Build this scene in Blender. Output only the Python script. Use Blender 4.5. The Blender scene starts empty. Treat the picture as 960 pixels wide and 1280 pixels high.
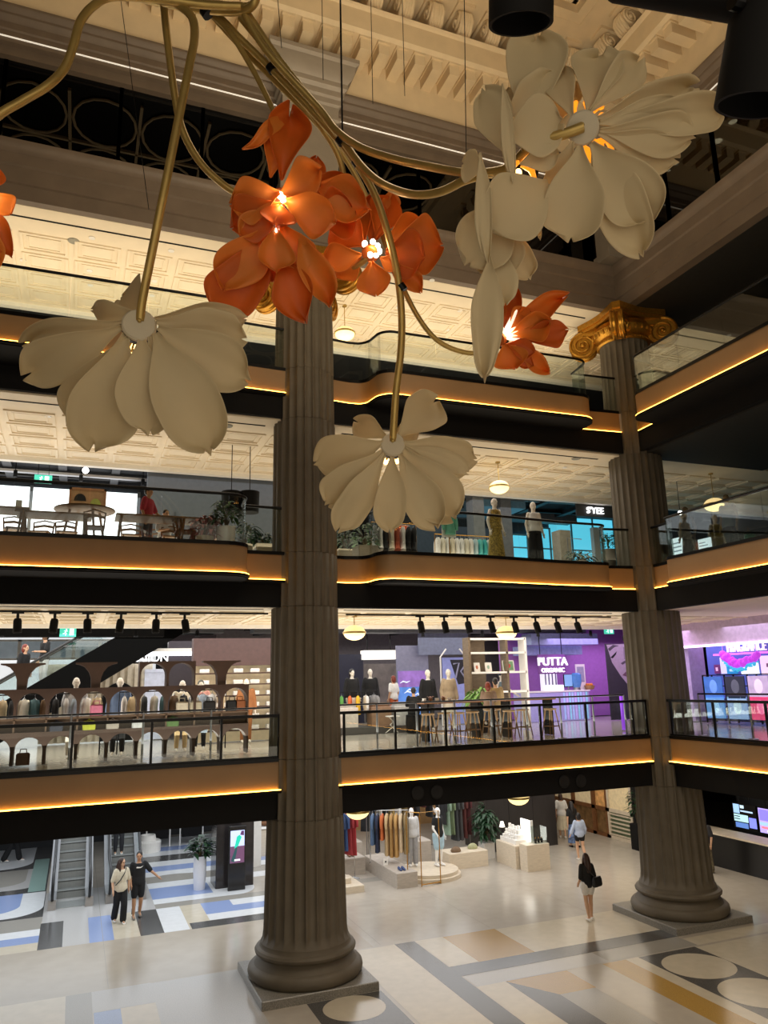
import bpy, bmesh, math, random
from mathutils import Vector, Matrix, noise as mnoise
random.seed(7)
SC = bpy.context.scene
COL = SC.collection
PI = math.pi
def R(d): return math.radians(d)

# ---------------------------------------------------------------- camera maths (for a 960x1280 frame)
F_PX = 950.0
CAM = Vector((0, 0, 6.2))
YAW, PITCH, ROLL = R(21.86), R(12.615), R(-1.448)
_f = Vector((math.sin(YAW)*math.cos(PITCH), math.cos(YAW)*math.cos(PITCH), math.sin(PITCH)))
_r0 = Vector((math.cos(YAW), -math.sin(YAW), 0)); _u0 = _r0.cross(_f)
CR = _r0*math.cos(ROLL) + _u0*math.sin(ROLL)
CU = _u0*math.cos(ROLL) - _r0*math.sin(ROLL)
CF = _f
def ray(px, py): return CR*((px-480)/F_PX) - CU*((py-640)/F_PX) + CF
def atz(px, py, z=0.0):
    d = ray(px, py); return CAM + d*((z-CAM.z)/d.z)
def aty(px, py, y):
    d = ray(px, py); return CAM + d*(y/d.y)
def atx(px, py, x):
    d = ray(px, py); return CAM + d*(x/d.x)
def atd(px, py, d): return CAM + ray(px, py)*d          # at a distance measured along the view axis

# ---------------------------------------------------------------- materials
def lin(c):
    return tuple(((v/255.0)/12.92 if v/255.0 <= .04045 else ((v/255.0+.055)/1.055)**2.4) for v in c)
MATS = {}
def mat(name, col, rough=.6, metal=0.0, var=.12, scale=8.0, bump=0.0, bscale=60.0, emit=0.0, ecol=None, spec=.5, trans=0.0, sss=0.0, stretch=None):
    """procedural: base colour (sRGB 0-255) broken up by noise, optional bump"""
    if name in MATS: return MATS[name]
    m = bpy.data.materials.new(name); m.use_nodes = True
    nt = m.node_tree; N = nt.nodes; L = nt.links
    b = N['Principled BSDF']; out = N['Material Output']
    c = lin(col)
    tc = N.new('ShaderNodeTexCoord')
    src = tc.outputs['Object']
    if stretch:
        mp = N.new('ShaderNodeMapping'); mp.inputs['Scale'].default_value = stretch
        L.new(src, mp.inputs['Vector']); src = mp.outputs['Vector']
    nz = N.new('ShaderNodeTexNoise'); nz.inputs['Scale'].default_value = scale; nz.inputs['Detail'].default_value = 4
    L.new(src, nz.inputs['Vector'])
    rp = N.new('ShaderNodeValToRGB')
    rp.color_ramp.elements[0].position = .3; rp.color_ramp.elements[1].position = .7
    rp.color_ramp.elements[0].color = tuple(max(0, v*(1-var)) for v in c)+(1,)
    rp.color_ramp.elements[1].color = tuple(min(1, v*(1+var)) for v in c)+(1,)
    L.new(nz.outputs['Fac'], rp.inputs['Fac']); L.new(rp.outputs['Color'], b.inputs['Base Color'])
    b.inputs['Roughness'].default_value = rough; b.inputs['Metallic'].default_value = metal
    b.inputs['Specular IOR Level'].default_value = spec
    if emit:
        e = lin(ecol or col); b.inputs['Emission Color'].default_value = e+(1,); b.inputs['Emission Strength'].default_value = emit
    if bump:
        n2 = N.new('ShaderNodeTexNoise'); n2.inputs['Scale'].default_value = bscale; n2.inputs['Detail'].default_value = 5
        L.new(src, n2.inputs['Vector'])
        bp = N.new('ShaderNodeBump'); bp.inputs['Strength'].default_value = bump; bp.inputs['Distance'].default_value = .02
        L.new(n2.outputs['Fac'], bp.inputs['Height']); L.new(bp.outputs['Normal'], b.inputs['Normal'])
    if trans:   # lets some light through, like thin fabric or moulded petals
        tr = N.new('ShaderNodeBsdfTranslucent'); L.new(rp.outputs['Color'], tr.inputs['Color'])
        mx = N.new('ShaderNodeMixShader'); mx.inputs[0].default_value = trans
        L.new(b.outputs[0], mx.inputs[1]); L.new(tr.outputs[0], mx.inputs[2]); L.new(mx.outputs[0], out.inputs['Surface'])
    MATS[name] = m
    return m
def glass(name, tint=(225, 240, 235), refl=.08, rough=.0, opacity=0.0, ocol=(20, 22, 24)):
    if name in MATS: return MATS[name]
    m = bpy.data.materials.new(name); m.use_nodes = True
    nt = m.node_tree; N = nt.nodes; L = nt.links; N.clear()
    out = N.new('ShaderNodeOutputMaterial'); t = N.new('ShaderNodeBsdfTransparent'); t.inputs[0].default_value = lin(tint)+(1,)
    g = N.new('ShaderNodeBsdfGlossy'); g.inputs['Roughness'].default_value = rough
    fr = N.new('ShaderNodeFresnel'); fr.inputs[0].default_value = 1.45
    ma = N.new('ShaderNodeMath'); ma.operation = 'MULTIPLY_ADD'; ma.inputs[1].default_value = .35; ma.inputs[2].default_value = refl; ma.use_clamp = True
    L.new(fr.outputs[0], ma.inputs[0])
    mx = N.new('ShaderNodeMixShader'); L.new(ma.outputs[0], mx.inputs[0]); L.new(t.outputs[0], mx.inputs[1]); L.new(g.outputs[0], mx.inputs[2])
    last = mx
    if opacity:
        df = N.new('ShaderNodeBsdfDiffuse'); df.inputs[0].default_value = lin(ocol)+(1,)
        m2 = N.new('ShaderNodeMixShader'); m2.inputs[0].default_value = opacity
        L.new(mx.outputs[0], m2.inputs[1]); L.new(df.outputs[0], m2.inputs[2]); last = m2
    L.new(last.outputs[0], out.inputs['Surface'])
    MATS[name] = m
    return m

# ---------------------------------------------------------------- mesh builder
class MB:
    def __init__(s): s.v = []; s.f = []; s.m = []; s.mi = 0
    def add(s, vs, fs):
        o = len(s.v); s.v += [tuple(v) for v in vs]
        for f in fs: s.f.append(tuple(i+o for i in f)); s.m.append(s.mi)
        return s
    def box(s, x0, y0, z0, x1, y1, z1):
        if x0 > x1: x0, x1 = x1, x0
        if y0 > y1: y0, y1 = y1, y0
        if z0 > z1: z0, z1 = z1, z0
        return s.add([(x0,y0,z0),(x1,y0,z0),(x1,y1,z0),(x0,y1,z0),(x0,y0,z1),(x1,y0,z1),(x1,y1,z1),(x0,y1,z1)],
            [(3,2,1,0),(4,5,6,7),(0,1,5,4),(1,2,6,5),(2,3,7,6),(3,0,4,7)])
    def bbox(s, x0, y0, z0, x1, y1, z1, b=.01):
        """box with chamfered vertical edges and top"""
        if x0 > x1: x0, x1 = x1, x0
        if y0 > y1: y0, y1 = y1, y0
        p = [(x0+b,y0),(x1-b,y0),(x1,y0+b),(x1,y1-b),(x1-b,y1),(x0+b,y1),(x0,y1-b),(x0,y0+b)]
        cx, cy = (x0+x1)/2, (y0+y1)/2
        def ins(q, d): return [(x + (d if x < cx else -d), y + (d if y < cy else -d)) for x, y in q]
        rings = [[(x,y,z0) for x,y in p], [(x,y,z1-b) for x,y in p], [(x,y,z1) for x,y in ins(p, b)]]
        return s.loft(rings)
    def obox(s, c, hx, hy, hz, M=None):
        M = M or Matrix.Identity(3); c = Vector(c)
        vs = [c + M @ Vector((sx*hx, sy*hy, sz*hz)) for sz in (-1,1) for sx,sy in ((-1,-1),(1,-1),(1,1),(-1,1))]
        return s.add(vs, [(3,2,1,0),(4,5,6,7),(0,1,5,4),(1,2,6,5),(2,3,7,6),(3,0,4,7)])
    def loft(s, rings, cap=True, closed=True):
        n = len(rings[0]); o = len(s.v); vs = [v for r in rings for v in r]; fs = []
        for i in range(len(rings)-1):
            for j in range(n if closed else n-1):
                k = (j+1) % n
                fs.append((i*n+j, i*n+k, (i+1)*n+k, (i+1)*n+j))
        if cap and closed:
            fs.append(tuple(reversed(range(n)))); fs.append(tuple((len(rings)-1)*n+j for j in range(n)))
        return s.add(vs, fs)
    def lathe(s, prof, c=(0,0,0), n=24, cap=True, M=None):
        c = Vector(c); rings = []
        for r, z in prof:
            rr = []
            for j in range(n):
                a = 2*PI*j/n; p = Vector((r*math.cos(a), r*math.sin(a), z))
                if M: p = M @ p
                rr.append(c+p)
            rings.append(rr)
        return s.loft(rings, cap)
    def cyl(s, c, r, z0, z1, n=16): return s.lathe([(r,z0),(r,z1)], (c[0],c[1],0), n)
    def sph(s, c, rx, ry=None, rz=None, n=12, m=8, M=None):
        ry = ry or rx; rz = rz or rx; c = Vector(c); rings = []
        for i in range(m+1):
            t = -PI/2 + PI*i/m; rr = max(math.cos(t), .02); row = []
            for j in range(n):
                a = 2*PI*j/n; p = Vector((rx*rr*math.cos(a), ry*rr*math.sin(a), rz*math.sin(t)))
                if M: p = M @ p
                row.append(c+p)
            rings.append(row)
        return s.loft(rings)
    def tube(s, pts, r, n=8, cap=True):
        """r: number or list; parallel transport frames"""
        P = [Vector(p) for p in pts]
        if not isinstance(r, (list, tuple)): r = [r]*len(P)
        rings = []; prev = None
        for i, p in enumerate(P):
            t = (P[min(i+1, len(P)-1)] - P[max(i-1, 0)])
            if t.length < 1e-9: t = Vector((0,0,1))
            t.normalize()
            if prev is None:
                a = Vector((0,0,1)) if abs(t.z) < .9 else Vector((1,0,0))
                u = t.cross(a).normalized()
            else:
                u = (prev - t*prev.dot(t))
                u = u.normalized() if u.length > 1e-6 else t.orthogonal().normalized()
            prev = u; w = t.cross(u)
            rings.append([p + (u*math.cos(2*PI*j/n) + w*math.sin(2*PI*j/n))*r[i] for j in range(n)])
        return s.loft(rings, cap)
    def prism(s, poly, z0, z1):
        n = len(poly); vs = [(x,y,z0) for x,y in poly] + [(x,y,z1) for x,y in poly]
        a = sum(poly[i][0]*poly[(i+1)%n][1]-poly[(i+1)%n][0]*poly[i][1] for i in range(n))
        fs = [tuple(reversed(range(n))), tuple(range(n,2*n))] + [(i,(i+1)%n,(i+1)%n+n,i+n) for i in range(n)]
        if a < 0: fs = [tuple(reversed(f)) for f in fs]
        return s.add(vs, fs)
    def ext(s, poly, o, u, w, d):
        """polygon in the plane (u, w) from o, extruded by vector d"""
        o = Vector(o); u = Vector(u); w = Vector(w); d = Vector(d); n = len(poly)
        vs = [o+u*a+w*b for a,b in poly] + [o+u*a+w*b+d for a,b in poly]
        return s.add(vs, [tuple(reversed(range(n))), tuple(range(n,2*n))] + [(i,(i+1)%n,(i+1)%n+n,i+n) for i in range(n)])
    def grid(s, P):
        nu, nv = len(P), len(P[0]); vs = [p for r in P for p in r]
        return s.add(vs, [(i*nv+j,(i+1)*nv+j,(i+1)*nv+j+1,i*nv+j+1) for i in range(nu-1) for j in range(nv-1)])
    def poly(s, pts): return s.add(pts, [tuple(range(len(pts)))])
    def build(s, name, m, parent=None, smooth=False, fix=True):
        me = bpy.data.meshes.new(name); me.from_pydata(s.v, [], s.f)
        ms = m if isinstance(m, (list, tuple)) else [m]
        for x in ms: me.materials.append(x)
        if len(ms) > 1: me.polygons.foreach_set('material_index', s.m)
        if fix:
            bm = bmesh.new(); bm.from_mesh(me); bmesh.ops.recalc_face_normals(bm, faces=bm.faces); bm.to_mesh(me); bm.free()
        if smooth: smooth_mesh(me, smooth if smooth is not True else 40)
        me.update()
        o = bpy.data.objects.new(name, me); COL.objects.link(o)
        if parent: o.parent = parent
        return o
def smooth_mesh(me, ang):
    me.polygons.foreach_set('use_smooth', [True]*len(me.polygons))
    try: me.set_sharp_from_angle(angle=R(ang))
    except Exception: pass

def thing(name, label, cat, loc=(0,0,0), rz=0, group=None):
    o = bpy.data.objects.new(name, None); COL.objects.link(o); o.empty_display_size = .1
    o.location = loc; o.rotation_euler = (0,0,rz)
    return tag(o, label, cat, group)
def tag(o, label, cat, group=None, kind=None):
    o['label'] = label; o['category'] = cat
    if group: o['group'] = group
    if kind: o['kind'] = kind
    return o
def struct(o): o['kind'] = 'structure'; return o
def copy_tree(o, loc=None, rz=None, label=None, group=None):
    def rec(a, par):
        c = a.copy(); COL.objects.link(c)
        if par: c.parent = par
        for ch in list(a.children): rec(ch, c)
        return c
    c = rec(o, None)
    if loc is not None: c.location = loc
    if rz is not None: c.rotation_euler = (0,0,rz)
    if label: c['label'] = label
    if group: c['group'] = group
    return c
ORD = ['first','second','third','fourth','fifth','sixth','seventh','eighth','ninth','tenth','eleventh','twelfth','thirteenth','fourteenth','fifteenth','sixteenth','seventeenth','eighteenth']
def text_mesh(name, txt, size, m, parent=None, depth=.02, loc=(0,0,0), M=None, align='CENTER'):
    cu = bpy.data.curves.new(name, 'FONT'); cu.body = txt; cu.size = size; cu.extrude = depth; cu.align_x = align
    t = bpy.data.objects.new(name+'_tmp', cu); COL.objects.link(t)
    dg = bpy.context.evaluated_depsgraph_get()
    me = bpy.data.meshes.new_from_object(t.evaluated_get(dg)); bpy.data.objects.remove(t)
    me.name = name; me.materials.clear(); me.materials.append(m)
    o = bpy.data.objects.new(name, me); COL.objects.link(o)
    X = (M.to_4x4() if M else Matrix.Identity(4)); X.translation = Vector(loc)
    o.matrix_world = X
    if parent: o.parent = parent
    return o
FRONT = Matrix(((1,0,0),(0,0,-1),(0,1,0)))           # text standing up, read from -Y
FACE_X = Matrix(((0,0,-1),(-1,0,0),(0,1,0)))         # text standing up, read from -X
# ================================================================= materials of the place
M_cream = mat('cream_plaster', (226, 206, 170), .7, var=.05, scale=2, bump=.05, bscale=30)
M_ceil = mat('ceiling_plaster', (236, 222, 196), .75, var=.04, scale=2)
M_stone = mat('grey_stucco', (99, 90, 75), .6, var=.1, scale=3, bump=.08, bscale=40)
M_grey = mat('grey_entablature', (112, 98, 84), .55, var=.1, scale=2)
M_bronze = mat('bronze_fascia', (146, 116, 80), .5, metal=.1, var=.08, scale=1.5)
M_black = mat('black_panel', (9, 8, 8), .8, var=.2, scale=3, spec=.3)
M_dark = mat('dark_ceiling', (42, 44, 48), .8, var=.15, scale=4)
M_darker = mat('dark_wall', (30, 32, 36), .6, var=.15, scale=4)
M_blackm = mat('black_metal', (18, 18, 19), .35, metal=.6, var=.1)
M_steel = mat('brushed_steel', (150, 150, 152), .3, metal=.9, var=.08, stretch=(1,1,20))
M_chrome = mat('chrome', (200, 202, 205), .12, metal=1, var=.03)
M_gold = mat('antique_gold', (190, 138, 52), .34, metal=.85, var=.18, scale=14, bump=.15, bscale=50)
M_granite = mat('speckled_granite', (132, 128, 120), .32, var=.5, scale=60)
M_led = mat('amber_led', (255, 190, 70), .5, emit=13, ecol=(255, 180, 70))
M_white = mat('white_paint', (235, 232, 226), .5, var=.03)
M_wledge = mat('lit_trim', (240, 236, 226), .6, var=.03)
M_whitee = mat('white_light', (255, 250, 240), .5, emit=8)
M_downl = mat('downlight_glow', (255, 236, 200), .5, emit=14)
G_rail = glass('rail_glass', (247, 251, 249), .012)
G_dark = glass('dark_glazing', (96, 98, 96), .06)
G_darkb = glass('dark_glazing_back', (58, 58, 56), .05)
# floor colours
FL = {k: mat('terrazzo_'+k, c, .19, var=v, scale=s, spec=.5) for k, c, v, s in (
    ('ivory', (184, 176, 164), .05, 3), ('beige', (178, 168, 153), .05, 2), ('cream', (204, 194, 174), .05, 4), ('grey', (128, 126, 122), .25, 90),
    ('dark', (84, 83, 82), .45, 110), ('gold', (178, 142, 74), .18, 60), ('blue', (146, 164, 206), .12, 40), ('white', (228, 230, 232), .04, 6),
    ('mid', (160, 156, 148), .12, 60), ('teal', (150, 178, 170), .1, 30), ('light', (186, 184, 182), .1, 50))}
# ================================================================= floor with inlaid terrazzo
def floor():
    mats = list(FL.values()); ki = {k: i for i, k in enumerate(FL)}
    b = MB(); lay = [0]
    b.mi = ki['ivory']; b.box(-16, -12, -.2, 36, 40, 0)
    def P(k, pts, lv=1):
        b.mi = ki[k]; lay[0] += 1
        b.poly([(x, y, .0006*lv + .00002*lay[0]) for x, y in pts])
    def Q(k, x0, y0, x1, y1, lv=1): P(k, [(x0,y0),(x1,y0),(x1,y1),(x0,y1)], lv)
    def arc(cx, cy, rx, ry, a0, a1, n=14): return [(cx+rx*math.cos(R(a0+(a1-a0)*i/n)), cy+ry*math.sin(R(a0+(a1-a0)*i/n))) for i in range(n+1)]
    # plain beige aisle on the left, then the front rows of slabs
    Q('beige', -16, 18.85, 7.0, 22.25)
    Q('ivory', -16, -12, 36, 18.8)
    Q('cream', -4, 17.3, .17, 18.85, 2); Q('mid', .17, 14, .67, 18.85, 2); Q('light', .67, 17.71, 1.86, 18.85, 2); Q('blue', .69, 16.6, 1.19, 17.7, 2); Q('cream', 1.19, 16.5, 1.86, 17.7, 2)
    Q('mid', -4, 14, .17, 17.3, 2); Q('light', 1.86, 14, 3.74, 18.8, 2); Q('light', .67, 14, 1.86, 16.5, 2)
    # blocks in front of the escalators
    for x0, x1, k in ((-.52,.05,'dark'),(.05,.68,'light'),(.68,1.27,'blue'),(1.27,1.91,'cream'),(1.91,2.5,'dark'),(2.5,3.15,'white'),(3.15,3.75,'cream')): Q(k, x0, 22.25, x1, 24.6, 2)
    Q('dark', 3.2, 22.22, 7.2, 22.78, 3); Q('white', 3.75, 22.8, 7.2, 23.4, 2); Q('blue', 3.75, 23.4, 7.2, 24.0, 2); Q('white', 4.6, 24.0, 7.2, 24.6, 2); Q('blue', 3.75, 24.0, 4.6, 24.6, 2)
    for y0, y1, k in ((22.25,22.9,'cream'),(22.9,23.5,'blue'),(23.5,24.1,'white'),(24.1,24.8,'mid')): Q(k, -8, y0, -.52, y1, 2)
    Q('light', -.5, 24.6, 2.5, 28, 2)
    Q('mid', -10, 24.8, -.5, 25.3, 2); Q('mid', 2.5, 24.6, 12, 25.1, 2)
    # banded islands with rounded ends left of the escalators
    def island(y0, y1, xe, ks):
        P(ks[0], [(-12,y0)] + arc(xe-1.0, y0+1.0, 1.0, 1.0, -90, 0) + [(xe,y1),(-12,y1)], 2)
        P(ks[1], [(-12,y0+.55)] + arc(xe-1.55, y0+1.35, .9, .8, -90, 0) + [(xe-.65,y1),(-12,y1)], 3)
        P(ks[2], [(-12,y0+.55)] + [(xe-2.0,y0+.55)] + [(xe-1.6,y1-.1),(-12,y1-.1)], 4)
    Q('dark', -12, 25.3, -.5, 36, 1)
    island(25.5, 28.3, -.52, ('white','blue','blue')); island(28.9, 31.9, -.55, ('light','mid','blue')); island(32.2, 36, -1.1, ('white','white','blue'))
    Q('teal', -1.05, 28.4, -.55, 33.5, 5)
    # banded island right of the escalators
    P('white', [(2.5,25.1)] + arc(5.0, 26.0, .62, .9, -90, 0) + [(5.62,30),(2.5,30)], 2)
    P('blue', [(2.5,25.65)] + [(4.3,25.65),(4.3,27.0),(2.5,27.0)], 3)
    for y0, y1, k in ((27.0,27.7,'white'),(27.7,28.6,'mid'),(28.6,29.3,'white'),(29.3,30.1,'blue'),(30.1,30.9,'white'),(30.9,31.9,'dark'),(31.9,32.7,'white'),(32.7,33.5,'blue'),(33.5,35.5,'white')): Q(k, 2.5, y0, 7.5, y1, 4)
    P('mid', arc(3.4, 28.2, .9, .5, 0, 360, 20), 5)
    # right-hand front pattern
    P('cream', [(6.3,18.75),(7.52,18.78),(7.53,10),(6.3,10)], 2)
    Q('dark', 7.52, 10, 8.04, 18.78, 3); Q('cream', 8.06, 16.88, 8.80, 18.78, 2); Q('gold', 8.80, 16.86, 10.26, 18.76, 2); Q('cream', 10.26, 16.86, 13.9, 18.7, 2)
    Q('dark', 8.04, 16.27, 13.92, 16.86, 3); Q('cream', 13.92, 15.6, 18, 16.1, 2)
    Q('light', 8.07, 15.62, 11.4, 16.25, 2); Q('mid', 11.4, 15.6, 13.9, 16.25, 2)
    Q('cream', 8.05, 10, 8.75, 15.62, 2); P('gold', [(8.75,15.62),(10.25,15.58),(10.25,14.55),(9.38,14.56)], 3)
    P('dark', [(8.75,15.62),(9.38,14.56),(9.38,10),(8.75,10)], 3); Q('mid', 9.38, 10, 10.22, 14.56, 2); Q('ivory', 10.24, 10, 11.17, 15.6, 2)
    Q('gold', 11.17, 10, 11.8, 15.56, 3); Q('cream', 11.8, 10, 12.14, 15.56, 2)
    Q('dark', 12.14, 8, 13.76, 15.55, 3); Q('cream', 13.76, 8, 17, 15.5, 2)
    for k in range(4): P('cream', arc(12.97, 14.58-1.62*k, .78, .76, 0, 360, 40), 5)
    # circle strip beside the left plinth
    Q('dark', 4.62, 8, 6.2, 16.3, 3); 
    for k in range(4): P('cream', arc(5.42, 15.72-1.6*k, .62 if k == 0 else .7, .6 if k == 0 else .72, 0, 360, 36), 5)
    # joints of the pale slabs in the aisle behind the columns
    for x in (1.0, 7.2, 10.2, 13.2, 16.2, 19.2): Q('mid', x, 18.9, x+.012, 36, 1)
    for y in (22.2, 25.4, 28.6): Q('mid', 7.2, y, 22, y+.012, 1)
    return struct(b.build('floor', mats, fix=False))
floor()

# ================================================================= galleries
C1, C2 = (4.95, 17.55), (15.14, 17.5)
YF, XF = 17.15, 14.75                      # fascia lines beside the columns
ZF = {1: 4.6, 2: 9.2, 3: 13.8}
def arcp(cx, cy, r, a0, a1, n=6): return [(cx+r*math.cos(R(a0+(a1-a0)*i/n)), cy+r*math.sin(R(a0+(a1-a0)*i/n))) for i in range(n+1)]
# each path: left back bay, between the columns, right wing (towards the camera)
PATHS = {
 1: [[(-16,17.15),(4.35,17.15)], [(5.6,17.15),(14.42,17.15)], [(14.75,16.85),(14.75,-12)]],
 2: [[(-16,16.12),(2.85,16.08)] + arcp(2.85,16.58,.5,-90,0)[1:] + [(3.36,17.1),(4.35,17.15)],
     [(5.6,17.35),(5.9,17.4)] + arcp(6.1,17.0,.38,80,0)[1:] + arcp(6.9,16.85,.42,180,268) + [(9.15,16.45),(11.7,16.75)] + arcp(13.1,17.15,.36,-90,0) + [(13.5,17.3),(14.42,17.2)],
     [(14.85,16.9),(14.8,16.0),(14.62,15.9)] + arcp(14.6,15.5,.35,100,180) + [(14.25,-12)]],
 3: [[(-16,16.1),(2.6,16.1)] + arcp(2.6,16.6,.5,-90,0)[1:] + [(3.12,17.1),(4.35,17.15)],
     [(5.6,17.3),(6.1,17.35)] + arcp(6.2,17.0,.35,80,0)[1:] + arcp(7.0,16.8,.42,180,268) + [(9.3,16.35),(12.5,16.3)] + arcp(12.5,16.75,.45,-90,0) + [(12.98,17.25),(14.42,17.15)],
     [(14.85,16.9),(14.8,16.05),(14.4,15.95)] + arcp(14.2,15.6,.35,100,180) + [(13.84,-12)]]}
def offset(path, d):
    out = []
    for i, p in enumerate(path):
        a = Vector(path[max(i-1,0)]); c = Vector(path[min(i+1,len(path)-1)])
        t = (c-a).normalized(); out.append((p[0]+t.y*d, p[1]-t.x*d))    # right of the walking direction = towards the void
    return out
def band(b, path, z0, z1, d0, d1):
    """wall strip following a path, from offset d0 (back) to d1 (void side)"""
    A, B = offset(path, d0), offset(path, d1)
    rings = [[(a[0],a[1],z0),(c[0],c[1],z0),(c[0],c[1],z1),(a[0],a[1],z1)] for a, c in zip(A, B)]
    b.loft(rings)
nt_ = [0]
def trim(b, m, smooth=False):
    nt_[0] += 1
    return struct(b.build('trim_%d' % nt_[0], m, smooth=smooth))
for k in (1, 2, 3):
    z = ZF[k]
    for pi, path in enumerate(PATHS[k]):
        f = MB(); band(f, path, z-.64, z-.04, -.1, 0); trim(f, M_bronze, 30)
        f = MB(); band(f, path, z-.05, z+.03, -.12, .02); trim(f, M_blackm)
        f = MB(); band(f, path, z-.70, z-.641, -.1, .055); trim(f, M_black)
        f = MB(); band(f, path, z-.64, z-.622, .004, .05); trim(f, M_led)
    # soffit of the curved projections and the black downstand beam behind them
    s = MB(); s.prism(PATHS[k][0] + [(4.35,17.6),(-16,17.6)], z-.72, z-.69); s.prism(PATHS[k][1] + [(14.42,17.6),(5.6,17.6)], z-.72, z-.69)
    s.prism(PATHS[k][2] + [(15.2,-12),(15.2,16.9)], z-.72, z-.69); trim(s, M_black)
    s = MB(); s.box(-16, 17.2, z-1.25, 14.8, 17.4, z-.69); s.box(14.8, -12, z-1.25, 15.0, 17.4, z-.69); trim(s, M_black)
    # slab
    s = MB(); s.mi = 0
    s.prism(offset(PATHS[k][0],-.07) + offset(PATHS[k][1],-.07) + offset(PATHS[k][2],-.07) + [(34,-12),(34,40),(-16,40)], z-.60, z-.03)
    fl = s.build('floor', [mat('gallery_floor', (178, 170, 158), .16, var=.06, scale=3)]); struct(fl)
# ceilings: cream coffered zone beside the void, dark open ceiling behind
ZC = {0: 3.4, 1: 7.95, 2: 12.5, 3: 17.05}
for k in (0, 1, 2, 3):
    z = ZC[k]
    b = MB(); b.box(-16, 17.3, z, 34, 22.25, z+.2)
    wg = MB(); wg.box(15.0, -12, z, 20.0, 17.3, z+.2)
    if k:   # raised mouldings of the coffers: an outer and an inner frame for every panel
        fr = MB()
        def frame(x0, y0, x1, y1, w, h):
            fr.box(x0,y0,z-h,x1,y0+w,z); fr.box(x0,y1-w,z-h,x1,y1,z); fr.box(x0,y0+w,z-h,x0+w,y1-w,z); fr.box(x1-w,y0+w,z-h,x1,y1-w,z)
        x = -7.0
        while x < 21.5:
            for j in range(4):
                y0 = 18.35+j*.94
                frame(x+.08, y0+.06, x+1.17, y0+.88, .07, .035); frame(x+.24, y0+.2, x+1.01, y0+.74, .035, .022)
            x += 1.25
        yy = -4.0
        while yy < 16.5:
            pass
            yy += 1.25
        b.v += []; o = len(b.v); b.v += fr.v; b.f += [tuple(i+o for i in f) for f in fr.f]; b.m += [0]*len(fr.f)
        sl = MB(); sl.box(-6, 17.74, z-.012, 4.0, 17.79, z+.01); sl.box(6, 17.74, z-.012, 14, 17.79, z+.01); trim(sl, M_black)
    c = struct(b.build('ceiling', M_ceil)); struct(wg.build('ceiling', M_ceil if k < 2 else mat('wing_ceiling_shaded', (34, 32, 28), .8)))  # upper wing ceilings coloured dark for their lack of light
    e = MB(); e.box(-16, 22.25, z-.12, 34, 22.45, z+.3); trim(e, M_wledge)
    d = MB(); d.box(-16, 22.45, z+.45, 34, 40, z+.5); d.box(20.0, -12, z+.45, 34, 22.25, z+.5)
    struct(d.build('ceiling', M_dark))
# end walls of every storey
for k, (z0, z1) in enumerate(((0, 3.9), (4.6, 8.4), (9.2, 13.0), (13.8, 17.5))):
    w = MB(); w.box(-16, 36, z0, 34, 36.2, z1); struct(w.build('wall_back', M_darker))
    w = MB(); w.box(30, -12, z0, 30.2, 36, z1); struct(w.build('wall_right', M_darker))
    w = MB(); w.box(-14.2, 17.2, z0, -14, 36, z1); struct(w.build('wall_left', M_darker))

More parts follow.
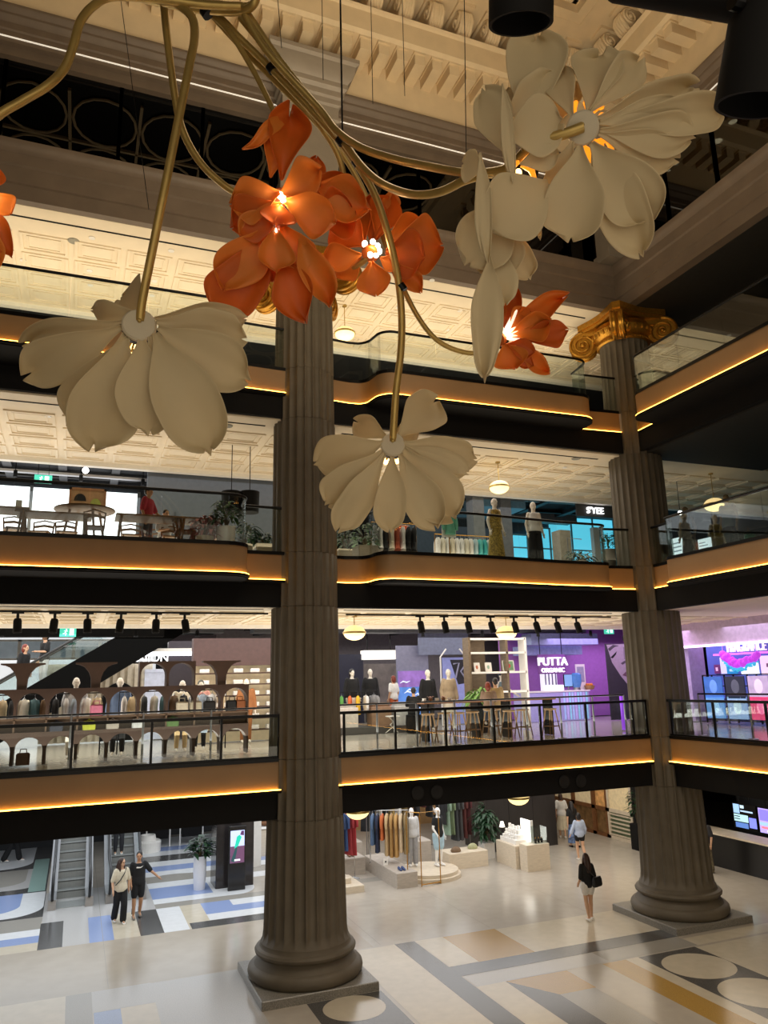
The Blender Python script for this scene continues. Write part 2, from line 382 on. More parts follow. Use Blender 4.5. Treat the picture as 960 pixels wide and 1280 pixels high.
# ================================================================= columns
def column(c, label):
    t = thing('fluted_column', label, 'column', (c[0], c[1], 0))
    b = MB(); b.bbox(-1.23, -1.23, 0, 1.23, 1.23, .17, .015); b.build('plinth', M_granite, t)
    prof = [(1.17,.17),(1.22,.22),(1.235,.29),(1.22,.36),(1.17,.41),(1.1,.43),(1.07,.47),(1.03,.54),(1.0,.58),(1.03,.61),(1.08,.645),(1.09,.69),(1.06,.735),(.99,.76),(.97,.79),(.965,.84)]
    b = MB(); b.lathe(prof, n=72); b.build('base', M_stone, t, smooth=35)
    # shaft: entasis radius table, 24 flutes
    tab = [(.84,.965),(.9,.93),(1.1,.9),(3.1,.862),(5.5,.812),(7.7,.79),(12,.768),(15.2,.735),(16.15,.715)]
    def rad(z):
        for (a, ra), (bz, rb) in zip(tab, tab[1:]):
            if z <= bz: return ra+(rb-ra)*(z-a)/(bz-a)
        return tab[-1][1]
    zs = [.84,.86,.92,.98,1.05]
    for s in (3.33,3.9,4.6,7.95,9.2,12.5,13.8): zs += [s-.012, s-.006, s+.006, s+.012]
    zs += [2,2.6,5.5,6.6,7.2,10.3,11.4,14.8,15.6,15.95,16.05,16.12,16.15]; zs.sort()
    joints = (3.33,4.6,7.95,9.2,12.5,13.8)
    n = 24*10; rings = []
    for z in zs:
        r0 = rad(z)
        fd = .055*r0/.8 * min(1, max(0, (z-.88)/.14)) * min(1, max(0, (16.08-z)/.12))
        if any(abs(z-j) < .007 for j in joints): r0 -= .012
        ring = []
        for j in range(n):
            ph = (j % 10)/10.0
            if ph < .16: d = 0
            else: d = fd*math.sqrt(max(0, 1-((ph-.58)/.42)**2))
            a = 2*PI*j/n; ring.append(((r0-d)*math.cos(a), (r0-d)*math.sin(a), z))
        rings.append(ring)
    b = MB(); b.loft(rings); b.build('shaft', M_stone, t, smooth=50)
    # gilded Ionic capital with four diagonal volutes
    b = MB(); b.lathe([(.74,16.1),(.79,16.14),(.79,16.18),(.75,16.2),(.74,16.26),(.82,16.3),(.92,16.42),(.93,16.52),(.84,16.6),(.8,16.72)], n=48)
    for j in range(28):          # egg moulding
        a = 2*PI*j/28; b.sph((.90*math.cos(a), .90*math.sin(a), 16.43), .055, .055, .085, 8, 6)
    for j in range(56):          # bead row
        a = 2*PI*j/56; b.sph((.785*math.cos(a), .785*math.sin(a), 16.16), .03, .03, .03, 6, 4)
    ab = []
    for q in range(4):           # concave-sided abacus
        a0 = q*PI/2 - PI/4; p0 = Vector((1.32*math.cos(a0-.09), 1.32*math.sin(a0-.09))); p1 = Vector((1.32*math.cos(a0+.09), 1.32*math.sin(a0+.09)))
        ab += [p0, p1]
        nx = Vector((1.32*math.cos(a0+PI/2-.09), 1.32*math.sin(a0+PI/2-.09)))
        for i in range(1, 8):
            u = i/8; m = p1.lerp(nx, u); m *= 1 - .12*math.sin(PI*u); ab.append(m)
    b.prism([(p.x,p.y) for p in ab], 16.86, 17.06); b.prism([(p.x*.95,p.y*.95) for p in ab], 16.76, 16.87)
    cap = b.build('capital', M_gold, t, smooth=35)
    for q in range(4):
        a = q*PI/2 + PI/4; D = Vector((math.cos(a), math.sin(a), 0)); S = Vector((-math.sin(a), math.cos(a), 0)); Z = Vector((0,0,1))
        v = MB(); rad0 = .43; cz = 16.36; co = 1.18
        # spiral ribbon seen on both cheeks, and the bowed cushion between them
        def sp(th):    # th from 0 (top, outer end) winding inward
            r = rad0*(1-th/(2*PI*2.6))**1.0
            return r
        ctr = D*co + Z*cz
        for side in (-1, 1):
            pts = []
            for i in range(70):
                th = 2*PI*2.5*i/69; r = rad0*(1-.36*th/(2*PI)) if th < 2*PI*2.4 else rad0*.1
                r = max(r, .05)
                ang = PI/2 - th
                pts.append(ctr + D*(r*math.cos(ang)) + Z*(r*math.sin(ang)) + S*(side*(.15+.05*(1-r/rad0))))
            v.tube(pts, [.045 - .02*i/69 for i in range(70)], 6)
            v.sph(ctr + S*side*.19, .07, .07, .07, 10, 6)
            # disc behind the spiral
            v.ext([(rad0*math.cos(2*PI*j/28), rad0*math.sin(2*PI*j/28)) for j in range(28)], ctr + S*(side*.06), D, Z, S*(side*.09))
        # rim cushion, ribbed and narrowed at the middle
        rows = []
        for i in range(29):
            ang = PI/2 + PI*.55 - 2*PI*.92*i/28
            row = []
            for j in range(13):
                u = -1 + 2*j/12; rr = rad0 + .02 - .05*(1-u*u) + .012*math.cos(u*PI*5)
                row.append(ctr + D*(rr*math.cos(ang)) + Z*(rr*math.sin(ang)) + S*(u*.16))
            rows.append(row)
        v.grid(rows)
        # channel rising from the drum to the volute
        P0 = D*.55 + Z*16.78; P1 = D*.85 + Z*16.84; P2 = ctr + Z*rad0
        top = [P0.lerp(P1, i/4) for i in range(4)] + [P1.lerp(P2, i/4) + Z*.02*math.sin(PI*i/4) for i in range(5)]
        rows = []
        for i, p in enumerate(top):
            w = .34 - .18*i/(len(top)-1)
            rows.append([p + S*(-w) - Z*.30*(1-i/(len(top)-1)*.3), p + S*(-w), p + S*(-w*.45) + Z*.02, p + S*(w*.45) + Z*.02, p + S*w, p + S*w - Z*.30*(1-i/(len(top)-1)*.3)])
        v.loft(rows)
        v.build('volute', M_gold, cap, smooth=40)
    return t
column(C1, 'tall fluted grey column in the middle left, on a square granite plinth')
column(C2, 'tall fluted grey column at the right-hand corner of the void')

# ================================================================= upper storey: grey entablature, glazing, cream cornice
def prof_band(b, prof, x0=-16, yend=-12):
    """profile (projection towards the void, z) run along the back wall and, mitred, along the right wing"""
    rings = [[(x0, 17.1-p, z) for p, z in prof], [(14.7-p, 17.1-p, z) for p, z in prof], [(14.7-p, yend, z) for p, z in prof]]
    b.loft(rings)
b = MB(); prof_band(b, [(-.5,17.06),(0,17.06),(0,17.42),(.05,17.44),(.05,17.84),(.1,17.88),(.1,18.16),(.16,18.2),(.22,18.27),(.24,18.34),(.24,18.42),(.05,18.5),(-.5,18.5)]); trim(b, M_grey, 25)
b = MB(); prof_band(b, [(-.5,20.86),(-.1,20.86),(-.1,21.1),(.02,21.12),(.02,21.42),(.06,21.45),(.06,21.62),(.12,21.66),(.17,21.74),(.17,21.8),(.22,21.84),(.26,21.92),(.26,21.98),(-.1,22.0),(-.5,22.0)]); trim(b, M_grey, 25)
b = MB(); prof_band(b, [(.02,21.23),(.045,21.23),(.045,21.255),(.02,21.255)]); 
trim(b, mat('white_led_line', (255, 246, 230), .5, emit=.5))
b = MB(); prof_band(b, [(-.5,22.0),(0,22.0),(0,23.5),(-.5,23.5)]); struct(b.build('wall_frieze', M_cream))
# modillion course: one mesh, the pattern of the cornice
b = MB()
prof_band(b, [(0,23.42),(.9,23.42),(.95,23.46),(1.0,23.5),(1.0,24.1),(1.06,24.14),(1.1,24.2),(0,24.2)])
x = 13.35
while x > -8:
    b.box(x-.15, 16.26, 23.04, x+.15, 17.1, 23.42); b.box(x-.18, 16.2, 23.36, x+.18, 17.1, 23.42); x -= .54
y = 15.75
while y > -6:
    b.box(13.86, y-.15, 23.04, 14.7, y+.15, 23.42); b.box(13.8, y-.18, 23.36, 14.7, y+.18, 23.42); y -= .54
b.box(13.86, 16.26, 23.04, 14.7, 17.1, 23.42)
struct(b.build('trim_cornice', M_cream))
# attic: recess wall browned for its shade, carved scroll consoles, coffered ceiling
b = MB(); b.box(-16, 17.3, 24.2, 15, 17.5, 26.2); b.box(14.9, -12, 24.2, 15.1, 17.4, 26.2); struct(b.build('wall_attic', mat('attic_shade_brown', (96, 78, 56), .8)))
def console(loc, rz, name_lab, first=[None]):
    if first[0] is None:
        t = thing('scroll_console', name_lab, 'cornice bracket', loc, rz, 'carved consoles under the upper ceiling')
        b = MB(); prof = []
        # side outline: volute at the front top, tapering to the wall
        for i in range(22):
            a = R(-95 + 300*i/21); r = .3 - .05*i/21; prof.append((-.62 + r*math.cos(a)*-1, .62 + r*math.sin(a)))
        poly = [(-.05,.0)] + [(-.3,.05),(-.5,.2),(-.78,.34),(-.93,.5),(-.95,.7),(-.86,.86),(-.7,.95),(-.05,.95)]
        b.ext(poly, (-.2,0,0), (0,1,0), (0,0,1), (.4,0,0))
        b.box(-.28,-1.0,.95,.28,0,1.05)
        b.build('body', M_cream, t, smooth=30)
        for sx in (-1,1):
            v = MB(); pts = []
            for i in range(40):
                th = 2*PI*1.9*i/39; r = .26*(1-.42*th/(2*PI)); pts.append((sx*.205, -.66 - r*math.cos(PI/2-th), .64 + r*math.sin(PI/2-th)))
            v.tube(pts, .035, 6); v.sph((sx*.21,-.66,.64), .07); v.build('scroll', M_cream, t, smooth=60)
        l = MB()
        for j in range(5):       # acanthus leaf lobes on the front face
            u = -.16+.08*j
            l.tube([(u,-.12,-.02),(u,-.32,.0),(u,-.55,.13),(u,-.82,.28),(u,-.97,.48),(u*.8,-.98,.7)], [.03,.055,.06,.055,.05,.03], 6)
            for q in range(5): l.sph((u+(.03 if q%2 else -.03), -.3-.15*q, .02+.08*q+(.04 if q > 3 else 0)), .035, .05, .03, 6, 4)
        l.build('acanthus_leaf', M_cream, t, smooth=60)
        first[0] = t; return t
    return copy_tree(first[0], loc, rz, name_lab)
cx = [13.15 - .93*i for i in range(11)]
for i, x in enumerate(cx): console((x, 17.0, 24.38), 0, 'cream carved scroll console, %s left of the corner in the back row above the dentils' % ORD[i])
for i in range(7): console((14.6, 15.55-.93*i, 24.38), -PI/2, 'cream carved scroll console, %s from the corner in the right-hand row above the dentils' % ORD[i])
b = MB(); b.box(-16, -12, 25.75, 15, 17.4, 26.0)
for f in ((-8,15.2,13.0,15.5),(12.7,-12,13.0,15.2)): b.box(f[0], f[1], 25.45, f[2], f[3], 25.75)
b.box(-8, 15.5, 25.43, 15, 17.3, 25.6); b.box(13.0, -12, 25.43, 15, 15.5, 25.6)
x = 12.5
for i in range(7):
    for (a, h) in ((0,.25),(.16,.16)):
        x0, x1, y0, y1 = x-2.6+a, x-a, 11.9+a, 15.0-a
        b.box(x0,y0,25.75-h,x1,y0+.14,25.75); b.box(x0,y1-.14,25.75-h,x1,y1,25.75); b.box(x0,y0,25.75-h,x0+.14,y1,25.75); b.box(x1-.14,y0,25.75-h,x1,y1,25.75)
    x -= 3.0
struct(b.build('ceiling', M_cream))
# dark panel and curved ribs added out of view to pattern the window reflections
b = MB(); b.box(-16, -12, 25.69, 12.4, 11.5, 25.74); struct(b.build('ceiling', mat('reflected_dark_panel', (24, 23, 21), .25)))
b = MB()
for i in range(12):
    for j in range(9):
        x, y = -14+2.3*i, -11+2.6*j
        b.tube([(x+1.05*math.cos(2*PI*k/16), y+1.2*math.sin(2*PI*k/16), 25.63) for k in range(17)], .05, 6)
        b.box(x+1.1,y-1.3,25.58,x+1.2,y+1.3,25.69)
for j in range(9): b.box(-16,-12.3+2.6*j,25.58,12.4,-12.2+2.6*j,25.69)
trim(b, M_cream)
# pilasters that continue the columns above the entablature
def pilaster(x0, y0, x1, y1, label, free_right=True):
    t = thing('pilaster', label, 'pilaster', ((x0+x1)/2, (y0+y1)/2, 18.45)); hx, hy = (x1-x0)/2, (y1-y0)/2
    b = MB(); b.box(-hx,-hy,.05,hx,hy,3.9); b.box(-hx-.07,-hy-.07,0,hx+.07,hy+.07,.25); b.build('shaft', mat('pilaster_stone', (136, 126, 112), .5, var=.08, scale=3), t)
    b = MB(); pr = [(0,2.3),(.05,2.34),(.05,2.42),(.0,2.46),(.0,2.75),(.06,2.8),(.06,2.95),(.12,3.0),(.12,3.16),(.2,3.24),(.2,3.38),(.3,3.5),(.36,3.66),(.38,3.84),(.46,3.9),(.46,4.02)]
    rings = [[(-hx-p-.015,-hy-p-.015,z),(hx+.015+(p if free_right else 0),-hy-p-.015,z),(hx+.015+(p if free_right else 0),hy+.012,z),(-hx-p-.015,hy+.012,z)] for p, z in pr]
    b.loft(rings); b.build('capital', M_grey_l, t, smooth=20)
M_grey_l = mat('pilaster_cap_grey', (150, 140, 126), .5, var=.06, scale=3)
pilaster(4.12, 16.6, 5.62, 17.08, 'grey square pilaster with a moulded flaring cap, above the middle left column')
pilaster(14.1, 16.5, 14.68, 17.08, 'grey square pilaster above the right-hand corner column, behind the big white flowers', False)
# glazing of the top gallery
nw = 0
def window(x0, y0, x1, y1, G=None):
    global nw; nw += 1
    b = MB(); d = Vector((x1-x0, y1-y0)).normalized(); nrm = Vector((d.y,-d.x))*.012
    b.prism([(x0,y0),(x1,y1),(x1+nrm.x,y1+nrm.y),(x0+nrm.x,y0+nrm.y)], 18.55, 20.83)
    w = struct(b.build('window_%d' % nw, G or G_dark))
    f = MB()
    for (px, py) in ((x0,y0),(x1,y1)):
        f.box(px-.045, py-.045, 18.5, px+.045, py+.045, 20.86)
    f.prism([(x0-d.y*.03,y0+d.x*.03),(x0+d.y*.03,y0-d.x*.03),(x1+d.y*.03,y1-d.x*.03),(x1-d.y*.03,y1+d.x*.03)], 18.5, 18.57)
    f.prism([(x0-d.y*.03,y0+d.x*.03),(x0+d.y*.03,y0-d.x*.03),(x1+d.y*.03,y1-d.x*.03),(x1-d.y*.03,y1+d.x*.03)], 20.78, 20.86)
    f.build('window_frame', M_blackm, w)
xs = [-8.1,-5.0,-2.4,.2,2.2,4.1]
for a, c in zip(xs, xs[1:]): window(a, 17.4, c, 17.4, G_darkb)
xs = [5.7,8.3,10.9,13.2,14.35]
for a, c in zip(xs, xs[1:]): window(a, 17.4, c, 17.4, G_darkb)
ys = [16.7,14.9,13.1,11.3,9.4,7.5]
for a, c in zip(ys, ys[1:]): window(15.0, c, 15.0, a)
# top gallery room
b = MB(); b.box(-16, 17.6, 18.3, 34, 34, 18.5); b.box(15.1, -12, 18.3, 30, 17.6, 18.5); struct(b.build('floor', M_dark))
b = MB(); b.box(-16, 17.5, 21.6, 34, 34, 21.7); b.box(15.1, -12, 21.6, 30, 17.5, 21.7); struct(b.build('ceiling', M_dark))
b = MB(); b.box(-16, 27, 18.5, 34, 27.2, 21.6); struct(b.build('wall_back', M_black))
b = MB(); b.box(24, -12, 18.5, 24.2, 27, 21.6); struct(b.build('wall_right', M_darker))
b = MB(); b.box(16.4, -6, 18.5, 16.55, 17, 19.75); struct(b.build('wall_parapet', mat('pale_parapet', (170, 166, 140), .7)))

for i, (px, py) in enumerate(((897,176),(845,205),(836,213),(916,152))):
    q = atz(px, py, 21.5); t = thing('spot_lamp', 'small bright ceiling lamp behind the glass of the top gallery, %s from the right' % ('second','third','fourth','first')[i], 'lamp', q)
    r = (.14,.06,.06,.12)[i]; b = MB(); b.lathe([(r*1.2,.1),(r*1.2,-.02),(r,-.02)], n=16, cap=False); b.build('housing', M_black, t); b = MB(); b.lathe([(.01,0),(r,0)], n=16, cap=False); b.build('lens', M_downl, t)
# ================================================================= hanging sculpture: flower lamps on curved brass tubes
M_brass = mat('brass_tube', (186, 158, 92), .36, metal=.6, var=.1, scale=6)
M_wpet = mat('white_petal', (218, 200, 160), .62, var=.03, scale=2, trans=.22, bump=.04, bscale=6)
M_opet = mat('orange_petal', (234, 142, 54), .5, var=.10, scale=2.5, trans=.35)
M_opet2 = mat('deep_orange_petal', (216, 106, 30), .5, var=.12, scale=2.5, trans=.30)
M_hubw = mat('hub_white', (206, 194, 168), .5, var=.03)
M_hubo = mat('hub_orange', (190, 96, 34), .5, var=.08)
M_bulb = mat('clear_bulb_glow', (255, 222, 160), .3, emit=5, ecol=(255, 206, 130))
M_bulbw = mat('white_bulb_glow', (255, 252, 240), .3, emit=4, ecol=(255, 244, 220))
M_strap = mat('amber_lamp_strap', (250, 170, 40), .4, emit=1.0, ecol=(250, 150, 30))
GR_F = 'flower lamps of the hanging sculpture'
PL = []
def petal(par, b, t, w, d0, d1, m, bow=.10, cup=.14, ruf=.05, peak=.62, curl=0.0, seed=None, root=.09, lean=0.0, name='petal'):
    """b, t: where the petal's root and tip are seen; d0, d1: their distances; w: width seen"""
    rs = random.Random(seed if seed is not None else int(b[0]*7+t[1]*13))
    B, T = atd(b[0], b[1], d0), atd(t[0], t[1], d1)
    ax = T-B; L = ax.length; mid = (B+T)/2
    nv = (CAM-mid).normalized(); side = ax.cross(nv).normalized(); nv = side.cross(ax).normalized()
    if lean:
        q = Matrix.Rotation(lean, 3, ax.normalized()); side = q @ side; nv = q @ nv
    W = w*(d0+d1)/2/F_PX/2; pt = 0; sb = rs.uniform(-.025, .025)
    if m in (M_opet, M_opet2): ruf *= 1.9; cup *= 2.0; pt = .55; sb = rs.choice((-1, 1))*rs.uniform(.03, .07); curl += rs.uniform(-.10, .16); W *= 1.06
    nu, nvv = 22, 15; ph = [rs.uniform(0, 6.28) for _ in range(6)]; k1 = rs.uniform(4, 7)
    rows = []
    for i in range(nu):
        s = i/(nu-1)
        if s <= peak: x = s/peak; ww = root + (1-root)*(math.sin(x*PI/2)**1.45)
        else: x = (s-peak)/(1-peak); ww = max(.02, (1-x**(2.4-1.1*pt)))**(.55+.35*pt)
        row = []
        for j in range(nvv):
            u = -1+2*j/(nvv-1)
            edge = 1 + .07*math.sin(k1*s*2+ph[0]+(1.5 if u > 0 else 0))*abs(u)*s
            p = B + ax*s + side*(u*W*ww*edge + sb*L*math.sin(2*PI*s)*s)
            h = bow*L*math.sin(PI*min(1, s*1.05)) + cup*W*(u*u-.4)*(.4+s)*1.6
            h += ruf*L*s*s*(math.sin(u*3.1+ph[1]+s*2)*.7 + math.sin(u*6.2*abs(u)+ph[2])*.5*abs(u))
            if s > .66: h += curl*L*((s-.66)/.34)**2
            # scalloped tip
            p = p + ax.normalized()*(L*.035*s**6*math.sin(u*5+ph[3]))
            row.append(p + nv*h)
        rows.append(row)
    mb = MB(); mb.grid(rows)
    o = mb.build(name, m, par, smooth=180)
    sd = o.modifiers.new('thick', 'SOLIDIFY'); sd.thickness = .011; sd.offset = 0
    ss = o.modifiers.new('sub', 'SUBSURF'); ss.levels = 1; ss.render_levels = 1
    return o
def tube_px(par, pts, r=.042, name='stem', m=None, sub=6):
    """pts: (px, py, distance); smoothed with Catmull-Rom in space"""
    P = [atd(*p) for p in pts]; out = []
    for i in range(len(P)-1):
        p0, p1, p2, p3 = P[max(i-1,0)], P[i], P[i+1], P[min(i+2,len(P)-1)]
        for k in range(sub):
            t = k/sub
            out.append(.5*((2*p1)+(p2-p0)*t+(2*p0-5*p1+4*p2-p3)*t*t+(3*p1-p0-3*p2+p3)*t**3))
    out.append(P[-1])
    b = MB(); b.tube(out, r, 10); return b.build(name, m or M_brass, par, smooth=60)
def clamp(par, px, py, d, r=.06):
    b = MB(); p = atd(px, py, d); q = atd(px+5, py+7, d); b.tube([p, p.lerp(q,.5), q], r, 10)
    c = b.build('clamp', M_blackm, par, smooth=40); return c
def hub(par, px, py, d, r, n, m):
    c = atd(px, py, d); q = n.to_track_quat('Z', 'Y').to_matrix()
    b = MB(); b.lathe([(.02,.035),(r*.9,.03),(r,.015),(r,-.02),(r*.94,-.03)], c, 32, True, q); h = b.build('hub', m, par, smooth=30)
    b = MB(); b.lathe([(r*.93,-.03),(r*.99,-.035),(r*.99,-.09),(r*.9,-.1)], c, 32, True, q); b.build('collar', M_blackm, h, smooth=30)
    b = MB(); b.sph(c+n*.045+Vector((0,0,.03)), .022); b.build('screw', M_brass, h)
    return h
def bulbs(par, pts, d, r, m, stalk=True, root=None):
    for (px, py) in pts:
        b = MB(); p = atd(px, py, d); b.sph(p, r, r, r*1.25, 10, 8); o = b.build('bulb', m, par, smooth=60)
        if stalk and root:
            s = MB(); s.tube([root, root.lerp(p,.6)+Vector((0,0,.02)), p], .012, 6); s.build('lamp_stalk', M_brass, o)
def glow(px, py, d, power, col=(1,.72,.4), r=.05):
    l = bpy.data.lights.new('flower_lamp', 'POINT'); l.energy = power*.42; l.color = col; l.shadow_soft_size = r
    o = bpy.data.objects.new('flower_lamp', l); COL.objects.link(o); o.location = atd(px, py, d)
def flower(label): return thing('flower_lamp', label, 'flower lamp', (0,0,0), 0, GR_F)
nC = lambda px, py: (CAM-atd(px, py, 8)).normalized()
ZUP = Vector((0,0,1))

# ---- white flower, left
f = flower('white flower lamp with drooping petals hanging on the left from a straight brass stem'); D = 7.4
h = hub(f, 174, 407, D, .165, (nC(174,407)+ZUP*.45).normalized(), M_hubw)
for b, t, w, dd, kw in (
    ((190,396),(115,388),30,.55,dict(bow=.18)), ((180,396),(150,372),78,.7,dict(bow=.1)), ((192,398),(310,398),40,.5,dict(bow=.1, curl=-.1)),
    ((153,402),(30,430),44,.3,dict(bow=.07)), ((195,402),(306,424),62,.3,dict(bow=.07)),
    ((154,408),(32,470),62,.2,dict(bow=.08, peak=.68)), ((197,409),(310,475),70,.2,dict(bow=.08, peak=.66)),
    ((158,415),(118,560),86,.1,dict(bow=.12, peak=.72, curl=.06)), ((194,416),(262,566),84,.1,dict(bow=.12, peak=.6, curl=.05)),
    ((163,418),(90,520),58,.25,dict(bow=.1, peak=.7)), ((188,420),(225,530),70,.25,dict(bow=.1, peak=.7)),
    ((177,421),(186,542),74,0,dict(bow=.13, peak=.66, ruf=.02))):
    petal(f, b, t, w, D-.02+(.1 if t[1] < 400 else 0), D+dd, M_wpet, **kw)
bulbs(h, ((160,436),(168,431),(163,443),(184,432),(190,440),(177,437)), D+.28, .035, M_bulb, True, atd(174,415,D+.1))
tube_px(f, ((200,-14,8.0),(204,2,7.95),(222,6,7.9),(240,22,7.85),(243,48,7.8),(236,85,7.7),(222,155,7.6),(205,240,7.5),(189,320,7.45),(178,375,7.42),(175,402,7.4)), .044)
glow(176, 432, D+.32, 9)
# ---- white flower, low centre
f = flower('white flower lamp hanging lowest, in front of the middle galleries'); D = 8.3
h = hub(f, 491, 556, D, .135, (nC(491,556)+ZUP*.4).normalized(), M_hubw)
for b, t, w, dd, kw in (
    ((496,547),(546,500),56,.45,dict(bow=.1, peak=.66)), ((486,548),(444,527),32,.5,dict(bow=.08)), ((490,546),(520,535),32,.5,dict(bow=.05)),
    ((480,553),(394,580),56,.2,dict(bow=.07, peak=.62)), ((503,553),(598,575),44,.2,dict(bow=.08, curl=-.1)),
    ((505,558),(584,592),38,.15,dict(bow=.06)), ((504,560),(568,648),66,.12,dict(bow=.09, peak=.62)),
    ((482,564),(424,662),44,.1,dict(bow=.1, peak=.7, curl=.08)), ((480,562),(408,630),52,.15,dict(bow=.1, peak=.72)),
    ((499,566),(545,660),52,.05,dict(bow=.1, peak=.66)), ((490,569),(488,664),42,0,dict(bow=.12, peak=.64, ruf=.02))):
    petal(f, b, t, w, D-.02+(.1 if t[1] < 540 else 0), D+dd, M_wpet, **kw)
bulbs(h, ((482,577),(488,573),(496,576),(502,570),(508,577),(493,585)), D+.2, .03, M_bulb, True, atd(491,563,D+.08))
tube_px(f, ((150,-10,8.3),(200,4,8.3),(262,14,8.3),(302,50,8.3),(345,92,8.3),(400,150,8.3),(436,192,8.3),(466,238,8.3),(485,292,8.3),(497,345,8.3),(502,395,8.3),(501,440,8.3),(495,490,8.3),(491,552,8.3)), .040)
clamp(f, 500, 356, 8.3, .05); clamp(f, 444, 200, 8.3, .056); clamp(f, 337, 82, 8.3, .056)
glow(492, 575, D+.3, 7)
# ---- big white flower seen face-on, upper right
f = flower('big white flower lamp at the upper right, its round hub facing the viewer'); D = 6.3
h = hub(f, 728, 160, D, .135, nC(728,160), M_hubw)
for b, t, w, dd, kw in (
    ((735,142),(752,66),66,.25,dict(bow=.06, peak=.7)), ((737,140),(800,74),48,.2,dict(bow=.08, peak=.66)),
    ((746,148),(868,108),46,.35,dict(bow=.05, peak=.66)), ((748,152),(914,140),50,.3,dict(bow=.06, peak=.7, curl=-.08)), ((748,154),(856,138),46,.15,dict(bow=.07, peak=.6)),
    ((749,163),(866,172),54,.25,dict(bow=.07, peak=.66)), ((748,167),(846,200),50,.35,dict(bow=.07)),
    ((741,178),(802,318),66,.25,dict(bow=.08, peak=.5, curl=.05)), ((739,178),(812,275),76,.1,dict(bow=.1, peak=.66)),
    ((725,182),(712,300),80,.1,dict(bow=.1, peak=.72, ruf=.02)), ((716,176),(690,250),40,.35,dict(bow=.08)), ((716,148),(692,84),40,.35,dict(bow=.08))):
    petal(f, b, t, w, D, D+dd, M_wpet, **kw)
for (a, c, e) in (((735,138),(734,128),(736,120)),((741,140),(747,132),(753,134)),((747,150),(752,146),(757,150)),((748,176),(760,174),(765,188)),((729,183),(736,190),(739,203)),((718,142),(716,134),(720,128)),((742,176),(750,180),(753,190))):
    b = MB(); b.tube([atd(*a,D+.06), atd(*c,D+.12), atd(*e,D+.16)], [.018,.035,.02], 8); b.build('lamp_strap', M_strap, h, smooth=60)
tube_px(f, ((728,159,D-.03),(710,166,D-.02),(680,176,6.35),(655,190,6.45)), .045, 'hub_stem')
tube_px(f, ((300,6,8.1),(332,62,8.1),(398,135,8.1),(420,163,8.0),(450,184,7.8),(490,198,7.5),(535,208,7.2),(585,216,6.9),(630,212,6.6),(655,190,6.45)), .040)
glow(735, 165, D+.3, 5)
# ---- white flower seen from the side, left of it
f = flower('white flower lamp seen side-on with wavy overlapping petals, left of the face-on one'); D = 6.5
h = hub(f, 652, 214, D+.25, .12, (nC(652,214)*-.4+CR*-.3+ZUP*.2).normalized(), M_hubw)
for b, t, w, d0, d1, kw in (
    ((660,170),(672,42),76,.05,.15,dict(bow=.09, peak=.7)), ((672,150),(640,108),52,.1,.25,dict(bow=.08)), ((688,160),(716,104),36,.1,.2,dict(bow=.08)),
    ((628,170),(702,150),72,-.2,-.25,dict(bow=.12, peak=.62)), ((640,200),(604,112),50,0,.1,dict(bow=.1)), ((630,150),(690,95),46,.0,.05,dict(bow=.1)),
    ((628,104),(641,228),17,-.3,-.3,dict(bow=.05, peak=.5)), ((650,205),(698,192),32,-.1,-.15,dict(bow=.1)),
    ((600,190),(609,326),22,-.25,-.25,dict(bow=.06, peak=.5)), ((686,228),(612,285),86,-.15,-.2,dict(bow=.12, peak=.6)), ((604,212),(578,205),40,.05,.1,dict(bow=.1)),
    ((640,250),(585,330),76,0,0,dict(bow=.1, peak=.7)), ((615,270),(628,350),66,.1,.1,dict(bow=.1)), ((632,278),(662,348),34,.15,.2,dict(bow=.08, peak=.75)),
    ((612,320),(606,474),40,-.05,-.1,dict(bow=.06, peak=.45)), ((628,310),(632,380),34,.05,.05,dict(bow=.08)), ((660,235),(675,298),10,.2,.2,dict(bow=.02)), ((690,185),(706,240),34,.15,.2,dict(bow=.08))):
    petal(f, b, t, w, D+d0, D+d1, M_wpet, **kw)
for (a, c, e) in (((645,205),(650,196),(655,206)),((652,206),(664,212),(670,228)),((648,240),(656,250),(664,242)),((640,290),(655,296),(670,288)),((662,248),(660,258),(656,266))):
    b = MB(); b.tube([atd(*a,D-.02), atd(*c,D), atd(*e,D+.02)], [.02,.03,.015], 8); b.build('lamp_strap', M_strap, h, smooth=60)
bulbs(h, ((648,216),(660,204),(655,270)), D+.05, .03, M_bulb)
tube_px(f, ((310,18,8.15),(350,76,8.15),(405,145,8.1),(430,178,8.0),(452,208,7.8),(478,230,7.6),(515,243,7.3),(550,240,7.1),(585,224,6.9),(630,214,6.75),(652,214,6.75)), .040)
clamp(f, 424, 172, 8.0, .056)
glow(650, 222, D+.1, 8)
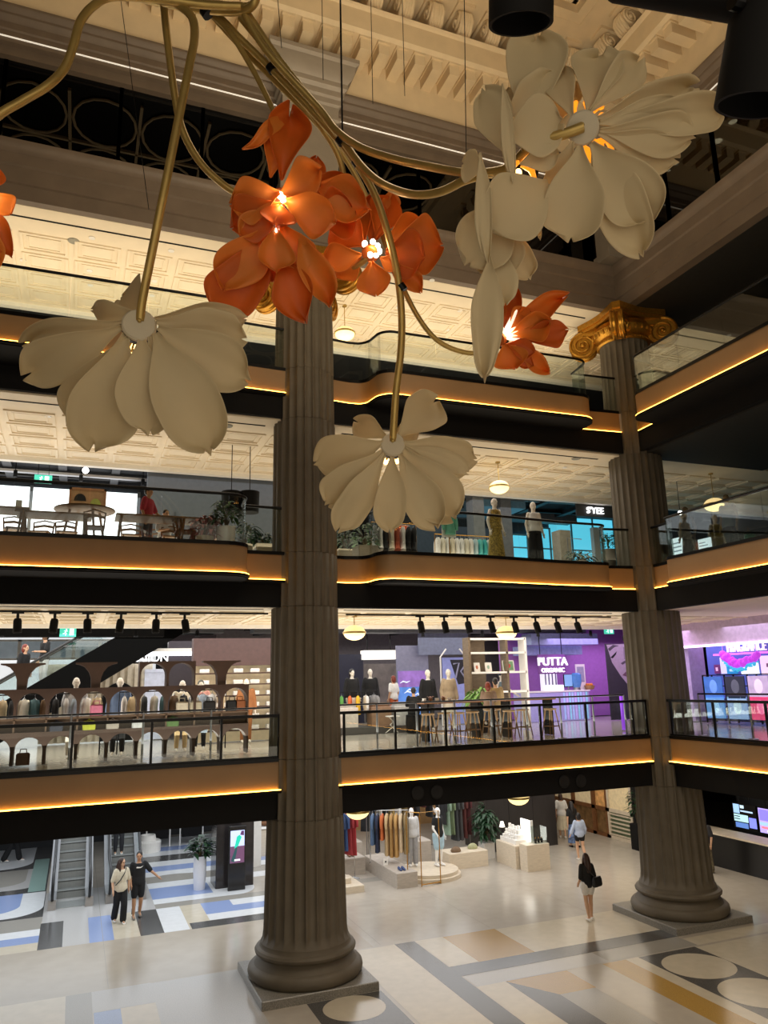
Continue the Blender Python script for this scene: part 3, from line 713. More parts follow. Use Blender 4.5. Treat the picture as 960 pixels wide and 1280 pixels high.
# ---- large orange flower
f = flower('large orange flower lamp with curling petals left of the middle column'); D = 8.0
h = hub(f, 351, 247, D+.1, .10, nC(351,247), M_hubo)
for b, t, w, d0, d1, m, kw in (
    ((352,225),(362,144),50,0,.1,1,dict(bow=.1, peak=.75)), ((352,150),(302,187),17,.02,-.1,0,dict(bow=.14, peak=.25, root=.7)), ((338,222),(352,160),34,.05,.1,0,dict(bow=.1)),
    ((349,244),(400,212),44,-.05,0,0,dict(bow=.1, peak=.66, curl=.1)), ((380,250),(396,196),30,.15,.2,1,dict(bow=.08)), ((395,230),(462,262),52,.1,.1,0,dict(bow=.12, peak=.6)), ((380,255),(440,228),48,.15,.2,1,dict(bow=.1)),
    ((350,240),(288,255),52,-.1,-.15,0,dict(bow=.14, peak=.66)), ((352,255),(290,285),56,-.05,-.1,1,dict(bow=.12, peak=.7)), ((345,265),(300,298),40,0,-.05,0,dict(bow=.1)), ((350,256),(345,284),44,-.1,-.1,1,dict(bow=.1)),
    ((354,250),(420,278),50,-.05,-.1,0,dict(bow=.1, peak=.72, curl=.1)), ((395,275),(440,262),62,.15,.2,1,dict(bow=.1)),
    ((338,282),(280,362),58,0,.05,0,dict(bow=.12, peak=.66)), ((336,290),(276,402),66,.1,.15,1,dict(bow=.12, peak=.7)), ((345,285),(345,342),44,-.08,-.1,0,dict(bow=.12, peak=.7)),
    ((352,280),(380,340),46,-.05,0,0,dict(bow=.1)), ((350,322),(382,403),50,-.02,.05,1,dict(bow=.12, peak=.55)), ((374,292),(412,383),40,-.05,.05,0,dict(bow=.12, peak=.62)), ((340,300),(338,352),30,.1,.1,1,dict(bow=.1)), ((378,300),(396,345),30,.05,.05,1,dict(bow=.1))):
    petal(f, b, t, w, D+d0, D+d1, M_opet2 if m else M_opet, **kw)
bulbs(h, ((350,244),(354,249),(346,290)), D-.06, .035, M_bulbw)
tube_px(f, ((203,-12,8.2),(207,30,8.15),(213,80,8.1),(220,128,8.1),(229,165,8.1),(248,200,8.1),(272,225,8.1),(300,243,8.1),(345,250,8.12)), .040)
tube_px(f, ((255,10,8.3),(285,38,8.25),(312,80,8.2),(332,118,8.15),(345,146,8.1)), .030, 'support_tube')
glow(350, 255, D-.12, 14, (1,.66,.34)); glow(360, 300, D+.1, 8, (1,.6,.3))
# ---- orange flower behind it
f = flower('orange flower lamp with a cluster of white bulbs, right of the large orange one'); D = 8.5
h = hub(f, 463, 317, D, .10, (nC(463,317)*.5-CR*.3-ZUP*.5).normalized(), M_hubo)
for b, t, w, d0, d1, m, kw in (
    ((456,308),(420,280),50,.05,.1,1,dict(bow=.08, peak=.66)), ((455,312),(440,258),36,.1,.2,1,dict(bow=.08)), ((464,302),(465,250),40,.15,.25,1,dict(bow=.08)), ((470,300),(488,246),40,.15,.2,1,dict(bow=.1)), ((478,280),(492,240),22,.2,.25,0,dict(bow=.1)),
    ((482,300),(530,282),42,.15,.2,0,dict(bow=.1)), ((484,312),(552,306),66,.1,.1,0,dict(bow=.12, peak=.68)), ((482,314),(530,322),60,0,-.02,1,dict(bow=.1)), ((484,322),(526,366),26,.05,.1,0,dict(bow=.08, peak=.7)),
    ((464,326),(470,370),42,-.05,0,0,dict(bow=.1, peak=.66)), ((452,318),(404,326),34,-.02,0,0,dict(bow=.1)), ((452,322),(420,345),34,.1,.15,0,dict(bow=.1)), ((475,322),(500,335),22,0,0,0,dict(bow=.08))):
    petal(f, b, t, w, D+d0, D+d1, M_opet2 if m else M_opet, **kw)
bulbs(h, ((456,305),(466,303),(472,308),(462,311),(474,314),(470,318),(463,318),(468,311)), D-.03, .034, M_bulbw)
tube_px(f, ((300,22,8.4),(345,78,8.4),(395,150,8.5),(425,200,8.6),(432,260,8.75),(428,310,8.75),(440,335,8.65),(463,319,8.53)), .034)
glow(466, 308, D-.12, 9, (1,.72,.42))
# ---- small orange flower
f = flower('small orange flower lamp beside the gilded capital of the corner column'); D = 9.2
h = hub(f, 625, 424, D, .085, (nC(625,424)*.7-CR*.5-ZUP*.2).normalized(), M_hubo)
for b, t, w, d0, d1, m, kw in (
    ((624,418),(618,368),26,.05,.1,1,dict(bow=.08)), ((628,416),(640,358),34,.05,.15,1,dict(bow=.1, peak=.66)), ((634,412),(704,372),30,.1,.2,0,dict(bow=.1, peak=.5)), ((636,414),(662,388),32,0,.05,0,dict(bow=.1)),
    ((636,420),(686,402),36,-.02,0,0,dict(bow=.1, peak=.66)), ((645,424),(708,412),34,.05,.1,1,dict(bow=.1, peak=.72)), ((640,426),(688,466),22,.05,.1,0,dict(bow=.08, peak=.66)), ((634,430),(668,440),26,-.05,-.05,1,dict(bow=.1)),
    ((630,430),(644,461),42,-.02,0,0,dict(bow=.12, peak=.6)), ((622,430),(601,450),14,0,0,0,dict(bow=.06)), ((642,440),(666,458),18,.05,.05,1,dict(bow=.08))):
    petal(f, b, t, w, D+d0, D+d1, M_opet2 if m else M_opet, **kw)
for (t, w) in (((646,388),7),((657,405),7),((652,424),8),((622,394),6)):
    petal(h, (629,420), t, w, D-.05, D-.02, mat('lit_stamen', (255,240,220), .4, emit=.8), bow=.02, peak=.3, ruf=0, name='lit_stamen')
tube_px(f, ((262,16,8.6),(300,58,8.6),(340,98,8.6),(410,170,8.7),(446,222,8.8),(472,280,8.9),(496,342,9.0),(520,392,9.05),(545,424,9.1),(575,439,9.15),(602,440,9.18),(624,426,9.2)), .032)
glow(636, 415, D-.08, 5)
# ---- orange flower at the left edge
f = flower('orange flower lamp cut off by the left edge of the photo'); D = 7.0
h = hub(f, -22, 250, D, .11, nC(0,250), M_hubo)
for b, t, w, m in (((-12,240),(13,268),34,0),((-15,255),(14,320),26,1),((-25,262),(-14,345),40,0),((-30,240),(-10,205),40,1),((-32,250),(-85,230),46,0),((-30,258),(-75,300),46,1)):
    petal(f, b, t, w, D, D+.1, M_opet2 if m else M_opet, bow=.12)
tube_px(f, ((300,8,8.0),(255,6,7.9),(190,-2,7.8),(140,-4,7.7),(116,8,7.6),(100,28,7.5),(92,56,7.45),(80,86,7.4),(58,108,7.3),(28,126,7.2),(-4,146,7.1),(-30,180,7.05),(-24,246,7.0)), .042)
glow(-15, 250, D-.1, 5)
# ---- header tube the stems are clamped to, and the suspension cables
t = thing('tube_cluster', 'bundle of brass tubes at the top that carries the flower stems', 'tube bundle')
tube_px(t, ((-60,-6,8.2),(60,-14,8.2),(150,-9,8.2),(215,6,8.2),(262,13,8.2),(300,14,8.1),(318,4,8.0),(322,-20,8.0)), .044, 'header_tube')
tube_px(t, ((170,-14,8.35),(230,2,8.35),(275,6,8.35),(310,8,8.35),(322,-4,8.35),(322,-25,8.35)), .040, 'header_tube')
clamp(t, 256, 12, 8.2, .07)
for (x0, y0, x1, y1, d, r, lab) in ((425,-30,428,172,8.1,.010,'thick dark suspension cable in front of the middle column cap'),(147,-30,186,262,8.0,.004,'thin slanting suspension wire on the left'),(502,-30,506,120,8.4,.004,'thin suspension wire right of the middle column cap'),
    (580,-30,583,215,7.0,.004,'thin suspension wire above the side-on white flower'),(345,-30,352,60,8.3,.004,'thin suspension wire left of the thick cable'),(402,-30,404,100,8.3,.004,'thin suspension wire just left of the thick cable'),(463,-30,466,130,8.3,.004,'thin suspension wire just right of the thick cable')):
    b = MB(); a = atd(x0, y0, d); c = atd(x1, y1, d); top = a + (a-c)*.55
    b.tube([c, a, top], r, 6); o = b.build('suspension_cable', M_blackm); tag(o, lab, 'cable', 'suspension cables')
# ---- stage spotlights at the top
def spot(px, py, d, r, L, ax, label):
    """px, py: centre of the mouth; ax: direction the mouth faces"""
    t = thing('spotlight', label, 'spotlight'); c = atd(px, py, d); q = (-ax).to_track_quat('Z', 'Y').to_matrix()
    b = MB(); b.lathe([(r*.9,.0),(r,0),(r*1.0,L*.55),(r*.86,L*.62),(r*.86,L*.95),(r*.6,L),(.01,L)], c, 40, False, q); b.lathe([(r*.9,0),(r*.88,L*.3)], c, 40, False, q); b.build('can', M_black, t, smooth=35)
    b = MB(); b.lathe([(.01,L*.3),(r*.88,L*.3)], c, 40, False, q); b.build('lens', mat('dark_lens', (12, 12, 13), .1, var=.05), t)
    w = q @ Vector((1,0,0)); up = -ax; m = c+up*(L*.6); hi = m + Vector((0,0,L*.75))
    b = MB(); b.tube([m+w*(r*1.02), m+w*(r*1.12), m+w*(r*1.12)+Vector((0,0,L*.5)), hi, m-w*(r*1.12)+Vector((0,0,L*.5)), m-w*(r*1.12), m-w*(r*1.02)], .018, 6); b.build('yoke', M_blackm, t)
    b = MB(); b.tube([hi, hi+Vector((0,0,1.6))], .022, 8); b.sph(hi, .05); b.build('hanger', M_blackm, t)
    for s in (-1, 1):
        b = MB(); b.tube([m+w*(s*r*1.0), m+w*(s*r*1.25)], .035, 10); b.build('knob', M_blackm, t)
    return t
spot(651, 30, 4.4, .185, .62, Vector((.15, .38, -.9)).normalized(), 'black cylindrical spotlight hanging at the top edge, above the white flowers')
spot(946, 132, 3.4, .18, .62, Vector((.02, .40, -.9)).normalized(), 'black cylindrical spotlight at the upper right edge of the photo')
b = MB(); A = atd(770, -16, 3.9); B = atd(985, 18, 3.3); b.tube([A, A.lerp(B,.5), B], .07, 12); up = Vector((0,0,.16)); b.tube([A+up, A.lerp(B,.5)+up, B+up], .05, 10)
for i in range(9): b.tube([A.lerp(B, i/8), A.lerp(B, min(1,(i+.5)/8))+up], .014, 6)
o = b.build('lighting_truss', M_black, smooth=40); tag(o, 'black lighting truss crossing the top right corner', 'truss')
# ================================================================= people and mannequins
def remesh(mb, name, m, parent, vox=.014, it=3, extra=None):
    """union of the lofts as one continuous smooth skin"""
    o = mb.build(name+'_raw', m)
    r = o.modifiers.new('r', 'REMESH'); r.mode = 'VOXEL'; r.voxel_size = vox
    s = o.modifiers.new('s', 'SMOOTH'); s.factor = .5; s.iterations = it
    dg = bpy.context.evaluated_depsgraph_get(); ev = o.evaluated_get(dg)
    me = bpy.data.meshes.new_from_object(ev); old = o.data
    bpy.data.objects.remove(o); bpy.data.meshes.remove(old)
    if extra and extra.v:
        bm = bmesh.new(); bm.from_mesh(me)
        tmp = bpy.data.meshes.new('t'); tmp.from_pydata(extra.v, [], extra.f); bm.from_mesh(tmp); bpy.data.meshes.remove(tmp)
        bmesh.ops.recalc_face_normals(bm, faces=bm.faces); bm.to_mesh(me); bm.free()
    me.name = name
    me.polygons.foreach_set('use_smooth', [True]*len(me.polygons))
    me.materials.clear(); me.materials.append(m)
    n = bpy.data.objects.new(name, me); COL.objects.link(n); n.parent = parent
    return n
def caps(b, p0, r0, p1, r1, n=10):
    p0 = Vector(p0); p1 = Vector(p1); d = (p1-p0)
    if d.length < 1e-6: return
    t = d.normalized()
    P = [p0-t*r0*.95, p0-t*r0*.7, p0, p0.lerp(p1,.5), p1, p1+t*r1*.7, p1+t*r1*.95]
    b.tube(P, [r0*.25, r0*.72, r0, (r0+r1)/2*1.02, r1, r1*.72, r1*.25], n)
M_skin = mat('skin', (206, 162, 130), .55, var=.05, scale=5)
M_skin2 = mat('skin_tan', (184, 138, 104), .55, var=.05, scale=5)
M_man = mat('mannequin_shell', (226, 218, 204), .4, var=.03)
M_manw = mat('mannequin_white', (240, 238, 234), .35, var=.02)
M_hair = mat('hair_black', (28, 22, 20), .45, var=.3, scale=30)
M_hairb = mat('hair_brown', (58, 36, 26), .45, var=.3, scale=30)
M_hairr = mat('hair_auburn', (120, 44, 26), .45, var=.3, scale=30)
M_eye = mat('eye_dark', (20, 16, 14), .2)
M_lip = mat('lip', (160, 84, 76), .5)
def cloth(name, c, **k): return mat('cloth_'+name, c, .85, var=.10, scale=9, bump=.2, bscale=14, **k)
def figure(kind, label, cat, loc, rz, h=1.7, skin=None, pose=None, wear=(), hair=None, shoes=None, group=None, female=False, face=True, vox=.014):
    t = thing(kind, label, cat, loc, rz, group); sc = h/1.70; t.scale = (sc, sc, sc)
    skin = skin or M_skin; V = Vector
    J = dict(hip=V((0,0,.93)), chest=V((0,0,1.27)), neck=V((0,.0,1.43)), head=V((0,-.015,1.575)),
        ls=V((.165,0,1.37)), rs=V((-.165,0,1.37)), le=V((.225,.03,1.10)), re=V((-.225,.03,1.10)), lw=V((.235,-.05,.86)), rw=V((-.235,-.05,.86)),
        lh=V((.085,0,.90)), rh=V((-.085,0,.90)), lk=V((.095,-.015,.49)), rk=V((-.095,-.015,.49)), la=V((.10,.02,.085)), ra=V((-.10,.02,.085)))
    if female:
        for k in ('ls','rs'): J[k].x *= .88
        for k in ('le','re','lw','rw'): J[k].x *= .92
    for k, v in (pose or {}).items():
        if k != 'turn': J[k] = V(v)
    fw = 1.0 if not female else .92
    def torso(b, g, lo=0, hi=9):
        prof = [(-.10,.140,.100),(-.03,.168,.122),(.05,.160,.115),(.14,.135*(.95 if female else 1.05),.098),(.24,.150,.108),(.34,.162*fw,.112),(.42,.158*fw,.100),(.47,.110,.082)]
        ax = (J['neck']-J['hip']); L = ax.length; up = ax.normalized(); sd = (J['ls']-J['rs']); sd = (sd-up*sd.dot(up)).normalized(); fr = up.cross(sd)
        rings = []
        for z, rx, ry in prof:
            if z < lo-1e-6 or z > hi+1e-6: continue
            c = J['hip'] + up*(z*L/.5); rings.append([c + sd*((rx+g)*math.cos(2*PI*j/16)) + fr*((ry+g)*math.sin(2*PI*j/16)) for j in range(16)])
        b.loft(rings)
    b = MB(); torso(b, 0)
    caps(b, J['neck']-V((0,0,.06)), .058, J['head']-V((0,0,.05)), .05)
    hd = J['head']
    Mh = Matrix.Rotation(pose['turn'] if pose and 'turn' in pose else 0, 3, 'Z')
    b.sph(hd+V((0,.01,.02)), .074, .092, .102, 16, 12, Mh); b.sph(hd+Mh @ V((0,-.018,-.045)), .056, .07, .068, 14, 10, Mh)
    b.sph(hd+Mh @ V((0,-.094,-.012)), .013, .02, .022, 8, 6, Mh); b.sph(hd+Mh @ V((0,-.075,.03)), .05, .022, .014, 10, 6, Mh)
    for s in (-1,1): b.sph(hd+Mh @ V((s*.076,.008,-.005)), .012, .02, .032, 8, 6, Mh)
    for s, S_, E_, W_ in ((1,'ls','le','lw'),(-1,'rs','re','rw')):
        caps(b, J[S_]*.97+J['chest']*.03, .054, J[E_], .040); caps(b, J[E_], .040, J[W_], .027)
    for H_, K_, A_ in (('lh','lk','la'),('rh','rk','ra')):
        caps(b, J[H_], .088, J[K_], .056); caps(b, J[K_], .056, J[K_].lerp(J[A_],.35), .057); caps(b, J[K_].lerp(J[A_],.3), .056, J[A_], .034)
        caps(b, J[A_]-V((0,-.03,.02)), .036, J[A_]+V((0,-.14,-.05)), .028)
    ex = MB()
    for s, E_, W_ in ((1,'le','lw'),(-1,'re','rw')):
        d = (J[W_]-J[E_]).normalized(); wv = J[W_]; sx = V((0,-1,0)); sx = (sx-d*sx.dot(d)).normalized(); nn = d.cross(sx)
        caps(b, wv, .026, wv+d*.06, .032); caps(b, wv+d*.03+sx*.014, .022, wv+d*.08+sx*.018, .018)
        for q, (off, ln) in enumerate(((.026,.064),(.009,.074),(-.009,.068),(-.026,.052))):
            p0 = wv+d*.078+sx*off; p1 = p0+d*ln*.55+nn*(.004*s); p2 = p1+d*ln*.42+nn*(.016*-s)
            ex.tube([p0-d*.02, p0, p1, p2], [.0085,.009,.008,.0055], 6)
        p0 = wv+d*.03+sx*.03; ex.tube([p0, p0+d*.028+sx*.024, p0+d*.058+sx*.026], [.011,.010,.007], 6)
    body = remesh(b, 'body', skin, t, vox, 2, ex)
    if face:
        for s in (-1,1):
            e = MB(); e.sph(hd+Mh @ V((s*.031,-.086,.008)), .013, .007, .008, 8, 6, Mh); e.build('eye', M_eye, body, smooth=60)
        e = MB(); e.sph(hd+Mh @ V((0,-.086,-.058)), .022, .008, .008, 8, 6, Mh); e.build('mouth', M_lip, body, smooth=60)
    for w in wear:
        k, m = w[0], w[1]; a = w[2] if len(w) > 2 else None; b = MB(); g = .018
        if k in ('shirt','jacket','blouse'):
            g = .026 if k == 'jacket' else (.032 if k == 'blouse' else .022)
            torso(b, g, -.11); sl = a if a is not None else .8
            for S_, E_, W_ in (('ls','le','lw'),('rs','re','rw')):
                if sl <= 1: caps(b, J[S_], .064+g*.4, J[S_].lerp(J[E_], sl), .056+g*.5)
                else: caps(b, J[S_], .064+g*.4, J[E_], .052+g*.5); caps(b, J[E_], .052+g*.5, J[E_].lerp(J[W_], sl-1), .040+g*.9)
        elif k == 'vest': torso(b, .02, -.05)
        elif k in ('trousers','shorts'):
            torso(b, .016, -.11, .14); fr = a if a is not None else 1.9; wd = w[3] if len(w) > 3 else 0
            for H_, K_, A_ in (('lh','lk','la'),('rh','rk','ra')):
                if fr <= 1: caps(b, J[H_], .102+wd, J[H_].lerp(J[K_], fr), .088-.02*fr+wd)
                else: caps(b, J[H_], .102, J[K_], .070+wd*.6); caps(b, J[K_], .070+wd*.6, J[K_].lerp(J[A_], fr-1), .056+wd)
        elif k == 'skirt':
            zb, wd = a, (w[3] if len(w) > 3 else .2); zt = J['hip'].z+.10; rings = []
            for i in range(9):
                u = i/8; z = zt+(zb-zt)*u; rx = .15+(wd-.15)*u; rings.append([J['hip']*1 + V(((rx+.018*math.sin(j*1.9)*u)*math.cos(2*PI*j/28), (rx*.78+.014*math.cos(j*2.3)*u)*math.sin(2*PI*j/28), z-J['hip'].z)) for j in range(28)])
            b.loft(rings)
        o = remesh(b, k, m, t, max(vox, .014), 3)
        if len(w) > 4: o['label'] = w[4]
    if hair:
        k, m = hair; b = MB()
        b.sph(hd+Mh @ V((0,.022,.035)), .084, .096, .098, 16, 10, Mh)
        if k == 'short':
            b.sph(hd+Mh @ V((0,.05,-.005)), .076, .064, .075, 12, 8, Mh)
        elif k == 'bob':
            b.sph(hd+Mh @ V((0,.045,-.03)), .094, .075, .12, 14, 8, Mh)
        elif k == 'long':
            b.tube([hd+Mh @ V((0,.05,.03)), hd+Mh @ V((0,.085,-.1)), hd+Mh @ V((0,.105,-.22)), hd+Mh @ V((0,.10,-.34)), hd+Mh @ V((0,.085,-.40))], [.085,.092,.088,.07,.03], 12)
            for s in (-1,1): b.tube([hd+Mh @ V((s*.066,.02,.02)), hd+Mh @ V((s*.078,.0,-.10)), hd+Mh @ V((s*.082,-.03,-.24)), hd+Mh @ V((s*.07,-.06,-.32))], [.035,.034,.03,.014], 8)
        # keep the face free
        o = remesh(b, 'hair', m, t, .013, 2)
    if shoes:
        for A_ in ('la','ra'):
            a = J[A_]; b = MB()
            zs = a.z-.085
            prof = [(-.06,.036,.07),(-.03,.042,.085),(.04,.044,.075),(.11,.046,.058),(.17,.040,.045),(.205,.018,.03)]
            b.loft([[V((a.x+w_*math.cos(2*PI*j/12), a.y+.02-y, zs+max(0, hh*(.5+.5*math.sin(2*PI*j/12))*1.0))) for j in range(12)] for y, w_, hh in prof])
            b.build('shoe', shoes, t, smooth=50)
    return t
WALK = dict(lk=(.09,-.10,.50), la=(.095,-.02,.085), rk=(-.09,.03,.50), ra=(-.09,.24,.11), lw=(.235,.06,.87), rw=(-.24,-.16,.89), le=(.23,.06,1.11), re=(-.23,-.0,1.10))
SIT = lambda hz: dict(hip=(0,0,hz), chest=(0,-.02,hz+.34), neck=(0,-.04,hz+.5), head=(0,-.06,hz+.645), ls=(.16,-.03,hz+.44), rs=(-.16,-.03,hz+.44), le=(.22,-.12,hz+.2), re=(-.22,-.12,hz+.2), lw=(.12,-.34,hz+.2), rw=(-.12,-.34,hz+.2),
    lh=(.09,-.02,hz-.03), rh=(-.09,-.02,hz-.03), lk=(.12,-.42,hz-.02), rk=(-.12,-.42,hz-.02), la=(.12,-.36,hz-.42), ra=(-.12,-.36,hz-.42))
# ================================================================= garments, plants, small furniture
def garment(par_label, loc, rz, m, L=.75, w=.22, kind='shirt', group=None, hanger=True):
    """a garment on its hanger; local x runs across the shoulders, hook at the origin"""
    t = thing('hanging_garment', par_label, 'garment', loc, rz, group)
    rs = random.Random(int(loc[0]*97+loc[1]*31+L*50)); b = MB(); rings = []
    ph = rs.uniform(0, 6)
    prof = [(-.06,.05,.02),(-.09,w*.6,.032),(-.12,w*.95,.045),(-.2,w,.06),(-.2-(L-.2)*.4,w*.92,.065),(-.2-(L-.2)*.75,w*1.0,.07),(-L,w*1.06,.075),(-L-.005,w*1.0,.06)]
    for z, rx, ry in prof:
        rings.append([Vector(((rx+.012*math.sin(3*j+ph))*math.cos(2*PI*j/20), (ry*(1+.25*math.sin(j*2.1+ph)))*math.sin(2*PI*j/20), z)) for j in range(20)])
    b.loft(rings)
    b.build('cloth_body', m, t, smooth=60)
    if kind != 'skirt':
        for s in (-1,1):
            c = MB(); c.tube([(s*w*.8,0,-.11),(s*(w+.035),.0,-.2),(s*(w+.055),.01,-.36),(s*(w+.05),.0,-.5 if L > .55 else -.4)], [.05,.055,.048,.044], 8); c.build('sleeve', m, t, smooth=60)
    if hanger:
        k = MB(); k.tube([(.0,0,.0),(.025,0,.025),(.0,0,.05),(-.02,0,.03)], .005, 5); k.tube([(-w*.85,0,-.1),(0,0,-.03),(w*.85,0,-.1)], .008, 5); k.tube([(0,0,-.03),(0,0,.0)], .005, 5); k.build('hanger', M_steel, t)
    return t
def leaf(b, p, d, L, w, droop=.3, up=Vector((0,0,1))):
    d = Vector(d).normalized(); s = d.cross(up); s = s.normalized() if s.length > .01 else Vector((1,0,0)); n = s.cross(d)
    rows = []
    for i in range(6):
        u = i/5; c = Vector(p) + d*(L*u) - up*(droop*L*u*u); ww = w*math.sin(PI*min(.97, .08+u*.92))**.8*.5
        rows.append([c - s*ww + n*ww*.25, c, c + s*ww + n*ww*.25])
    b.grid(rows)
M_leaf = mat('leaf_green', (52, 92, 44), .45, var=.3, scale=12)
M_leafd = mat('leaf_dark_green', (30, 62, 34), .4, var=.3, scale=12)
M_leafl = mat('leaf_bright_green', (104, 150, 56), .45, var=.25, scale=12)
M_soil = mat('soil', (46, 36, 28), .9, var=.3, scale=40)
def plant(label, loc, pot, ph, pr, fol_h, spread, n, m_leaf, m_pot, L=.3, w=.09, square=False, seed=1, droop=.5):
    t = thing('potted_plant', label, 'potted plant', loc); rs = random.Random(seed)
    b = MB()
    if square: b.bbox(-pr,-pr,0,pr,pr,ph,.012)
    else: b.lathe([(pr*.86,0),(pr,ph*.5),(pr,ph),(pr*.9,ph),(pr*.88,ph-.04)], n=28)
    b.build('pot', m_pot, t, smooth=35)
    b = MB(); b.cyl((0,0), pr*.86, ph-.06, ph-.02, 20); b.build('soil', M_soil, t)
    st = MB(); fo = MB()
    for i in range(n):
        a = rs.uniform(0, 2*PI); e = rs.uniform(.1, 1); r = spread*math.sqrt(rs.random())*.9; z = ph + fol_h*(.25+.75*rs.random())*(1-.35*r/spread)
        c = Vector((r*math.cos(a)*.7, r*math.sin(a)*.7, z))
        if i % 3 == 0: st.tube([(0,0,ph-.03), (c.x*.3, c.y*.3, ph+(z-ph)*.5), c], [.012,.01,.005], 5)
        for q in range(3):
            aa = a + rs.uniform(-1.2, 1.2); leaf(fo, c - Vector((0,0,.06*q)), (math.cos(aa), math.sin(aa), rs.uniform(-.1,.8)), L*rs.uniform(.7,1.2), w*rs.uniform(.8,1.2), droop)
    st.build('stem', mat('stem_brown', (84, 70, 44), .7), t); fo.build('foliage', m_leaf, t, smooth=60)
    return t
def pendant(label, c, zt, r=.3, group='round pendant lamps'):
    t = thing('pendant_lamp', label, 'pendant lamp', (c[0], c[1], c[2]), 0, group)
    b = MB(); b.tube([(0,0,r*.62),(0,0,zt-c[2]-.02)], .012, 6); b.build('rod', M_brass, t)
    b = MB(); b.cyl((0,0), .07, zt-c[2]-.04, zt-c[2], 16); b.build('canopy', M_brass, t)
    prof = lambda s: [(r*.97,0)] + [(r*.97*math.cos(a), s*r*.66*math.sin(a)) for a in (.3,.6,.9,1.2,1.45)] + [(.02, s*r*.66)]
    b = MB(); b.lathe(prof(-1), n=28); b.build('glass_bowl', mat('pendant_glass', (255, 236, 190), .4, emit=1.7, ecol=(255, 226, 150)), t, smooth=60)
    b = MB(); b.lathe(prof(1), n=28); b.build('upper_bowl', mat('pendant_glass_top', (246, 226, 180), .4, emit=.8, ecol=(255, 222, 150)), t, smooth=60)
    b = MB(); b.lathe([(r*.95,-.02),(r*1.03,-.025),(r*1.03,.025),(r*.95,.02)], n=32, cap=False); b.build('ring', M_brass, t, smooth=40)
    return t
def exit_sign(label, c, rz=0, w=.42, h=.2, zt=None):
    t = thing('exit_sign', label, 'exit sign', c, rz)
    b = MB(); b.bbox(-w/2,-.02,-h/2,w/2,.02,h/2,.006); b.build('panel', mat('exit_teal', (60, 176, 150), .4, emit=.9, ecol=(70, 200, 170)), t)
    m = mat('exit_white', (230, 255, 246), .4, emit=1.2, ecol=(220, 255, 244))
    b = MB(); y = -.028
    b.box(.04,y,-h*.34,.15,y+.006,h*.34)                     # doorway
    b.sph((-.04,y+.003,h*.25), .02, .004, .02, 10, 6)
    b.tube([(-.045,y,h*.14),(-.065,y,-.01),(-.04,y,-.04),(-.06,y,-h*.36)], .013, 6); b.tube([(-.065,y,-.01),(-.095,y,-.045),(-.13,y,-.05)], .012, 6); b.tube([(-.05,y,h*.12),(-.01,y,.02)], .01, 6); b.tube([(-.05,y,h*.12),(-.1,y,.03)], .01, 6)
    b.build('pictogram', m, t)
    if zt: b = MB(); b.tube([(-w*.3,0,h/2),(-w*.3,0,zt-c[2])], .008, 5); b.tube([(w*.3,0,h/2),(w*.3,0,zt-c[2])], .008, 5); b.build('hanger', M_blackm, t)
    return t
def track_spot(loc, tilt, label, group, L=.30, r=.085):
    t = thing('track_spotlight', label, 'spotlight', loc, 0, group)
    Mx = Matrix.Rotation(tilt[0], 3, 'X') @ Matrix.Rotation(tilt[1], 3, 'Y')
    b = MB(); b.cyl((0,0), .03, -.12, 0, 10); b.box(-.12,-.03,-.03,.12,.03,.0); b.build('bracket', M_blackm, t)
    b = MB(); c = Vector((0,0,-.14)); b.lathe([(.01,.02),(r*.8,.0),(r,-.05),(r,-L),(r*.85,-L),(r*.8,-L+.06)], c, 18, False, Mx); b.build('can', M_black, t, smooth=40)
    b = MB(); b.lathe([(.005,-L+.05),(r*.8,-L+.05)], c, 18, False, Mx); b.build('lens', mat('warm_lens', (255, 240, 210), .3, emit=1.5), t)
    return t
# ================================================================= balustrades
def resample(path, step):
    out = [path[0]]
    for a, c in zip(path, path[1:]):
        L = math.dist(a, c); n = max(1, round(L/step))
        out += [(a[0]+(c[0]-a[0])*i/n, a[1]+(c[1]-a[1])*i/n) for i in range(1, n+1)]
    return out
def clip_front(path):
    """keep what the photo can see"""
    q = [(max(p[0], -7), max(p[1], 2.0)) for p in path]; return q
def balustrade(path, z, label, hz=1.08):
    t = thing('glass_balustrade', label, 'balustrade', (0,0,0), 0, 'frameless glass balustrades of the upper galleries')
    p = offset(clip_front(path), -.05)
    b = MB(); b.tube([(x,y,z+hz) for x, y in p], .034, 8); b.build('handrail', M_blackm, t, smooth=50)
    # panes of about 1.5 m, curved ones follow the bend
    run = [p[0]]; acc = 0; panes = []
    for a, c in zip(p, p[1:]):
        L = math.dist(a, c); n = max(1, round(L/1.5)) if L > 1.6 else 1
        for i in range(1, n+1):
            q = (a[0]+(c[0]-a[0])*i/n, a[1]+(c[1]-a[1])*i/n); acc += math.dist(run[-1], q); run.append(q)
            if acc > 1.2: panes.append(run); run = [q]; acc = 0
    if len(run) > 1: panes.append(run)
    for r in panes:
        L0 = Vector(r[0]); L1 = Vector(r[-1]); d = (Vector(r[1])-L0).normalized()*.006; e = (L1-Vector(r[-2])).normalized()*.006
        rr = [tuple(L0+d)] + list(r[1:-1]) + [tuple(L1-e)]
        g = MB(); band(g, rr, z+.03, z+hz-.03, -.006, .006); g.build('glass_panel', G_rail, t)
    return t
balustrade(PATHS[2][0], 9.2, 'curved glass balustrade with black handrail, left bay one floor above the arched shelves')
balustrade(PATHS[2][1], 9.2, 'curved glass balustrade in front of the dressed mannequins, between the columns')
balustrade(PATHS[2][2], 9.2, 'glass balustrade of the right wing in front of the two dim mannequins')
balustrade(PATHS[3][0], 13.8, 'curved glass balustrade of the highest open gallery, left bay')
balustrade(PATHS[3][1], 13.8, 'curved glass balustrade of the highest open gallery, between the columns')
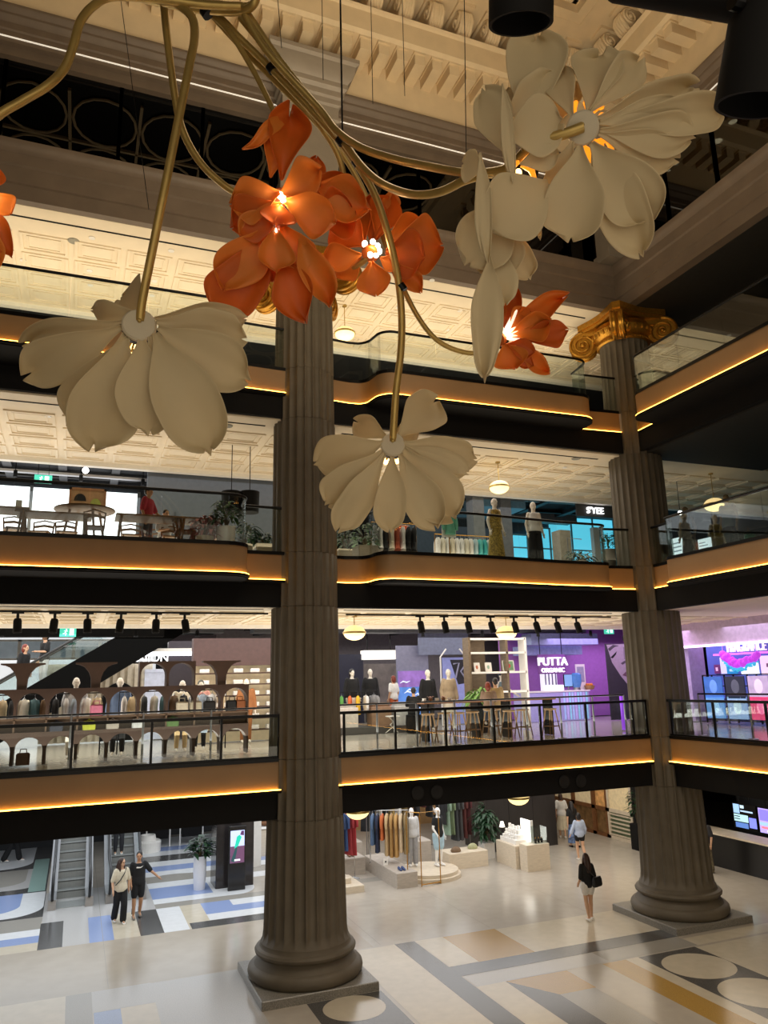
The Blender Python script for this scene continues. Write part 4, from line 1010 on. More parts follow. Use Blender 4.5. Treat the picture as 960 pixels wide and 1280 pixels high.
balustrade(PATHS[3][2], 13.8, 'glass balustrade of the highest open gallery, right wing')
def post_rail(path, z, posts, label):
    """level one: black frame, square posts, glass between"""
    t = thing('post_balustrade', label, 'balustrade', (0,0,0), 0, 'black framed balustrades of the lowest gallery')
    p = offset(clip_front(path), -.06)
    b = MB(); band(b, p, z+.90, z+.965, -.035, .035); b.build('handrail', M_blackm, t)
    b = MB(); band(b, p, z+.03, z+.07, -.03, .03); b.build('bottom_rail', M_blackm, t)
    for (x, y) in posts:
        b = MB(); b.box(x-.025,y-.025,z+.0,x+.025,y+.025,z+.93); b.build('post', M_blackm, t)
    for a, c in zip(posts, posts[1:]):
        g = MB(); d = (Vector(c)-Vector(a)).normalized(); n = Vector((d.y,-d.x))*.005; a2 = Vector(a)+d*.03; c2 = Vector(c)-d*.03
        g.prism([tuple(a2-n), tuple(c2-n), tuple(c2+n), tuple(a2+n)], z+.06, z+.91); g.build('glass_panel', G_rail, t)
    return t
Yp = 17.21
post_rail(PATHS[1][0], 4.6, [(x, Yp) for x in (-6.9,-5.2,-3.4,-1.75,-.01,1.53,2.98,4.25)], 'black framed glass balustrade in front of the arched display shelves, left bay')
post_rail(PATHS[1][1], 4.6, [(x, Yp) for x in (5.78,7.05,8.37,9.7,11.05,12.45,13.95,14.4)], 'black framed glass balustrade in front of the cafe stools, between the columns')
post_rail(PATHS[1][2], 4.6, [(14.81, y) for y in (16.7,15.2,13.6,12.0,10.4,8.8,7.2,5.6,4.0,2.1)], 'black framed glass balustrade in front of the fragrance shop, right wing')
def inner_rail(pts, z, n, label):
    t = thing('inner_railing', label, 'railing', (0,0,0), 0, 'thin steel railings standing behind the glass')
    a, c = Vector(pts[0]), Vector(pts[1])
    b = MB(); b.tube([(a.x,a.y,z+1.08),(c.x,c.y,z+1.08)], .022, 8); b.build('handrail', M_blackm, t)
    for i in range(n):
        q = a.lerp(c, i/(n-1)); b = MB(); b.cyl(q, .024, z-.01, z+1.08, 10); p = b.build('post', M_steel, t)
        b = MB(); b.bbox(q.x-.11,q.y-.07,z-.03,q.x+.11,q.y+.07,z+.012,.01); b.build('base_plate', M_steel, p)
    return t
inner_rail(((5.9,18.2),(14.5,18.2)), 4.6, 9, 'thin steel railing with base plates behind the balustrade of the cafe stools')
inner_rail(((-6,18.2),(4.4,18.2)), 4.6, 8, 'thin steel railing between the arched shelves and the balustrade, left bay')
inner_rail(((15.7,16.6),(15.7,3.0)), 4.6, 9, 'thin steel railing behind the balustrade of the fragrance shop')
# speakers let into the black beam
for i, (px, py) in enumerate(((522,991),(546,990),(705,977),(726,976))):
    c = aty(px, py, 17.19); b = MB(); Mr = Matrix.Rotation(PI/2, 3, 'X')
    t = thing('ceiling_speaker', 'round black speaker in the black beam, %s from the left' % ORD[i], 'speaker', c, 0, 'round speakers in the beam')
    b.lathe([(.16,0),(.16,.02),(.13,.03),(.02,.02)], (0,0,0), 28, True, Mr); b.build('grille', mat('speaker_black', (8,8,8), .7), t)
# track lights below the first-floor ceiling
for (y, x0, x1) in ((18.15,-6,4.2),(18.2,6.2,14.3)):
    b = MB(); b.box(x0,y-.02,7.86,x1,y+.02,7.90); o = b.build('lighting_track', M_blackm); tag(o, 'black lighting track under the ceiling, ' + ('left bay' if x1 < 5 else 'between the columns'), 'lighting track')
for i, px in enumerate((20,68,111,155,202,240)):
    c = atz(px, 757, 7.93); track_spot((c.x, 18.15, 7.86), (R(-8), R((-3,4,-2,6,2,-9)[i])), 'black track spotlight, %s from the left in the left bay' % ORD[i], 'track spotlights of the lowest gallery')
for i, px in enumerate((525,555,584,613,642,669,695,720)):
    c = aty(px, 772, 18.2); track_spot((c.x, 18.2, 7.86), (R(-6), R(-7-i)), 'black track spotlight, %s from the left between the columns' % ORD[i], 'track spotlights of the lowest gallery')
# pendants
for (px, py, y, zt, lab) in ((443,791,19.2,7.95,'round glowing pendant lamp right beside the middle left column, over the cafe floor'),(633,791,19.2,7.95,'round glowing pendant lamp over the shelves with framed pictures'),
    (624,609,18.9,12.5,'round glowing pendant lamp above the dressed mannequins'),(432,597,18.8,12.5,'round glowing pendant lamp half hidden by the lowest white flower'),(431,417,19.4,17.05,'round glowing pendant lamp under the ceiling of the highest gallery'),
    (447,1014,19.3,3.4,'round pendant lamp whose lower half shows under the black beam, by the clothes racks'),(648,997,19.3,3.4,'round pendant lamp whose lower half shows under the black beam, above the white counter')):
    p = aty(px, py, y); pendant(lab, (p.x, p.y, min(p.z, zt-.2)), zt)
p = atx(893, 631, 18.6); pendant('round glowing pendant lamp in the dark right wing', p, 12.5, .33)
# recessed downlights in the cream ceilings
nd = 0
def down(px, py, z, r=.05):
    global nd
    p = atz(px, py, z); 
    t = thing('downlight', '', 'downlight', (p.x, p.y, z-.0), 0, 'small recessed downlights')
    where = {17.05: 'highest', 12.5: 'second', 7.95: 'lowest'}[z]
    t['label'] = 'tiny round downlight in the cream ceiling of the %s gallery%s' % (where, '')
    t['group'] = 'downlights in the ceiling of the %s gallery' % where
    b = MB(); b.lathe([(r*.9,-.02),(r*1.5,-.02),(r*1.5,.0),(r*.9,.0)], n=18); b.build('trim_ring', M_white, t)
    b = MB(); b.lathe([(.005,-.012),(r*.9,-.012)], n=18, cap=False); b.build('lamp', M_downl, t)
for q in ((115,297),(214,313),(29,325),(112,338),(113,356),(193,351),(190,369),(268,363),(507,330),(540,350),(498,384),(575,388),(560,412),(640,398),(700,420)): down(q[0], q[1], 17.05)
for q in ((60,520),(115,534),(148,546),(230,555),(232,540),(657,586),(706,584),(736,592),(660,592)): down(q[0], q[1], 12.5)
for q in ((92,301),(284,532),(720,573)):
    p = atz(q[0], q[1], 17.05 if q[1] < 400 else 12.5); b = MB()
    t = thing('ceiling_speaker', {92:'small black dome in the ceiling of the highest gallery, left bay',284:'round grey speaker in the ceiling right of the left white flower',720:'round grey speaker in the ceiling near the corner column'}[q[0]], 'ceiling fitting', p)
    b.lathe([(.02,-.03),(.13,-.02),(.14,0)], n=24); b.build('grille', mat('fitting_grey', (150,146,132), .6), t)
# ================================================================= GROUND FLOOR
M_wood = mat('warm_wood', (120, 78, 44), .5, var=.25, scale=5, stretch=(1,1,8))
M_woodl = mat('pale_wood', (188, 146, 96), .5, var=.2, scale=5, stretch=(6,1,1))
M_trav = mat('pale_travertine', (214, 200, 178), .5, var=.08, scale=6, stretch=(1,1,5))
M_travg = mat('grey_travertine', (182, 172, 160), .55, var=.1, scale=6, stretch=(1,1,5))
M_rub = mat('escalator_rubber', (16, 16, 17), .4, var=.1)
M_step = mat('escalator_step', (150, 152, 150), .4, metal=.5, var=.1, scale=3, stretch=(60,1,1))
G_clear = glass('clear_glass', (242, 247, 247), .03)
def escalator(x0, x1, y0, label, zmax=3.25, sl=R(30)):
    t = thing('escalator', label, 'escalator', ((x0+x1)/2, y0, 0)); hw = (x1-x0)/2; ys = .72; Lr = zmax/math.tan(sl)
    b = MB(); b.box(-hw,-.35,-.02,hw,ys-.3,.012); b.build('comb_plate', M_step, t)
    n = int(zmax/.21)
    for i in range(n):
        y = ys-.3+i*.21/math.tan(sl); z = .21*i
        if i: b = MB(); b.box(-hw,y,z-.02,hw,y+.40,z+.01); b.box(-hw,y,z-.23,hw,y+.02,z); b.build('step', M_step, t)
    for s in (-1, 1):
        xa = s*(hw+.05); yb, zb = Lr+ys, zmax
        b = MB(); pl = [(-.5,0),(ys-.2,0),(yb,zb-.35),(yb,zb+.12),(ys-.1,.28),(-.42,.26)]
        b.ext(pl, (xa-.11,0,0), (0,1,0), (0,0,1), (.22,0,0)); b.build('skirt_panel', M_steel, t)
        b = MB(); pl = [(-.38,.26)] + [(-.28+.42*math.cos(a), .60+.36*math.sin(a)) for a in (R(200),R(170),R(140),R(110),R(95))] + [(ys-.1,.98),(yb,zb+.85),(yb,zb+.1),(ys-.1,.27)]
        b.ext(pl, (xa-.008,0,0), (0,1,0), (0,0,1), (.016,0,0)); b.build('balustrade', G_clear, t)
        b = MB(); b.tube([(xa,-.30,.24),(xa,-.56,.3),(xa,-.68,.48),(xa,-.7,.66),(xa,-.62,.86),(xa,-.45,.97),(xa,-.2,1.0),(xa,ys-.1,1.02),(xa,ys+.3,1.15),(xa,yb,zb+.9)], .042, 8); b.build('handrail', M_rub, t, smooth=60)
    return t
escalator(-.24, .67, 26.3, 'left escalator with grey steps, its foot left of the couple')
escalator(1.33, 2.17, 26.3, 'escalator directly behind the couple')
# people near the escalators
cw = figure('person', 'woman in a cream T-shirt and wide black trousers walking beside a man in black', 'person', (1.45, 23.62, 0), R(10), 1.66, M_skin, dict(WALK, turn=R(35)),
    [('shirt', cloth('cream', (214,204,180)), .9), ('trousers', cloth('black', (22,22,24)), 1.97, .035)], ('long', M_hairb), M_white, female=True)
o = MB(); o.tube([(.12,-.03,1.43),(.05,-.135,1.30),(-.06,-.15,1.14),(-.17,-.10,1.02)], .014, 6); o.build('bag_strap', M_rub, cw)
cm = figure('person', 'man in black T-shirt and black shorts reaching out one arm', 'person', (1.93, 23.98, 0), R(4), 1.72, M_skin2, dict(le=(.33,-.05,1.16), lw=(.50,-.20,1.02), re=(-.22,.03,1.1), rw=(-.20,-.10,.88), la=(.09,.12,.10), ra=(-.10,-.06,.085), rk=(-.1,-.06,.49), lk=(.09,-.02,.49), turn=R(-12)),
    [('shirt', cloth('black', (22,22,24)), .85), ('shorts', cloth('black', (22,22,24)), .8, .015)], ('short', M_hair), mat('shoe_grey', (120,116,110), .6))
b = MB(); b.ext([(-.09,0),(-.07,.028),(.02,.012),(.10,.04),(.03,-.012),(-.06,-.008)], (0,-.155,1.30), (1,0,0), (0,0,1), (0,.012,0)); b.build('shirt_logo', M_white, cm)
for s in (-.10,.09): b = MB(); b.cyl((s, .03 if s < 0 else .15), .042, .1, .24, 12); b.build('sock', M_rub, cm)
figure('person', 'person in dark trousers riding the escalator behind the couple, only legs visible', 'person', (1.62, 28.55, .84), 0, 1.7, M_skin, dict(), [('shirt', cloth('navy', (34,38,52)), .9), ('trousers', cloth('dark_grey', (44,44,48)), 1.95, .01)], ('short', M_hair), M_white)
figure('person', 'walker at the far left, only black trouser legs showing under the beam', 'person', (-1.85, 33.6, 0), R(80), 1.72, M_skin, dict(lk=(.09,-.13,.5), la=(.09,-.22,.09), rk=(-.09,.08,.5), ra=(-.09,.28,.11), lw=(.235,.12,.87), rw=(-.24,-.18,.89)), [('shirt', cloth('white', (226,224,220)), .9), ('trousers', cloth('black', (22,22,24)), 1.95, .05)], ('short', M_hair), M_white)
plant('leafy plant in a tall white cylindrical pot near the black screen pillar', (3.96, 26.25, 0), 1, .98, .20, .62, .42, 46, M_leafd, mat('white_pot', (222,222,226), .5, var=.03), .30, .11, seed=4, droop=.35)
# pillar with the advertising screen
b = MB(); b.bbox(4.42,26.0,0,5.62,27.0,3.39,.02); o = b.build('screen_pillar', mat('dark_polished_stone', (46,42,42), .12, var=.2, scale=4)); tag(o, 'dark polished square pillar behind the advertising screen', 'pillar')
t = thing('advertising_screen', 'tall black advertising screen showing a green shape on lilac, in front of the dark pillar', 'screen', (5.0, 25.62, 0))
b = MB(); b.bbox(-.27,-.07,0,.27,.07,1.88,.015); b.build('housing', mat('kiosk_black', (26,25,26), .2, var=.1), t)
def img(par, m, pts, y=-.078): b = MB(); b.poly([(x,y,z) for x,z in pts]); return b
def em(name, c, s=1.0): return mat(name, c, .4, emit=s, var=.04)
b = MB(); b.box(-.22,-.085,.80,.22,-.075,1.75); sc = b.build('display', em('screen_lilac', (186,196,232), .9), t)
b = MB(); b.box(-.22,-.0868,.80,.22,-.0862,1.29); b.build('picture_lower', em('screen_mauve', (112,74,104), .5), sc)
b = MB(); b.poly([(-.1,-.088,1.22),(.02,-.088,1.29),(.13,-.088,1.55),(.06,-.088,1.62),(-.02,-.088,1.57)]); b.build('picture_shape', em('screen_green', (32,190,160), .8), sc)
b = MB(); b.poly([(-.2,-.0875,.87),(-.05,-.0875,1.27),(.0,-.0875,1.22),(-.08,-.0875,.82)]); b.build('picture_shadow', em('screen_darkgreen', (40,80,84), .5), sc)
b = MB(); b.poly([(.08,-.0875,1.62),(.20,-.0875,1.59),(.2,-.0875,1.73),(.12,-.0875,1.73)]); b.build('picture_corner', em('screen_plum', (90,52,96), .5), sc)
b = MB(); b.box(-.09,-.089,.86,.09,-.0885,.91); b.build('caption_bar', em('screen_white', (240,242,250), .9), sc)
t = thing('spot_lamp', 'small bright lamp on the pillar above the advertising screen', 'lamp', (4.86, 25.97, 2.12)); b = MB(); b.sph((0,0,0), .06, .05, .06); b.build('bulb', em('lamp_white', (255,250,240), 12), t); b = MB(); b.box(-.05,.0,-.05,.05,.05,.05); b.build('bracket', M_blackm, t)
# far left hall: white bench, black stands, white wall panel
t = thing('display_bench', 'low white curved bench far behind the couple, under the beam', 'bench', (2.95, 33.0, 0)); b = MB(); b.lathe([(.5,0),(.5,.36),(.47,.4),(.2,.4)], n=32); b.build('seat', M_white, t); b = MB(); b.lathe([(.32,.4),(.28,.6),(.24,.6),(.2,.4)], n=32); b.build('backrest', M_white, t)
for i, x in enumerate((3.4, 4.7)):
    t = thing('clothes_stand', 'white framed black display stand, %s one behind the white bench' % ('left' if i == 0 else 'right'), 'display stand', (x, 33.6, 0)); b = MB(); b.tube([(-.45,0,0),(-.45,0,1.7),(.45,0,1.7),(.45,0,0)], .03, 6); b.build('frame', M_white, t); b = MB(); b.box(-.38,-.04,.3,.38,.04,1.5); b.build('panel', M_black, t)
b = MB(); b.box(5.7,28.4,0,6.4,28.7,3.39); struct(b.build('wall_panel', M_white))
t = thing('display_counter', 'pale counter with rounded corner seen between the dark pillar and the middle left column', 'counter', (7.1, 30.5, 0)); b = MB(); b.bbox(-.7,-.6,0,.9,.6,.95,.06); b.build('body', M_trav, t); b = MB(); b.bbox(-.74,-.64,.95,.94,.64,1.0,.02); b.build('top', M_white, t)
t = thing('fruit_bowl', 'brown bowl on the pale counter behind the screen pillar', 'bowl', (6.95, 30.3, 1.0)); b = MB(); b.lathe([(.08,0),(.2,.06),(.24,.12),(.22,.12),(.16,.05)], n=20); b.build('bowl_body', M_wood, t, smooth=60)
# ---------------- fashion floor under the middle bay
def rack(name, label, p0, p1, zb, zt, items, L, group, m=M_steel, gap=.0, wgt=.22):
    """rail between p0 and p1 with hanging garments; items: (colour name, rgb, length)"""
    a, c = Vector((p0[0],p0[1],0)), Vector((p1[0],p1[1],0)); t = thing(name, label, 'clothes rack', (0,0,0)); d = (c-a).normalized()
    b = MB(); b.tube([a+Vector((0,0,zb)), a+Vector((0,0,zt)), c+Vector((0,0,zt)), c+Vector((0,0,zb))], .018, 6); b.build('rail_frame', m, t)
    for q in (a, c): b = MB(); s = Vector((d.y,-d.x,0)); b.tube([q-s*.22+Vector((0,0,zb+.015)), q+s*.22+Vector((0,0,zb+.015))], .018, 6); b.build('foot', m, t)
    n = len(items)
    for i, (cn, rgb, ln) in enumerate(items):
        q = a.lerp(c, (i+.6)/(n+.2)); rz = math.atan2(d.y, d.x)+PI/2
        lb = '%s garment, %s along the %s' % (cn, ORD[i], group)
        garment(lb, (q.x, q.y, zt-.045), rz, cloth(cn.replace(' ','_')+str(rgb[0]), rgb), ln*L, wgt, group=None)
    return t
pl = thing('display_plinth', 'long low travertine plinth under the rack of tan and orange coats', 'plinth', (0,0,0)); b = MB(); b.bbox(9.5,23.38,0,10.2,26.3,.44,.012); b.build('block', M_travg, pl)
rack('clothes_rack', 'steel clothes rack with blue, orange and tan garments on the travertine plinth', (9.3,25.15), (10.45,24.6), .44, 2.05, [('steel blue',(84,108,140),1.05),('navy',(40,48,72),1.3),('rust orange',(196,104,56),.9),('sand',(196,168,124),1.4),('tan',(176,138,84),1.45),('camel',(190,150,92),1.45),('beige patterned',(206,184,150),1.3),('khaki',(140,120,84),1.35)], .95, 'rack above the travertine plinth', M_chrome)
t = thing('shoe_pair', 'pair of blue shoes on the front end of the travertine plinth', 'shoes', (9.82,23.75,.44))
for s in (-.06,.06): b = MB(); b.loft([[(s+w_*math.cos(2*PI*j/10), y, max(0,h_*(.5+.5*math.sin(2*PI*j/10)))) for j in range(10)] for y,w_,h_ in ((-.14,.02,.04),(-.08,.04,.06),(0,.042,.08),(.1,.04,.1),(.13,.03,.09))]); b.build('shoe', mat('shoe_blue',(52,72,120),.5), t, smooth=50)
t = thing('price_card', 'small white card standing on the far corner of the travertine plinth', 'card', (9.62,24.6,.44)); b = MB(); b.box(-.08,-.01,0,.08,.01,.2); b.build('card', M_white, t); b = MB(); b.box(-.03,-.014,.08,.02,-.01,.13); b.build('print', M_black, t)
t = thing('round_podium', 'two-tiered round white podium carrying the mannequin in light blue shorts', 'podium', (11.05, 24.45, 0)); b = MB(); b.lathe([(1.06,0),(1.06,.11),(1.03,.12),(.01,.12)], n=64); b.build('lower_tier', M_trav, t, smooth=30); b = MB(); b.lathe([(.98,.12),(.98,.22),(.95,.235),(.01,.235)], n=64); b.build('upper_tier', M_trav, t, smooth=30)
figure('mannequin', 'white mannequin in black top and light blue shorts standing on the round podium', 'mannequin', (11.5, 24.55, .24), R(20), 1.82, M_manw, dict(re=(-.22,.0,1.10), rw=(-.17,-.13,.92)), [('jacket', cloth('black', (22,22,24)), .5), ('shorts', cloth('light_blue', (176,206,222)), .85, .03)], None, M_white, face=False, vox=.016, female=True)
figure('mannequin', 'white mannequin in a pale grey trouser suit left of the round podium', 'mannequin', (10.72, 24.95, .24), R(-10), 1.82, M_manw, dict(), [('jacket', cloth('pale_grey', (206,206,206)), 1.9), ('trousers', cloth('silver_grey', (160,160,162)), 1.97, .03)], None, M_white, face=False, vox=.016, female=True)
t = thing('garment_rail', 'slim gold rail standing around the round podium', 'garment rail', (0,0,0)); b = MB(); A_ = [(10.0,23.36),(10.3,23.32),(10.96,23.36)]
b.tube([(10.3,23.32,0),(10.3,23.32,2.15),(10.98,23.38,2.15),(10.98,23.38,0)], .016, 6); b.tube([(10.3,23.32,.05),(10.98,23.38,.05)], .016, 6); b.build('front_frame', M_gold, t)
b = MB(); b.tube([(10.0,23.7,0.44),(10.0,23.7,2.15),(10.3,23.32,2.15)], .016, 6); b.build('side_frame', M_gold, t)
t = thing('display_bench', 'long low travertine bench right of the round podium', 'bench', (0,0,0)); b = MB(); b.bbox(12.0,24.75,0,13.45,25.6,.5,.012); b.build('block', M_trav, t)
for i, (x, y, c, lab) in enumerate(((12.35,25.0,(120,96,72),'brown shoes on the left half of the travertine bench'),(13.1,25.2,(170,170,130),'pale olive cap-shaped bag on the right half of the travertine bench'))):
    t = thing('display_item', lab, 'display item', (x,y,.5)); b = MB(); b.loft([[(w_*math.cos(2*PI*j/14), w_*.7*math.sin(2*PI*j/14), z) for j in range(14)] for z,w_ in ((0,.17),(.05,.19),(.12,.15),(.17,.07))]); b.build('item_body', mat('item_%d'%i, c, .7), t, smooth=60)
rack('clothes_rack', 'clothes rack of long green, charcoal and burgundy garments behind the travertine bench', (12.35,26.2), (13.7,26.5), 0, 2.2, [('black',(30,30,32),1.0),('sage green',(132,156,136),1.4),('moss green',(112,128,96),1.4),('charcoal',(62,64,66),1.65),('dark grey',(74,72,72),1.65),('burgundy',(94,48,44),1.6),('wine',(84,40,42),1.5)], .95, 'rack behind the travertine bench')
rack('clothes_rack', 'clothes rack of black and khaki garments at the back of the fashion floor', (9.9,28.3), (13.2,28.6), 0, 2.35, [('grey',(120,120,122),.9),('olive brown',(112,98,66),1.4),('black',(26,26,28),1.2),('ivory',(220,212,196),1.1),('black',(28,28,30),1.4),('mustard',(168,140,80),1.3),('white',(230,228,224),1.1),('khaki',(132,112,72),1.5),('brown',(108,80,54),1.4),('charcoal',(54,54,56),1.2),('maroon',(92,44,44),.9),('black',(24,24,26),1.3)], .95, 'back rack of the fashion floor')
rack('clothes_rack', 'clothes rack of navy and red garments just right of the middle left column', (7.9,24.9), (8.8,25.3), 0, 2.15, [('black',(30,32,38),1.1),('navy',(44,60,92),1.25),('denim blue',(52,74,116),1.25),('red',(150,48,52),1.4),('crimson',(164,52,56),1.45)], .95, 'rack right of the middle left column', M_chrome)
rack('clothes_rack', 'clothes rack of black garments behind the grey plinths', (9.9,27.1), (10.3,28.0), 0, 2.2, [('black',(24,24,26),1.2),('black',(28,28,30),1.1),('grey',(96,98,104),1.3)], .95, 'rack behind the grey plinths')
for i, (x0,y0,x1,y1,h,lab) in enumerate(((8.3,25.6,9.3,26.6,.55,'grey curved plinth beside the rack of navy and red garments'),(8.7,27.0,9.7,27.8,.75,'tall grey plinth behind the coat rack'),(8.0,28.2,9.0,29.2,.95,'grey plinth furthest back on the fashion floor'),(11.2,26.2,12.0,27.0,.72,'grey panelled plinth behind the round podium'))):
    t = thing('display_plinth', lab, 'plinth', (0,0,0)); b = MB(); b.bbox(x0,y0,0,x1,y1,h,.03); b.build('block', M_travg, t)
for i in range(4):
    t = thing('shoe_pair', 'pair of shoes on the grey plinths, %s from the left' % ORD[i], 'shoes', (8.45+.4*i if i < 2 else 8.9+.4*(i-2), 25.85 if i < 2 else 27.3, .55 if i < 2 else .75))
    for s in (-.06,.06): b = MB(); b.loft([[(s+w_*math.cos(2*PI*j/10), y, max(0,h_*(.5+.5*math.sin(2*PI*j/10)))) for j in range(10)] for y,w_,h_ in ((-.14,.02,.04),(-.08,.04,.06),(0,.042,.08),(.1,.04,.1),(.13,.03,.09))]); b.build('shoe', (M_white, M_wood, M_black, M_wood)[i], t, smooth=50)
t = thing('floor_platform', 'low two-step cream platform against the right side of the middle left column', 'platform', (0,0,0)); b = MB(); b.bbox(7.3,23.55,0,8.5,25.0,.2,.012); b.build('lower_step', M_trav, t); b = MB(); b.bbox(7.3,23.9,.2,8.2,24.9,.36,.012); b.build('upper_step', M_trav, t)
b = MB(); b.box(8.6,33.0,0,15.2,33.2,3.39); struct(b.build('wall_shop', mat('tan_wall', (176,138,92), .7, var=.08)))
t = thing('shoe_shelf', 'tan wall shelf with white shoes behind the plant', 'shelf', (13.75,28.6,1.15))
b = MB(); b.box(-.75,0,-.03,.75,.35,0); b.box(-.75,.33,0,.75,.36,1.3); b.build('board', M_woodl, t)
for i in range(6):
    s_ = thing('white_shoe', 'white shoe on the tan wall shelf, %s from the left' % ORD[i], 'shoe', (13.1+.24*i, 28.72, 1.15)); b = MB(); b.loft([[(w_*math.cos(2*PI*j/10), y, max(0,h_*(.5+.5*math.sin(2*PI*j/10)))) for j in range(10)] for y,w_,h_ in ((-.12,.03,.06),(-.05,.06,.1),(.03,.06,.14),(.12,.05,.2),(.15,.03,.2))]); b.build('shoe_body', M_white, s_, smooth=50)
plant('bushy dark green plant in a square white pot left of the white counter', (14.0, 25.85, 0), 1, .52, .22, 1.35, .5, 60, M_leafd, M_white, .36, .12, square=True, seed=9, droop=.7)
b = MB(); b.box(14.35,26.45,0,17.4,28.2,3.39); 
for x in (15.35,16.4): b.box(x-.012,26.43,0,x+.012,26.45,3.39)
o = b.build('panelled_pillar', mat('dark_panel', (50,46,44), .35, var=.12, stretch=(1,1,.2))); tag(o, 'broad dark panelled pillar behind the white counter', 'pillar')
# white perfume counter
t = thing('sales_counter', 'white stone sales counter with stepped displays beside the walkway', 'counter', (0,0,0))
b = MB(); b.bbox(14.0,23.85,0,14.62,25.15,.72,.012); b.build('long_cabinet', M_trav, t); b = MB(); b.bbox(14.12,23.32,0,15.0,23.8,.82,.012); b.build('end_cabinet', M_trav, t)
b = MB(); b.bbox(14.12,24.0,.72,14.56,25.05,.86,.01); b.bbox(14.24,24.1,.86,14.54,24.95,1.0,.01); b.bbox(14.36,24.2,1.0,14.54,24.9,1.14,.01); b.build('stepped_display', M_white, t)
k = 0
for st, (x, z) in enumerate(((14.18,.86),(14.30,1.0),(14.44,1.14))):
    for j in range(4):
        q = thing('product_box', 'small white product box, %s from the front on the %s step of the white counter' % (ORD[j], ('lowest','middle','top')[st]), 'box', (x, 24.3+.19*j, z)); b = MB(); b.bbox(-.035,-.05,0,.035,.05,.09+.02*((j+st)%3),.006); b.build('carton', M_white, q); k += 1
t = thing('glowing_display', 'glowing white back panel on the white counter', 'display', (14.62,24.1,.72)); b = MB(); b.box(0,-.3,0,.05,.35,.75); b.build('panel', em('panel_glow', (255,250,240), 2.0), t); b = MB(); b.box(-.02,-.33,0,.07,-.3,.77); b.build('frame', M_white, t)
t = thing('display_case', 'clear glass case with small bottles on the end of the white counter', 'display case', (14.72,23.56,.82))
b = MB(); b.box(-.22,-.2,0,.24,.2,.5); b.build('glass_box', G_clear, t)
for j in range(3): q = thing('perfume_bottle', 'small dark perfume bottle in the glass case, %s from the left' % ORD[j], 'bottle', (14.6+.12*j,23.52,.825)); b = MB(); b.bbox(-.03,-.03,0,.03,.03,.13,.006); b.build('bottle_body', M_black, q); b = MB(); b.cyl((0,0), .015, .13, .18, 10); b.build('cap', M_gold, q)
t = thing('table_lamp', 'small white table lamp on the far end of the white counter', 'lamp', (14.2,25.0,.86)); b = MB(); b.cyl((0,0), .05, 0, .02, 14); b.cyl((0,0), .012, .02, .3, 8); b.build('base', M_black, t); b = MB(); b.lathe([(.1,.28),(.05,.46),(.03,.46)], n=18, cap=False); b.build('lamp_shade', em('shade_glow', (255,246,230), 1.5), t)
# dark wooden shopfront along the right-hand walkway
for i, (y0, y1, kind) in enumerate(((30.4,32.6,'open'),(28.9,30.4,'pane'),(27.5,28.9,'pane'),(26.6,27.5,'open'),(25.1,26.6,'lattice'))):
    t = thing('shopfront_panel', ('brown framed shop window with lit display, far end of the walkway' if i == 0 else 'brown framed cream pane, %s along the walkway shopfront' % ORD[i]) if kind != 'lattice' else 'cream panel above a green lattice, nearest bay of the walkway shopfront', 'shopfront', (19.9, y0, 0))
    w = y1-y0; b = MB(); b.box(0,0,0,.14,w,.12); b.box(0,0,0,.14,.12,3.38); b.box(0,w-.12,0,.14,w,3.38); b.box(0,0,.98,.14,w,1.12); b.box(0,0,2.7,.14,w,3.38); b.build('frame', M_wood if kind != 'lattice' else M_trav, t)
    b = MB(); b.box(.05,.12,1.12,.1,w-.12,2.7); b.build('upper_pane', mat('cream_blind', (226,206,164), .7, emit=.12) if kind != 'open' else mat('amber_display', (190,140,84), .6, emit=.25, var=.5, scale=6), t)
    b = MB(); b.box(.06,.12,.12,.1,w-.12,.98); b.build('lower_pane', mat('bronze_mirror', (150,116,76), .25, metal=.4, var=.4, scale=4) if kind != 'lattice' else mat('lattice_green', (96,112,84), .6), t)
    if kind == 'lattice':
        b = MB()
        for j in range(6): b.box(-.01,.12,.14+j*.15,.06,w-.12,.19+j*.15)
        b.build('lattice', M_trav, t)
b = MB(); b.box(19.9,24.1,0,20.1,25.05,3.38); b.box(20.0,22.2,0,20.2,24.1,3.38); struct(b.build('wall_bar', M_black))
plant('dark climbing plant on the black wall just left of the corner column', (19.5, 24.35, 0), 1, .9, .2, 1.6, .34, 30, M_leafd, M_black, .25, .09, square=True, seed=21)
t = thing('backlit_shelf', 'small lit shelf on the black wall left of the corner column', 'shelf', (19.82,23.3,2.0)); b = MB(); b.box(0,-.4,0,.16,.4,.05); b.build('board', M_black, t); b = MB(); b.box(.1,-.38,.06,.15,.38,.2); b.build('light_strip', em('shelf_light', (255,240,214), 3), t)
